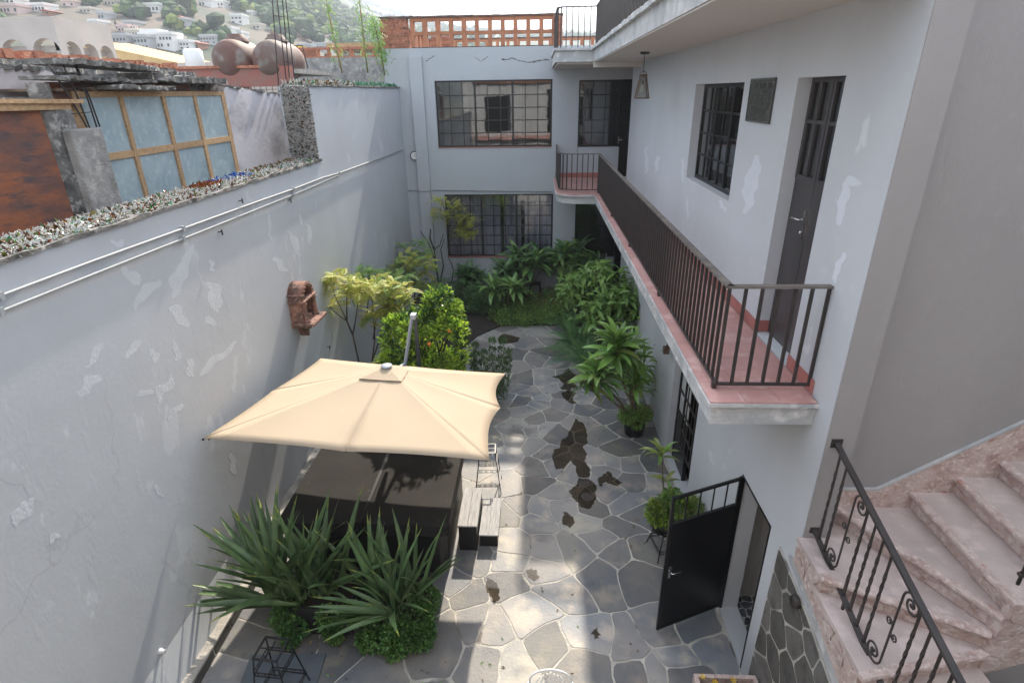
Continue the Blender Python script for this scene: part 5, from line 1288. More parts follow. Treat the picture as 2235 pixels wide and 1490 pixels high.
for i, y in enumerate(yy):
    z = 6.10+.014*math.cos(i*PI/2.0)+.0*(y-3.6); vs += [(-5.6,y,z+.24),(XN+.05-.0*y,y,z),(XN+.05,y,z-.006),(-5.6,y,z+.234)]
for i in range(len(yy)-1):
    for k in range(4): fs.append((i*4+k,i*4+(k+1)%4,i*4+4+(k+1)%4,i*4+4+k))
cg.add(vs, fs); part('corrugated_sheet', cg, M['corr'], sh)
# stained white wall over the corrugated sheet
p0 = P('X', -6.4, 0, 215); 
q_ = [P('X', -5.62, x, y) for x, y in ((-60,150),(70,146),(112,158),(140,180),(150,212),(-60,212))]
part('stained_wall', MB().prism([(p.y,p.z) for p in q_], -5.75, -5.62, axis='X'), M['mould'], sh)
slab('wall_coping', -5.85, -5.58, q_[0].y, q_[1].y+.1, q_[0].z, q_[0].z+.05, 'concrete_dk', sh)

part('side_wall', MB().prism([(9.70,3.0),(12.4,3.0),(12.4,6.07),(12.1,6.09),(10.4,6.20),(9.9,6.25),(9.70,6.24)], XN-.2, XN-.001, axis='X'), M['mould'], sh)
slab('wall_coping', XN-.22, XN+.03, 9.72, 12.4, 6.235, 6.265, 'concrete_dk', sh, -.17)
part('back_wall', MB().box(-9.0,-8.8,3.0,9.7,3,6.2), M['concrete'], sh)
# rebar starting from the broken pier, and the tall rebar cage farther off
rb = empty('rebar_cage', (XN, 6.5, 5.8), 'four bent rusty reinforcing bars rising from the broken concrete pier', 'rebar')
for (x0, y0_), (x1, y1_) in (((212,280),(158,128)),((218,277),(165,140)),((190,278),(106,142)),((196,280),(132,130))):
    a = P('X', XN+.05, x0, y0_); b = P('X', XN+.05, x1, y1_); part('bar', MB().tube([a, (a+b)/2+Vector((0,.015,0)), b], .009, 6), M['rebar'], rb)
for z in (5.95, 6.2): part('tie', MB().bar((XN+.05,6.30,z),(XN+.05,6.62,z+.01),.008), M['rebar'], rb)
rc = empty('rebar_column', (-5.6, 14.0, 5.9), 'tall narrow rebar cage of four bars rising above the step of the glass topped wall', 'rebar')
for x0, x1 in ((612,590),(632,598),(638,611),(650,617)):
    a = P('Y', 14.0+ (x0%3)*.06, x0, 240); b = P('Y', 14.0+(x0%3)*.06, x1, -60); part('bar', MB().tube([a,b], .012, 6), M['rebar'], rc)
for yy_ in (35, 90, 135, 178):
    t = (yy_-0)/205; xl = 592+t*38; xr = 616+t*32
    a = P('Y', 14.0, xl, yy_); b = P('Y', 14.06, xr, yy_+2); part('tie', MB().bar(a,b,.011), M['rebar'], rc)

# brick edge wall and tiles behind the shack roof
be = empty('brick_edge_wall', (-8.0, 12.0, 6.0), 'low crumbling wall of bricks on edge behind the shack roof', 'brick wall')
ya_, yb2 = P('X', -8.0, -20, 120).y, P('X', -8.0, 385, 150).y
zt_ = P('X', -8.0, 200, 120).z
part('core', MB().box(-8.3,-8.02,ya_,yb2,5.0,zt_-.14), M['concrete_dk'], be)
y = ya_
while y < yb2:
    l = random.uniform(.10,.24)
    if random.random() < .93: boxinst('brick', M['brick'], be, -8.25, -8.0+random.uniform(-.03,.03), y, y+l-.02, zt_-.139, zt_+random.uniform(-.05,.01)-(y-ya_)*.006)
    y += l
sl2 = slab('rubble_top', -8.28, -7.9, ya_, yb2+.6, zt_-.30, zt_-.16, 'concrete_dk', be, -.05, n=30)

def plain_box(name, x0, x1, y0, y1, z0, z1, mat, label, cat, group=None): return single(name, MB().box(x0,x1,y0,y1,z0,z1), mat, ((x0+x1)/2, y0, z0), label, cat, group)
# arched building
ab = empty('arched_building', (-17, 20, 4), 'unpainted beige stucco building with a row of round arches, top left', 'building')
YA = 20.0; cxA = P('Y', YA, 112, 36).x; zA = P('Y', YA, 112, 36).z
zB = P('Y', YA, 135, 100).z
fa = MB(); 
def arches(axis, p, th, a0, a1, z0, zs, z1, ops):
    """wall with arched openings made of strips"""
    mb = MB(); A = [a0]+[v for o in ops for v in o]+[a1]
    def pt(d, a, z): return (a, d, z) if axis == 'Y' else (d, a, z)
    for k in range(0, len(A)-1, 2):
        poly = [(A[k],z0),(A[k+1],z0),(A[k+1],z1),(A[k],z1)]; mb.prism(poly, p, p+th, axis=axis)
    for a, b in ops:
        r = (b-a)/2; c = (a+b)/2; n = 10; h = min(.62, r*.8)
        arc_ = [(c-r*math.cos(PI*i/n), zs+h*math.sin(PI*i/n)) for i in range(n+1)]
        mb.prism([(a,z1)]+arc_+[(b,z1)], p, p+th, axis=axis)
    return mb
zs_ = P('Y', YA, 60, 112).z; 
L_ops = [(P('Y',YA,x0,100).x, P('Y',YA,x1,100).x) for x0, x1 in ((-75,-12),(2,58),(70,129))]
part('front_wall', arches('Y', YA, .3, cxA-9, cxA, zs_-2.5, zs_, zA, L_ops), M['beige'], ab)
R_ops = []
for x0, x1 in ((141,176),(181,212),(217,245)): R_ops.append((P('X', cxA, x0, 105).y, P('X', cxA, x1, 108).y))
yend = P('X', cxA, 244, 80).y
zs2 = P('X', cxA, 160, 112).z
part('side_wall', arches('X', cxA-.3, .299, YA+.301, yend, zs_-2.5, zs2, zA, R_ops), M['beige'], ab)
part('roof', MB().box(cxA-9, cxA-.301, YA+.302, yend, zA-1.0, zA-.8), M['beige'], ab)
part('back_wall', MB().box(cxA-9, cxA-.302, YA+3.0, YA+3.2, zs_-2.5, zA-1.01), M['beige'], ab)

# water tanks on a red brick base
YT = 17.0
tb = empty('tank_stand', (-8.2, YT, 4.5), 'red painted brick stand with a wire mesh front under the two water tanks', 'tank stand')
a = P('Y', YT, 385, 150); b = P('Y', YT, 632, 158); c = P('Y', YT, 520, 190)
part('wall', MB().box(a.x, b.x-.25, YT, YT+.25, c.z, a.z-.02), M['redwall'], tb)
part('top_bricks', MB().box(a.x, b.x-.26, YT-.06, YT+.30, a.z-.019, a.z+.05), M['brick'], tb)
part('column', MB().box(b.x-.249, b.x+.02, YT-.05, YT+.25, 4.5, a.z+.02), M['redwall'], tb)
gm = MB()
x = P('Y', YT, 528, 190).x; xe = b.x-.25; z0 = P('Y', YT, 600, 208).z-.3
while x < xe: gm.bar((x,YT+.02,z0),(x,YT+.02,c.z),.012); x += .17
z = z0
while z < c.z: gm.bar((P('Y',YT,528,190).x,YT+.035,z),(xe,YT+.035,z),.012,.012); z += .15
part('mesh', gm, M['rebar'], tb)
part('side', MB().box(a.x-.05, a.x+.15, YT+.001, YT+4, 4.5, a.z-.03), M['redwall'], tb)
part('deck', MB().box(a.x, b.x, YT+.251, YT+4, a.z-.15, a.z-.03), M['concrete'], tb)
def tank(px, rpx, label):
    p = P('Y', YT+.1, px, 131); r = rpx/88.0
    t = empty('water_tank', (p.x, YT, a.z), label, 'water tank', 'brown water tanks on the red brick stand')
    part('body', MB().lathe((p.x, YT-.1, p.z), [(0,0),(r*.55,.03),(r*.85,.14),(r*.97,.32),(r,.55),(r,1.3),(r*.9,1.6),(r*.6,1.78),(0,1.85)], 28, axis='Y'), M['tank'], t)
    part('neck', MB().lathe((p.x, YT+.75, p.z+r*.9), [(r*.62,0),(r*.55,r*.18),(r*.42,r*.26),(r*.40,r*.36),(.0,r*.38)], 20), M['tank'], t)
    part('cradle', MB().box(p.x-r*.5,p.x+r*.5,YT+.1,YT+.25,a.z+.051,p.z-r*.8).box(p.x-r*.5,p.x+r*.5,YT+1.2,YT+1.35,a.z-.02,p.z-r*.8), M['redwall'], t)
tank(500, 47, 'left one of the two brown mottled water tanks'); tank(588, 46, 'right one of the two brown water tanks, behind the rebar cage')
# yellow roof and pale wall between the tanks
p = P('Y', 24, 520, 100); q = P('Y', 24, 575, 118); plain_box('yellow_roof', p.x, q.x+1.2, 24, 26, q.z, p.z, M['yellow_tarp'], 'yellow sheet roof glimpsed between the two water tanks', 'roof')
p = P('Y', 23, 600, 128); q = P('Y', 23, 862, 170)
bw2 = empty('back_wall', (p.x, 23, 5), 'grey concrete wall with brick lattice on top beyond the green glass', 'wall')
part('wall', MB().box(p.x, -4.45, 23, 23.2, 4.5, p.z), M['concrete'], bw2)
x = P('Y', 23, 690, 125).x
part('brick_course', MB().box(p.x, -4.45, 23.0, 23.2, p.z+.001, p.z+.05).box(p.x, -4.45, 23.0, 23.2, p.z+.26, p.z+.34), M['brick'], bw2)
part('brick_fill', MB().box(p.x, x-.02, 23.01, 23.19, p.z+.051, p.z+.259), M['brick'], bw2)
while x < -4.8: boxinst('lattice_block', M['lattice'], bw2, x, x+.10, 23.01, 23.19, p.z+.051, p.z+.259); x += .42
pg = empty('pergola', (-6.5, 26, 6), 'flat weathered timber canopy on thin dark posts beyond the back wall', 'pergola')
a = P('Y', 26, 712, 95); b = P('Y', 26, 828, 95); zz = P('Y', 26, 760, 103).z
part('roof', MB().prism([(a.x,26),(b.x+1,26),(b.x+1,29),(a.x,29)], zz, a.z), M['wood'], pg); part('beam', MB().box(a.x+.3,b.x,26.1,26.25,zz-.22,zz-.001), M['wood_dk'], pg)
for px in (712,765,795,822): x = P('Y', 26.1, px, 110).x; part('post', MB().bar((x,26.15,3.0),(x-.06,26.15,zz-.221),.10), M['wood_dk'], pg)
cg_ = empty('clothes_frame', (-7.6, 20, 5.9), 'thin bent dark metal frame standing behind the tanks', 'metal frame')
pts = [P('Y', 20, x, y) for x, y in ((672,150),(660,100),(612,100),(606,150))]; part('tube', MB().tube(pts, .02, 6), M['rebar'], cg_)
p = P('Y', 20, 648, 100); q = P('Y', 20, 652, 150); part('tube', MB().tube([p,q], .015, 6), M['rebar'], cg_)
# white drum, low roofs in front of the town
p = P('Y', 22, 428, 150); single('white_drum', MB().lathe((p.x,22,p.z-.2), [(.0,0),(.32,0),(.32,.75),(.25,.82),(0,.84)], 18), M['white_paint'], (p.x,22,p.z-.2), 'white drum standing left of the water tanks', 'drum')
p = P('Y', 28, 385, 137); q = P('Y', 28, 640, 150); plain_box('low_roof', p.x, q.x, 28, 34, 3, p.z, M['beige'], 'low pale flat roof beyond the drum and the water tanks', 'roof')
p = P('Y', 30, 255, 105); q = P('Y', 30, 350, 125)
yr = MB().add([(p.x-2,30,p.z+.35),(q.x+.8,30,q.z-.25),(q.x+.8,34,q.z-.15),(p.x-2,34,p.z+.5),(p.x-2,30,3),(q.x+.8,30,3),(q.x+.8,34,3),(p.x-2,34,3)], [(0,1,2,3),(4,5,1,0),(5,6,2,1),(6,7,3,2),(7,4,0,3)])
single('ochre_wall', yr, mk('ochre stucco', (.62,.44,.22), .9, (.52,.36,.17), 2), (p.x,30,3), 'ochre slanting wall right of the arched building', 'wall')
plain_box('neighbour_block', -30, -9.2, 9, 19, -1, 5.4, M['concrete'], 'low concrete roof between the shack and the arched building', 'building')
plain_box('neighbour_yard_block', -16, -8.3, 19.2, 40, -1, 5.6, M['concrete'], 'grey concrete mass below the tanks and the back wall', 'building')

# ================================================================ TOWN AND TREES ON THE HILLSIDE
def on_hill(px, py):
    d = ray(px, py); d = d/np.linalg.norm(d); t = 62.0
    while t < 1900:
        x, y, z = EYE+d*t
        if hill_h(x, y) > z: return x, y, hill_h(x, y)
        t *= 1.012
    return None
hw = [mk('house paint '+n, c, .85) for n, c in (('white',(.72,.70,.67)),('cream',(.60,.54,.45)),('grey',(.42,.42,.42)),('brick',(.42,.19,.12)),('pink',(.60,.44,.40)))]
M['far_window'] = mk('dark far window', (.04,.045,.05), .4); M['tile_roof'] = mk('red tile roof', (.38,.12,.07), .85)
HS = [(345,97,64,22,0,'long white two storey house with dark windows at the foot of the hill'),(312,104,26,20,2,'pale grey house left of the long white house'),(395,104,36,12,0,'low white house right of the long white one'),
 (394,54,16,14,0,'white house with a reddish roof standing among the trees mid slope'),(403,60,10,16,2,'slim grey tower house next to the white one mid slope'),(518,47,22,13,0,'white house high on the slope above the tanks'),
 (333,24,28,11,0,'large white house up on the left slope'),(448,10,24,9,0,'white house row near the ridge, left one'),(478,13,20,8,0,'white house row near the ridge, middle one'),(497,15,16,7,0,'white house row near the ridge, right one'),
 (455,91,30,12,2,'grey unfinished house behind the first tank'),(372,92,24,8,1,'cream flat roofed house among yellow trees'),(330,82,30,10,1,'cream house beside the cypresses'),(345,88,24,8,4,'pinkish house just above the long white house'),
 (26,14,16,12,0,'white tower house in the far top left corner'),(18,28,36,10,4,'pale house with small windows in the top left corner'),(82,24,30,9,0,'white modern villa on the top left'),(101,31,12,6,3,'red walled house above the arched building'),
 (187,28,20,5,1,'cream terrace house above the arched building'),(222,39,12,9,2,'small grey house above the arches'),(420,104,26,10,3,'brick house at the foot of the hill right of the lawn'),(502,72,9,10,0,'small white chapel like house in the trees'),(524,82,8,10,0,'narrow white house in the trees above the first tank'),
 (290,78,24,9,1,'cream house left of the cypresses'),(270,68,20,8,4,'low pink house left end of the town'),(262,88,26,10,2,'grey house below the pink one'),(305,92,20,8,1,'cream house between the grey and the long white one'),
 (720,84,26,5,4,'pinkish apartment row under the far hill'),(700,106,30,10,2,'grey row of houses beyond the back wall'),(735,108,26,12,0,'white house beyond the pergola'),(665,108,26,8,2,'grey flat house left of the pergola'),(775,106,18,10,0,'white house seen under the pergola'),
 (600,78,16,6,3,'reddish house right of the tanks'),(650,82,24,5,3,'long red roofed house at the foot of the far hill'),(757,66,3,14,0,'white mast on the far hill'),(560,62,14,7,1,'cream house above the second tank'),(575,48,10,5,0,'small white house high above the second tank'),
 (1225,95,8,4,2,'tiny grey house seen over the rear roof'),(240,10,20,6,1,'cream house on the upper left slope'),(150,12,20,7,4,'pink house on the upper left slope'),(205,54,16,7,0,'white house just right of the arched building'),(283,56,20,6,2,'grey house in the lower trees'),(545,30,9,4,0,'tiny white house on the bare slope')]
HP = []
for px, py, w_, h_, mi, lb in HS:
    r = on_hill(px, py+h_/2)
    if not r: continue
    x, y, z = r; D = math.hypot(x, y); s = D/FPX; W_, H_ = w_*s*.88, h_*s*.92; dp = max(W_*.6, 4)
    HP.append((math.atan2(x, y), math.hypot(x, y), W_*.5/D+.006))
    hs = empty('hillside_house', (x, y, z-2), lb, 'house' if 'mast' not in lb else 'mast', 'houses on the hillside'); hs.rotation_euler = (0,0,0)
    part('wall', MB().box(x-W_/2, x+W_/2, y, y+dp, z-2-H_*.3, z+H_), hw[mi], hs)
    if w_ < 5: continue
    if mi == 3 or 'reddish' in lb: part('roof', MB().prism([(x-W_/2-.5,z+H_+.01),(x+W_/2+.5,z+H_+.01),(x+W_*.3,z+H_*1.3),(x-W_*.3,z+H_*1.3)], y-.4, y+dp+.4, axis='Y'), M['tile_roof'], hs)
    else: part('parapet', MB().box(x-W_/2-.15, x+W_/2+.15, y-.15, y+dp, z+H_+.01, z+H_+.5), hw[mi], hs)
    if w_ >= 40: part('upper_storey', MB().box(x-W_*.5, x+W_*.08, y+.5, y+dp, z+H_+.51, z+H_*1.45), hw[0], hs)
    n = max(2, int(w_/6)); rows = 2 if h_ >= 12 else 1
    for k in range(n):
        for rr in range(rows):
            if random.random() < .8:
                xx = x-W_/2+W_*(k+.5)/n; zz2 = z+H_*(rr+.45)/rows; ww = W_/n*.26; h2 = H_/rows*.22
                boxinst('window', M['far_window'], hs, xx-ww, xx+ww, y-.08, y-.001, zz2-h2, zz2+h2)

def ico(sub=1):
    bm = bmesh.new(); bmesh.ops.create_icosphere(bm, subdivisions=sub, radius=1); v = np.array([x.co[:] for x in bm.verts]); f = np.array([[q.index for q in p.verts] for p in bm.faces]); bm.free(); return v, f
def np_mesh(name, V, F, mats, mi=None, smooth=False):
    me = bpy.data.meshes.new(name); me.vertices.add(len(V)); me.vertices.foreach_set('co', np.asarray(V, np.float32).ravel())
    k = F.shape[1]; me.loops.add(F.size); me.loops.foreach_set('vertex_index', F.ravel().astype(np.int32)); me.polygons.add(len(F))
    me.polygons.foreach_set('loop_start', np.arange(0, F.size, k, dtype=np.int32)); me.polygons.foreach_set('loop_total', np.full(len(F), k, dtype=np.int32))
    for m in (mats if isinstance(mats, (list, tuple)) else [mats]): me.materials.append(m)
    if mi is not None: me.polygons.foreach_set('material_index', np.asarray(mi, np.int32))
    me.polygons.foreach_set('use_smooth', np.full(len(F), smooth)); me.update(calc_edges=True); me.validate(); return me
def link(name, me, parent=None, loc=(0,0,0), kind=None):
    o = bpy.data.objects.new(name, me); COL.objects.link(o); o.parent = parent
    o.location = loc
    if kind: o['kind'] = kind
    return o
iv, if_ = ico(1)
tm = [mk('hill tree '+n, c, .95, c2, .45, island=.35, hue=.02, bump=1, bscale=2.2) for n, c, c2 in (('green',(.06,.10,.035),(.04,.07,.03)),('dark',(.03,.055,.03),(.045,.06,.03)),('yellow',(.17,.20,.05),(.12,.16,.045)),('dry',(.13,.095,.06),(.09,.07,.05)))]
V = []; F = []; MI = []; nb = 0
cnt = 0
for _ in range(26000):
    az = math.radians(random.uniform(-52, 32)); rr = 150+1250*random.random()**1.15
    if math.degrees(az) > -5 and rr < 500: continue
    x, y = rr*math.sin(az), rr*math.cos(az); dens = mn.noise(Vector((x/120, y/120, 4.4)))+.25*mn.noise(Vector((x/40, y/40, 1.4)))
    low = max(0, 1-rr/700)
    if dens < -.10-low*.10: continue
    if any(abs(az-a_) < w_ and rb_-38 < rr < rb_+8 for a_, rb_, w_ in HP): continue
    z = hill_h(x, y); s = random.uniform(1.6, 3.7)*(1+rr/1500)
    s *= .8
    for q in range(random.choice([3,4,5]) if rr < 800 else 2):
        sc = s*random.uniform(.4,.75); v = iv*(1+RNG.uniform(-.28,.28,(len(iv),1)))*np.array([sc, sc, sc*random.uniform(.7,1.15)])+np.array([x+random.uniform(-s,s)*.7, y+random.uniform(-s,s)*.7, z+s*random.uniform(.1,1.0)])
        V.append(v); F.append(if_+nb); nb += len(iv); MI += [random.choice([0,0,0,1,1,2 if low > .35 else 0, 3 if low < .3 else 0])]*len(if_)
    cnt += 1
far = link('hillside_trees', np_mesh('hillside_trees', np.vstack(V), np.vstack(F), tm, MI, False), kind='stuff')
tag(far, 'green scrub and trees scattered over the hillside among the houses', 'trees')
# cypresses near the foot of the hill, each a thing
for k, (px, py) in enumerate(((291,72),(297,74),(303,76),(308,73),(383,66),(536,94),(398,128),(256,62))):
    r = on_hill(px, py+5)
    if not r: continue
    x, y, z = r; s = math.hypot(x,y)/FPX; h_ = 13*s; v = iv.copy()
    t = empty('cypress', (x, y, z), ['first cypress from the left in the row of four','second cypress from the left in the row of four','third cypress from the left in the row of four','last cypress on the right of the row of four','lone cypress in front of the white house mid slope','small dark cypress right of the second tank','dark cypress on the yellow lawn above the shack roof','cypress just right of the arched building'][k], 'cypress', 'cypresses on the hillside')
    v = v*(1+RNG.uniform(-.15,.15,(len(v),1)))*np.array([h_*.14,h_*.14,h_*.5])+np.array([0,0,h_*.52])
    link('crown', np_mesh('cypress_crown', v, if_, tm[1]), t); part('trunk', MB().bar((x,y,z-1),(x,y,z+h_*.15),h_*.04), M['bark'], t)
# yellow green trees standing close, right in front of the town

# ================================================================ VEGETATION
def leaf_cloud(pts, dirs, L, Wd, fold=.25, droop=0, shape=.5):
    """pts (n,3) base points, dirs (n,3): folded rhomb leaves, two quads each (six vertices)"""
    n = len(pts); d = dirs/np.linalg.norm(dirs, axis=1, keepdims=True)
    up = RNG.normal(0, .45, (n,3))+np.array([0,0,1.0]); r = np.cross(d, up); r /= np.linalg.norm(r, axis=1, keepdims=True)+1e-9; u = np.cross(r, d)
    L = (np.ones(n)*L*RNG.uniform(.65, 1.25, n))[:,None]; W_ = (np.ones(n)*Wd*RNG.uniform(.7,1.2,n))[:,None]
    mid = pts+d*L*shape; mid[:,2] -= (droop*L[:,0]*.3)
    tip = pts+d*L; tip[:,2] -= droop*L[:,0]
    l = mid-r*W_/2+u*W_*fold; rr = mid+r*W_/2+u*W_*fold
    V = np.stack([pts, rr, tip, l, mid], 1).reshape(-1,3)
    b = np.arange(n)[:,None]*5
    F = np.concatenate([b+np.array([0,1,4]), b+np.array([1,2,4]), b+np.array([0,4,3]), b+np.array([4,2,3])], 1).reshape(-1,3)
    return V, F
def clump_points(centers, radii, n, shell=.55):
    k = len(centers); idx = RNG.integers(0, k, n); v = RNG.normal(0,1,(n,3)); v /= np.linalg.norm(v,axis=1,keepdims=True)
    rad = RNG.uniform(shell, 1, (n,1))**.6; R_ = np.array(radii)[idx]
    if R_.ndim == 1: R_ = R_[:,None]
    return np.array(centers)[idx]+v*rad*R_, v, idx
def bush(root, name, centers, radii, n, L, Wd, mats, weights=None, droop=.15, up=.4, shell=.5, zmin=None, fold=.25, outward=1.0):
    """foliage through overlapping clumps; built about the thing's base"""
    p, v, idx = clump_points(centers, radii, n, shell)
    d = v*outward+RNG.normal(0,.5,(n,3))+np.array([0,0,up])
    if zmin is not None:
        keep = p[:,2] > zmin; p, d, idx = p[keep], d[keep], idx[keep]
    V, F = leaf_cloud(p, d, L, Wd, fold, droop)
    w = weights or [1/len(mats)]*len(mats)
    cm = RNG.choice(len(mats), len(centers), p=w); own = RNG.choice(len(mats), len(p), p=w)
    mi = np.where(RNG.random(len(p)) < .55, cm[idx], own)
    o = link(name, np_mesh(name, V-np.array(root_org(root)), F, [M[m] for m in mats], np.repeat(mi, 4)), root, kind='stuff')
    return o
def stems(root, paths, r, mat='bark', name='branch'):
    for pts in paths:
        rs = [r*(1-.75*i/(len(pts)-1)) for i in range(len(pts))]
        part(name, MB().tube(pts, rs, 6), M[mat], root)
def wander(a, b, n=6, j=.05):
    a = Vector(a); b = Vector(b); return [a]+[a.lerp(b, i/n)+Vector((random.gauss(0,j),random.gauss(0,j),random.gauss(0,j)*.5)) for i in range(1,n)]+[b]

def strap_mesh(name, L, W_, arch, mat, mat2=None, fold=.22, n=9, w0=.5, wm=.35, tipm=.3, twist=0):
    """long leaf along +Y rising in +Z, arching over; folded along the midrib"""
    mb = MB(); x = y = z = 0.0; ang = PI/2*.0; vs = []; 
    for i in range(n+1):
        t = i/n
        if t < wm: w_ = W_*(w0+(1-w0)*math.sin(PI/2*t/wm))
        else: w_ = W_*max(.02, math.cos(PI/2*((t-wm)/(1-wm))**1.25))
        a = arch*t**1.3          # bends from its start direction towards the ground
        tw = twist*t
        vs += [(-w_/2*math.cos(tw), y+0, z+w_*fold-w_/2*math.sin(tw)), (0, y, z), (w_/2*math.cos(tw), y, z+w_*fold+w_/2*math.sin(tw))]
        y += L/n*math.cos(a); z -= L/n*math.sin(a)
    fs = []
    for i in range(n): fs += [(i*3, i*3+1, i*3+4, i*3+3), (i*3+1, i*3+2, i*3+5, i*3+4)]
    mb.add(vs, fs, 0, True)
    if mat2: mb.m = [1 if i//2 >= n*(1-tipm) else 0 for i in range(len(fs))]
    return mb.mesh(name, [M[mat]]+([M[mat2]] if mat2 else []))
def place_leaf(me, parent, base, az, elev, sc=1.0, roll=0.0, name='leaf'):
    """az: heading in plan (0 = +x), elev: start angle above the horizontal"""
    m = Matrix.Translation(Vector(base)) @ Matrix.Rotation(az-PI/2, 4, 'Z') @ Matrix.Rotation(elev, 4, 'X') @ Matrix.Rotation(roll, 4, 'Y') @ Matrix.Scale(sc, 4)
    return inst(name, me, parent, None, matrix=m)

# ---- New Zealand flax in the foreground
flax = [strap_mesh('flax leaf', 1.0, .072, a, 'flax', 'flax_tip' if k % 2 else None, .30, 9, .55, .30, .22, tw) for k, (a, tw) in enumerate(((.08,.1),(.16,-.3),(.3,.2),(.6,.4),(.12,.5),(.22,-.1)))]
def flax_clump(root, base, n, spread, lmin, lmax, az0=None, lean=0):
    for k in range(n):
        az = random.uniform(0, 2*PI) if az0 is None else random.gauss(az0, 1.1)
        e = random.triangular(.5, 1.5, 1.2)
        b = Vector(base)+Vector((random.gauss(0,spread),random.gauss(0,spread*.8),0))
        place_leaf(random.choice(flax), root, b, az, e, random.uniform(lmin,lmax)*1.12, random.gauss(0,.35))
f1 = empty('flax_plant', (-2.95, 4.95, 0), 'larger dark flax with long sword leaves, next to the left wall', 'flax plant', 'flax plants in front of the hot tub')
for bx, by, n in ((-3.15,5.05,26),(-2.85,5.0,28),(-2.55,5.1,22)): flax_clump(f1, (bx,by,.50), n, .09, .75, 1.18)
for k in range(20): place_leaf(random.choice(flax[:3]), f1, (-3.15+random.gauss(0,.1), 5.0+random.gauss(0,.08), .5), random.gauss(PI*.78,.45), random.uniform(.55,1.15), random.uniform(1.1,1.35), random.gauss(0,.3))
for k in range(12): place_leaf(random.choice(flax[:3]), f1, (-3.0+random.gauss(0,.1), 4.85, .5), random.gauss(PI*1.02,.22), random.uniform(.1,.45), random.uniform(.9,1.2), random.gauss(0,.3))
f2 = empty('flax_plant', (-1.75, 4.85, 0), 'smaller flax with yellow edged sword leaves fanning out beside the round hedge', 'flax plant', 'flax plants in front of the hot tub')
for bx, by, n in ((-1.62,4.80,26),(-1.95,5.0,18),(-1.45,5.05,14)): flax_clump(f2, (bx,by,.50), n, .07, .62, 1.0)
for k in range(10): place_leaf(random.choice(flax[1:4]), f2, (-1.65,4.75,.5), random.gauss(PI*1.05,.25), random.uniform(.15,.5), random.uniform(.8,1.05), random.gauss(0,.3))
for rt, x0, x1, y0, y1, lb in ((None,-3.05,-2.25,4.86,5.55,'dark planter box under the larger flax'),(None,-2.15,-1.35,4.84,5.5,'dark planter box under the smaller flax')):
    pb = empty('planter_box', ((x0+x1)/2, y0, 0), lb, 'planter')
    part('box', MB().box(x0,x1,y0,y0+.04,0,.42).box(x0,x1,y1-.04,y1,0,.42).box(x0,x0+.04,y0+.041,y1-.041,0,.42).box(x1-.04,x1,y0+.041,y1-.041,0,.42), M['pot'], pb, bevel=.006); part('soil', MB().box(x0+.041,x1-.041,y0+.041,y1-.041,.05,.36), M['soil'], pb)
def hedge(name, label, cs, rs, n, loc, L=.055, W_=.036):
    t = empty(name, loc, label, 'hedge plant', 'low leafy plants around the flax'); bush(t, 'foliage', cs, rs, n, L, W_, ['hedge','dkgreen','midgreen'], [.7,.15,.15], .25, .5, .3, .0); 
    stems(t, [wander((c[0]+.05,c[1],.02),(c[0],c[1],c[2]),4,.03) for c in cs[:4]], .008); return t
hedge('low_shrub', 'round bright green shrub at the foot of the smaller flax', [(-1.85,4.72,.22),(-1.6,4.68,.28),(-1.4,4.82,.30),(-1.35,5.05,.42),(-1.65,4.62,.14),(-2.0,4.70,.14),(-1.35,4.72,.2)], [.20,.22,.20,.18,.14,.13,.15], 5200, (-1.65,4.7,0))
hedge('low_shrub', 'leafy green shrub at the left foot of the larger flax', [(-3.05,4.86,.30),(-2.92,4.80,.18),(-3.02,4.98,.42),(-2.95,4.72,.10)], [.17,.15,.15,.10], 2300, (-3.0,4.84,0))
hedge('low_shrub', 'small tuft of green leaves hanging over the planter between the two flaxes', [(-2.5,4.82,.36),(-2.45,4.78,.22),(-2.2,4.84,.42),(-2.42,4.76,.1)], [.13,.11,.12,.07], 1500, (-2.45,4.8,0))

# ---- orange tree behind the umbrella
ot = empty('orange_tree', (-1.95, 9.35, 0), 'bushy orange tree with bright lime green leaves and small oranges behind the umbrella', 'orange tree')
cs = []; rs = []
sil = [(960,632),(985,655),(1008,690),(1014,740),(1010,805),(845,805),(840,750),(846,712),(868,700),(890,690),(915,672),(935,650)]
def inside(c, pp):
    ins = False
    for i in range(len(pp)):
        a, b = pp[i], pp[i-1]
        if (a[1] > c[1]) != (b[1] > c[1]) and c[0] < (b[0]-a[0])*(c[1]-a[1])/(b[1]-a[1])+a[0]: ins = not ins
    return ins
while len(cs) < 78:
    x, y = random.uniform(838,1016), random.uniform(632,905)
    if not inside((x, min(y,800)), sil): continue
    yy_ = 9.3+random.uniform(-.45,.45)*(1 if y > 690 else .5); p = P('Y', yy_, x, y)
    if p.z < .8: continue
    cs.append(tuple(p)); rs.append(random.uniform(.11,.22))
for x, y, r_ in ((965,650,.10),(960,670,.16),(985,690,.18),(935,680,.17),(860,710,.18),(850,745,.18),(885,700,.17),(1000,715,.16),(1008,760,.14)):
    cs.append(tuple(P('Y', 9.3, x, y))); rs.append(r_)
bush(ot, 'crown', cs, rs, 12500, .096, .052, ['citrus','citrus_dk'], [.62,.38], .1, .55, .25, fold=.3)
stems(ot, [wander((-1.95,9.35,0),(-1.92,9.35,1.1),4,.02)]+[wander((-1.95,9.35,.9),c,5,.05) for c in cs[:12]], .03)
for px, py, y in ((981,722,8.78),(937,751,8.7)): p = P('Y', y, px, py); part('orange_fruit', MB().lathe(tuple(p), [(0,-.035),(.024,-.026),(.035,0),(.024,.026),(0,.035)], 12), M['orange'], ot)
tb_ = empty('slender_shrub', (-1.0, 10.6, 0), 'slender grey green shrub with fine leaves between the orange tree and the paving', 'shrub')
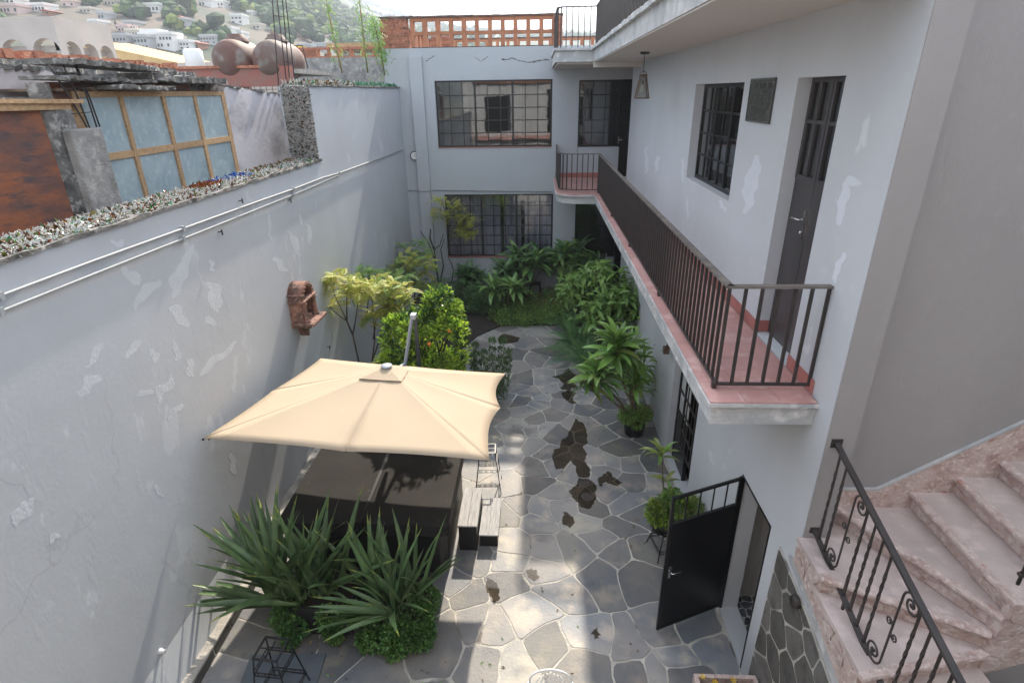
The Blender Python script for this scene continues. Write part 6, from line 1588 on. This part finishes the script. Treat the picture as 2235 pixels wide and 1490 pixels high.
cs = []; rs = []
for (dx, dy) in ((0,0),(.12,.1),(-.16,.05),(.26,0),(-.1,-.12),(.35,.1)):
    h_ = random.uniform(.9,1.45)
    for k in range(7): t = k/6; cs.append((-1.08+dx*(1+t*.5), 10.5+dy, .2+h_*t)); rs.append(.14*(1-.5*t))
bush(tb_, 'foliage', cs, rs, 5200, .058, .026, ['greygreen','dkgreen'], [.7,.3], 0, .9, .3)
stems(tb_, [wander((-1.0+random.uniform(-.06,.06),10.5,0),(-1.08+dx*1.5,10.5+dy,1.2),5,.02) for dx, dy in ((0,0),(.12,.1),(-.16,.05),(.26,0))], .009)

# ---- pinnate trees against the left wall
def frond_mesh(name, L, nl, ll, lw, mat, droop=.6):
    mb = MB(); pts = []
    y = z = 0
    for i in range(nl+1):
        t = i/nl; a = droop*t; pts.append((0,y,z)); y += L/nl*math.cos(a); z -= L/nl*math.sin(a)
    for i in range(1, nl+1):
        p = pts[i]; s = math.sin(PI*min(1, .18+.82*i/nl)*.95)**.6
        for sd in (-1, 1):
            l = ll*s*random.uniform(.85,1.1); w_ = lw*s
            dx, dy, dz = sd*l, l*.35, -l*.18
            mb.add([p, (p[0]+dx*.5-0, p[1]+dy*.5-w_/2, p[2]+dz*.4), (p[0]+dx, p[1]+dy, p[2]+dz), (p[0]+dx*.5, p[1]+dy*.5+w_/2, p[2]+dz*.4)], [(0,1,2,3)] if sd < 0 else [(3,2,1,0)])
    mb.add([(-.002,0,0),(.002,0,0),(.002,pts[-1][1],pts[-1][2]),(-.002,pts[-1][1],pts[-1][2])], [(0,1,2,3)])
    return mb.mesh(name, M[mat])
yl = [frond_mesh('pinnate frond yellow', .30, 10, .066, .034, 'yellow', .4), frond_mesh('pinnate frond yellow', .34, 11, .07, .035, 'yellow', .8)]
gl = [frond_mesh('pinnate frond green', .32, 10, .068, .034, 'ylgreen', .5), frond_mesh('pinnate frond green', .36, 11, .07, .036, 'ylgreen', .9)]
def pinnate_tree(label, base, limbs, meshes, per=13, spread=.22, r=.018, group='thin pinnate leaved trees along the left wall'):
    t = empty('pinnate_tree', base, label, 'tree', group)
    for limb in limbs:
        pts = [Vector(p) for p in limb[0]]; rs = [r*(1-.7*i/(len(pts)-1)) for i in range(len(pts))]
        part('branch', MB().tube(pts, rs, 6), M['bark'], t)
        for tip in limb[1]:
            tip = Vector(tip); part('twig', MB().tube([pts[-1], (pts[-1]+tip)/2+Vector((0,0,.02)), tip], [.006,.005,.003], 5), M['bark'], t)
            for k in range(per):
                b = tip+Vector((random.gauss(0,spread*.5),random.gauss(0,spread*.5),random.gauss(0,spread*.22)))
                place_leaf(random.choice(meshes), t, b, random.uniform(0,2*PI), random.gauss(.15,.3), random.uniform(.7,1.15), random.gauss(0,.2), 'frond')
    return t
Y1_ = 10.2
q = lambda x, y, yy=Y1_: tuple(P('Y', yy, x, y))
pinnate_tree('thin tree with a forked stem and yellow feathery leaves, nearest to the shrine', q(785,800), [
  ([q(783,790),q(770,730),q(768,728),q(748,680),q(735,655),q(720,615)],[q(725,606),q(705,612),q(738,604)]),
  ([q(770,730),q(757,700),q(742,690),q(722,672)],[q(705,668),q(722,666)]),
  ([q(757,700),q(757,660),q(757,625)],[q(765,625),q(752,632)]),
  ([q(770,730),q(776,700),q(784,640)],[q(790,622),q(775,635),q(800,640)])], yl, 20, .17)
Y2 = 10.7; q2 = lambda x, y: tuple(P('Y', Y2, x, y))
pinnate_tree('spreading tree with many pale yellow feathery leaves behind the thin one', q2(815,800), [
  ([q2(812,790),q2(818,740),q2(815,690),q2(812,650)],[q2(800,630),q2(825,625),q2(790,650),q2(840,655),q2(770,640)]),
  ([q2(812,790),q2(830,735),q2(840,690),q2(850,650)],[q2(850,640),q2(870,650),q2(860,670),q2(835,665),q2(880,645)]),
  ([q2(815,740),q2(820,700),q2(835,680)],[q2(820,680),q2(850,690),q2(815,690),q2(842,620),q2(860,628)])], yl+yl+gl[:1], 26, .24)
Y3 = 14.5; q3_ = lambda x, y: tuple(P('Y', Y3, x, y))
pinnate_tree('green and yellow leaved tree in the shade of the left rear corner', q3_(905,680), [
  ([q3_(905,680),q3_(905,640),q3_(900,590)],[q3_(885,575),q3_(905,565),q3_(925,575),q3_(880,600),q3_(920,600),q3_(865,580),q3_(905,620),q3_(930,625)])], yl+yl+gl, 34, .34)
pinnate_tree('darker green crown behind the yellow trees in the left corner', tuple(P('Y', 15.6, 905, 650)), [
  ([tuple(P('Y', 15.6, 905, 650)),tuple(P('Y', 15.6, 905, 600)),tuple(P('Y', 15.6, 900, 550))],[tuple(P('Y', 15.6, x, y)) for x, y in ((895,535),(915,540),(905,560),(890,560),(925,560))])], gl, 24, .34)
pinnate_tree('green feathery tree half hidden behind the yellow one against the left wall', tuple(P('Y', 12.0, 800, 700)), [
  ([tuple(P('Y', 12.0, 800, 700)),tuple(P('Y', 12.0, 805, 640)),tuple(P('Y', 12.0, 800, 610))],[tuple(P('Y', 12.0, x, y)) for x, y in ((785,600),(810,595),(830,605),(850,610),(790,615),(870,605))])], gl, 26, .27)
Y4 = 17.2; q4 = lambda x, y: tuple(P('Y', Y4, x, y))
t4 = pinnate_tree('tall bare stemmed sapling with yellow leaves in front of the lower rear window', q4(985,620), [
  ([q4(985,620),q4(990,590),q4(985,575),q4(978,560),q4(980,530),q4(1000,500),q4(1005,495)],[q4(1005,500),q4(1020,505)]),
  ([q4(980,530),q4(975,480),q4(965,440)],[q4(962,436),q4(972,465),q4(960,470)]),
  ([q4(1000,500),q4(992,470),q4(988,450)],[q4(985,445),q4(1000,455),q4(1012,470),q4(1025,475),q4(990,475)]),
  ([q4(1000,500),q4(1005,480),q4(1010,470)],[q4(1020,490),q4(1010,485),q4(1025,510),q4(1012,512)])], yl, 20, .2, .02)
bs = empty('bare_stems', q4(955,620), 'bare grey forked stems beside the pilaster in the rear left corner', 'bare tree')
for pts in ([(958,620),(950,570),(935,530),(918,505)],[(950,570),(948,545),(960,535),(968,510)],[(948,545),(938,520),(940,500)],[(960,620),(968,580),(962,545),(970,520)]):
    p_ = [q4(*p) for p in pts]; part('stem', MB().tube(p_, [.03,.024,.018,.012][:len(p_)], 6), M['bark'], bs)

# ---- broad strap leaved plants
dr_ = [strap_mesh('broad leaf', 1.0, .20, a, 'drac', None, .20, 8, .35, .45, .2, tw) for a, tw in ((.9,.15),(1.3,-.2),(1.7,.1),(.6,.2))]
dl_ = [strap_mesh('broad leaf yellow', 1.0, .17, a, 'drac_lt', None, .20, 8, .35, .45, .2, 0) for a in (1.2,)]
dk_ = [strap_mesh('dark broad leaf', 1.0, .24, a, 'dkgreen', None, .18, 7, .3, .42, .2, tw) for a, tw in ((1.0,.1),(1.5,-.15),(.7,.2))]
md_ = [strap_mesh('mid broad leaf', 1.0, .20, a, 'midgreen', None, .18, 7, .3, .42, .2, tw) for a, tw in ((1.1,.1),(1.6,-.15),(.8,.2))]
def rosette(root, base, n, L, meshes, e0=.1, e1=1.35, extra=None, step=.006):
    for k in range(n):
        t = k/n; az = k*2.39996+random.gauss(0,.25); e = e0+(e1-e0)*t**.8
        me = random.choice(extra) if extra and random.random() < .12 else random.choice(meshes)
        place_leaf(me, root, Vector(base)+Vector((0,0,k*step)), az, e+random.gauss(0,.1), L*random.uniform(.8,1.15)*(1-.25*t), random.gauss(0,.2))
dp = empty('potted_dracaena', (1.88, 9.45, 0), 'large potted dracaena with drooping glossy strap leaves on pale canes', 'potted plant')
heads = [(1.42,9.3,1.80,50,.70),(1.12,9.15,1.35,38,.62),(1.68,9.5,1.6,40,.62),(1.82,9.3,1.15,24,.5),(1.0,9.45,1.1,26,.52)]
for x, y, z, n, l in heads:
    part('cane', MB().tube(wander((1.88+random.uniform(-.08,.08),9.45,.4),(x,y,z),5,.025), [.026,.024,.022,.02,.02,.018], 7), M['cane'], dp); rosette(dp, (x,y,z-.1), n, l, dr_, -.15, 1.35, dl_)
def pot(root, c, r, h_, mat='pot'): part('pot', MB().lathe(c, [(r*.78,0),(r*.95,h_*.9),(r*1.02,h_*.9),(r*1.02,h_),(r*.93,h_),(r*.9,h_*.9),(0,h_*.88)], 24), M[mat], root)
pp = P('Z', 0, 1387, 945); pot(dp, (1.90, 9.48, .0), .23, .36)
bush(dp, 'trailing_foliage', [(1.9,9.48,.48),(1.75,9.35,.45),(2.05,9.4,.45),(1.9,9.28,.36),(1.72,9.5,.4),(2.1,9.55,.42)], [.2,.16,.16,.13,.14,.14], 2600, .05, .03, ['cover','midgreen','cover_red'], [.6,.25,.15], .3, .4, .3)
# sapling with a few long leaves, variegated shrub on a stand
sp2 = empty('young_dracaena', (1.86, 6.75, 0), 'young slender dracaena with few yellow green leaves beside the lower door', 'potted plant')
part('cane', MB().tube([(1.86,6.75,.3),(1.85,6.76,.8),(1.80,6.75,1.15),(1.76,6.75,1.40)], .012, 6), M['cane'], sp2)
lt = [strap_mesh('pale strap leaf', 1.0, .20, a, 'drac_lt', None, .2, 8, .35, .45, .2, .1) for a in (.9,1.3)]+dr_[:1]
rosette(sp2, (1.76,6.75,1.36), 11, .36, lt, .0, 1.3, None, .008); rosette(sp2, (1.87,6.72,.95), 5, .28, lt, .1, .9, None, .01)
pot(sp2, (1.86,6.80,0), .13, .30)
vs_ = empty('variegated_shrub', (1.88, 6.35, .48), 'rounded shrub with yellow and green variegated leaves on an iron stand, behind the open door', 'potted plant')
pot(vs_, (1.88,6.38,.40), .14, .22)
bush(vs_, 'foliage', [(1.88,6.38,.80),(1.70,6.33,.72),(2.05,6.42,.78),(1.9,6.2,.68),(1.88,6.38,.95),(2.2,6.4,.78),(1.72,6.4,.58),(1.66,6.3,.84)], [.2,.17,.17,.16,.14,.13,.12,.12], 3200, .055, .036, ['varieg','midgreen','citrus'], [.6,.3,.1], .15, .6, .3)
stool((1.88,6.38,0), .2, 'low black iron stand carrying the variegated shrub', 1.0, .40)

# ---- rear garden bed
gb = part('garden_bed_soil', MB().prism([(-3.9,12.4),(-2.3,12.6),(-1.6,14.2),(-1.0,14.95),(.7,15.0),(1.0,13.6),(1.5,12.0),(2.3,11.8),(2.34,15.6),(2.34,17.7),(-3.9,17.7)], -.01, .035), M['soil'], None, kind='structure')
def plant(name, loc, label, cat='plant', group=None): return empty(name, loc, label, cat, group)
gc = plant('ground_cover', (-.2,15.6,0), 'carpet of small creeping leaves, green with bronze patches, in front of the rear plants', 'ground cover')
cs = []
for _ in range(170):
    x = random.uniform(-1.3,1.05); y = random.uniform(14.95,17.2); cs.append((x, y, .08+(y-15)*.10+random.uniform(0,.08)))
p, v, idx = clump_points(cs, [.2]*len(cs), 15000, .3); p[:,2] = np.maximum(p[:,2], .03)
V, F = leaf_cloud(p, v*.5+np.array([0,-.2,.7])+RNG.normal(0,.5,p.shape), .055, .036, .2, .1)
rd = ((p[:,0] > -.4) & (p[:,0] < .9) & (p[:,1] > 15.9) & (RNG.random(len(p)) < .5)).astype(int)
o = link('foliage', np_mesh('foliage', V-np.array([-.2,15.6,0]), F, [M['cover'], M['cover_red']], np.repeat(rd,4)), gc, kind='stuff')
def broad(label, base, n, L, meshes, stemh=.5, nst=6, spread=.25, name='philodendron'):
    t = plant(name, base, label, 'plant')
    for s in range(nst):
        a = 2*PI*s/nst+random.random(); r_ = spread*random.uniform(.2,1); tip = (base[0]+r_*math.cos(a), base[1]+r_*math.sin(a), base[2]+stemh*random.uniform(.6,1.1))
        part('stem', MB().tube(wander(base, tip, 4, .02), .010, 5), M['cane'], t)
        rosette(t, tip, n, L, meshes, .0, 1.2, None, .008)
    return t
plant_defs = [
 ('broad leaved plant on a dark stand under the right end of the curtained window', (-.15,16.9,.6), 16, .80, dk_+md_, .75, 9, .60),
 ('tall broad leaved plant against the grey wall right of the curtained window', (.95,17.0,.6), 16, .78, dk_+md_, .8, 8, .50),
 ('dark glossy plant with white tipped flowers near the rear right door', (1.75,16.7,.25), 14, .62, dk_, .9, 8, .5),
 ('broad leaved plant left of centre under the curtained window', (-.85,16.9,.4), 14, .66, dk_, .65, 7, .50),
 ('large leaved plant with arching leaves in the middle of the bed, left', (-1.0,16.0,.15), 16, .68, md_, .6, 8, .45),
 ('dark low plant at the left foot of the rear wall', (-2.2,17.0,.15), 13, .55, dk_, .7, 7, .4),
 ('dark plant in a pot beside the bare stems', (-1.8,17.2,.3), 10, .38, dk_, .45, 5, .30)]
for lb, b, n, l, ms, sh_, ns, spd in plant_defs: broad(lb, b, n, l, ms, sh_, ns, spd)
for x, y, lb in ((-.05,17.15,'dark stand under the middle broad leaved plant'),):
    s_ = empty('plant_stand', (x,y,0), lb, 'plant stand')
    for sx in (-.2,.2):
        for sy in (-.15,.15): part('leg', MB().bar((x+sx,y+sy,.04),(x+sx*.7,y+sy*.7,.55),.03), M['iron_blk'], s_)
    part('tray', MB().box(x-.18,x+.18,y-.14,y+.14,.55,.58), M['iron_blk'], s_)
for x, y, r_, lb in ((-2.3,16.9,.22,'dark mound of fine foliage at the rear left, beside the ground cover'),(-1.6,15.9,.3,'mound of curly dark green foliage in front of the rear left plants')):
    t = plant('fine_leaved_shrub', (x,y,0), lb, 'shrub', 'dark shrubs in the rear bed')
    cs = [(x+random.gauss(0,.28),y+random.gauss(0,.22),random.uniform(.15,.75)) for _ in range(22)]
    bush(t, 'foliage', cs, [.2]*22, 5200, .05, .026, ['hedge','dkgreen'], [.65,.35], .3, .4, .3)
fr = [frond_mesh('fern frond', .62, 22, .075, .018, 'fern', a) for a in (.9,1.3,1.7)]
def fern(label, base, n, sc, grp='ferns'):
    t = plant('fern', base, label, 'fern', grp)
    for k in range(n): place_leaf(random.choice(fr), t, base, k*2.4+random.gauss(0,.3), random.uniform(.35,1.35), sc*random.uniform(.8,1.15), 0, 'frond')
fern('feathery fern spilling over the paving in the middle of the right bed', (1.0,13.0,.15), 54, 1.6)
fern('fern lower down between the dracaena and the paving', (1.15,11.9,.25), 44, 1.5)
fern('small fern beside the ground cover at the right', (.9,14.4,.15), 34, 1.3)
fern('fern behind the dracaena against the house wall', (2.0,11.0,.3), 26, 1.1)
fern('spider plant like tuft below the stand in the rear bed', (.35,16.4,.25), 24, .8)
def arrow_shrub(label, base, cs, n=240, L=.2):
    t = plant('lance_leaved_shrub', base, label, 'shrub', 'lance leaved shrubs in the right bed')
    for c in cs:
        part('stem', MB().tube(wander(base, c, 5, .03), .011, 5), M['bark'], t)
        for k in range(n//len(cs)):
            b = Vector(c)+Vector((random.gauss(0,.17),random.gauss(0,.17),random.gauss(0,.13)))
            place_leaf(random.choice(lnc), t, b, random.uniform(0,2*PI), random.gauss(.1,.35), L*random.uniform(.7,1.3), random.gauss(0,.3))
lnc = [strap_mesh('lance leaf', 1.0, .30, a, m_, None, .2, 5, .25, .4) for a, m_ in ((.7,'midgreen'),(1.1,'midgreen'),(1.0,'ylgreen'),(.6,'ylgreen'))]
C = lambda yy, L_: [tuple(P('Y', yy, x, y)) for x, y in L_]
arrow_shrub('lance leaved shrub with drooping pale leaves, top of the right bed', (1.6,14.2,0), C(14.3, [(1265,620),(1300,605),(1330,630),(1290,650),(1240,640),(1350,650)]), 480, .30)
arrow_shrub('lance leaved shrub behind the dracaena head', (1.7,12.6,0), C(12.6, [(1310,660),(1345,650),(1380,660),(1290,690),(1340,690),(1375,690),(1400,670)]), 480, .29)
arrow_shrub('shrub with yellow tinted leaves reaching up to the balcony edge', (2.0,13.4,0), C(13.4, [(1340,600),(1365,620),(1385,640),(1300,590)]), 180, .28)
arrow_shrub('light green leaved shrub in front of the rear broad leaved plants', (1.1,15.6,0), C(15.6, [(1260,610),(1245,625),(1280,630),(1260,645)]), 230, .28)
arrow_shrub('dark leafy shrub low between the dracaena pot and the house wall', (2.05,10.3,0), C(10.2, [(1385,760),(1400,800),(1370,820),(1395,840)]), 150, .22)
vt_ = plant('trailing_plant', (1.0,16.6,0), 'column of small leaved trailing plant in the rear bed', 'plant')
bush(vt_, 'foliage', [(1.0+random.gauss(0,.12),16.5+random.gauss(0,.1),z/10) for z in range(2,15)], [.22]*13, 3200, .05, .03, ['midgreen','cover'], [.5,.5], .4, .1, .3)
fl_ = plant('flower_spike', (1.75,16.8,0), 'two thin white flower spikes above the dark plant', 'flowers')
for px in (1308,1323): p = P('Y', 16.8, px, 560); part('spike', MB().tube([(p.x,16.8,.6),(p.x,16.8,p.z),(p.x,16.8,p.z+.10)], [.005,.005,.012], 6), M['white_paint'], fl_)
# climbing dry bits, lower left sprouting, trough flowers
for k, (px, py) in enumerate(((1533,1478),(1600,1486),(1560,1490))):
    p = P('Z', .56, px, py); t = plant('yellow_flower', (p.x,min(p.y,4.05),.41), ['yellow flower at the left corner of the marble trough','yellow flower in the middle of the marble trough','small yellow flower between the other two in the trough'][k], 'flower', 'yellow flowers in the marble trough'); y_ = min(p.y,4.05)
    part('stem', MB().tube([(p.x,y_,.41),(p.x,y_,.55)], .004, 5), M['cane'], t)
    mb = MB()
    for q_ in range(6):
        a = q_*PI/3; mb.add([(p.x,y_,.55),(p.x+.022*math.cos(a-.4),y_+.022*math.sin(a-.4),.575),(p.x+.04*math.cos(a),y_+.04*math.sin(a),.585),(p.x+.022*math.cos(a+.4),y_+.022*math.sin(a+.4),.575)], [(0,1,2,3)])
    part('petals', mb, M['petal'], t)
tg = plant('thin_twig_plant', (2.44,4.0,.0), 'dry grey twiggy plant beside the marble trough', 'plant')
p0_ = P('Z', .45, 1690, 1478)
for k in range(9): part('twig', MB().tube([(p0_.x,p0_.y-.15,.05),(p0_.x+random.gauss(0,.04),p0_.y-.1+random.gauss(0,.04),.3),(p0_.x+random.gauss(0,.08),p0_.y+random.gauss(0,.08),.5)], .004, 4), M['bark'], tg)

# ---- bamboo behind the left wall
def bamboo(label, pts, n, yy, spread=.16):
    w = [P('Y', yy, x, y) for x, y in pts]; t = plant('bamboo', tuple(w[0]), label, 'bamboo', 'bamboo canes behind the left wall')
    part('cane', MB().tube(w, [.022]*(len(w)-1)+[.008], 6), M['bamboo_stem'], t)
    base = []; 
    for _ in range(n):
        i = random.randrange(len(w)-1); f = random.random(); f0 = (i+f)/(len(w)-1)
        if f0 < .25 and random.random() < .8: continue
        b = w[i].lerp(w[i+1], f); base.append(tuple(b+Vector((random.gauss(0,spread*.6),random.gauss(0,spread*.6),random.gauss(0,.08)))))
    base = np.array(base); V, F = leaf_cloud(base, RNG.normal(0,1,base.shape)+np.array([0,0,-.15]), .16, .026, .1, .3)
    link('foliage', np_mesh('foliage', V-np.array(root_org(t)), F, M['bamboo_leaf']), t, kind='stuff')
bamboo('left most bamboo cane with dry orange sheaths', [(747,160),(735,110),(722,50),(708,-20)], 190, 16.2, .12)
bamboo('middle bamboo cane rising out of the picture', [(803,160),(795,100),(790,50),(782,-20)], 230, 16.6, .13)
bamboo('dense bamboo close to the corner of the brick parapet', [(840,165),(832,120),(822,70),(812,38)], 600, 17.0, .16)

# fallen leaves and grit on the paving
n = 420; pts = []
while len(pts) < n:
    c = random.choice([(1.1,11.5,.8),(1.6,9.5,.5),(-1.0,13.5,.8),(-1.2,10.2,.5),(1.9,6.6,.35),(-1.6,4.3,.6),(-2.6,4.4,.5),(.3,8,2),(.4,5,2)])
    x, y = random.gauss(c[0],c[2]), random.gauss(c[1],c[2])
    if -3.7 < x < 2.2 and 3.2 < y < 15: pts.append((x,y,.007))
p_ = np.array(pts); d_ = RNG.normal(0,1,p_.shape); d_[:,2] = np.abs(d_[:,2])*.12
V, F = leaf_cloud(p_, d_, .05, .024, .15, 0)
M['dry_leaf'] = leafm('dry leaf', (.20,.12,.05), (.12,.075,.035), .3, .02, .1, .7, island=.5)
fo = link('fallen_leaves', np_mesh('fallen_leaves', V, F, [M['dry_leaf'], M['midgreen']], np.repeat((RNG.random(n) < .25).astype(int), 4)), kind='stuff'); tag(fo, 'dry fallen leaves scattered over the paving near the plants', 'leaves')

# ================================================================ AIR
hz_ = MB().box(-2600, 2600, -200, 1950, -4, 345)
HM = bpy.data.materials.new('haze'); HM.use_nodes = True; ht = HM.node_tree; ht.nodes.clear()
vn = N(ht, 'ShaderNodeVolumePrincipled'); vn.inputs['Color'].default_value = (.78,.88,1,1); vn.inputs['Density'].default_value = .0009; vn.inputs['Anisotropy'].default_value = .3
vo_ = N(ht, 'ShaderNodeOutputMaterial'); ht.links.new(vn.outputs[0], vo_.inputs['Volume'])
part('haze', hz_, HM, None, kind='stuff')
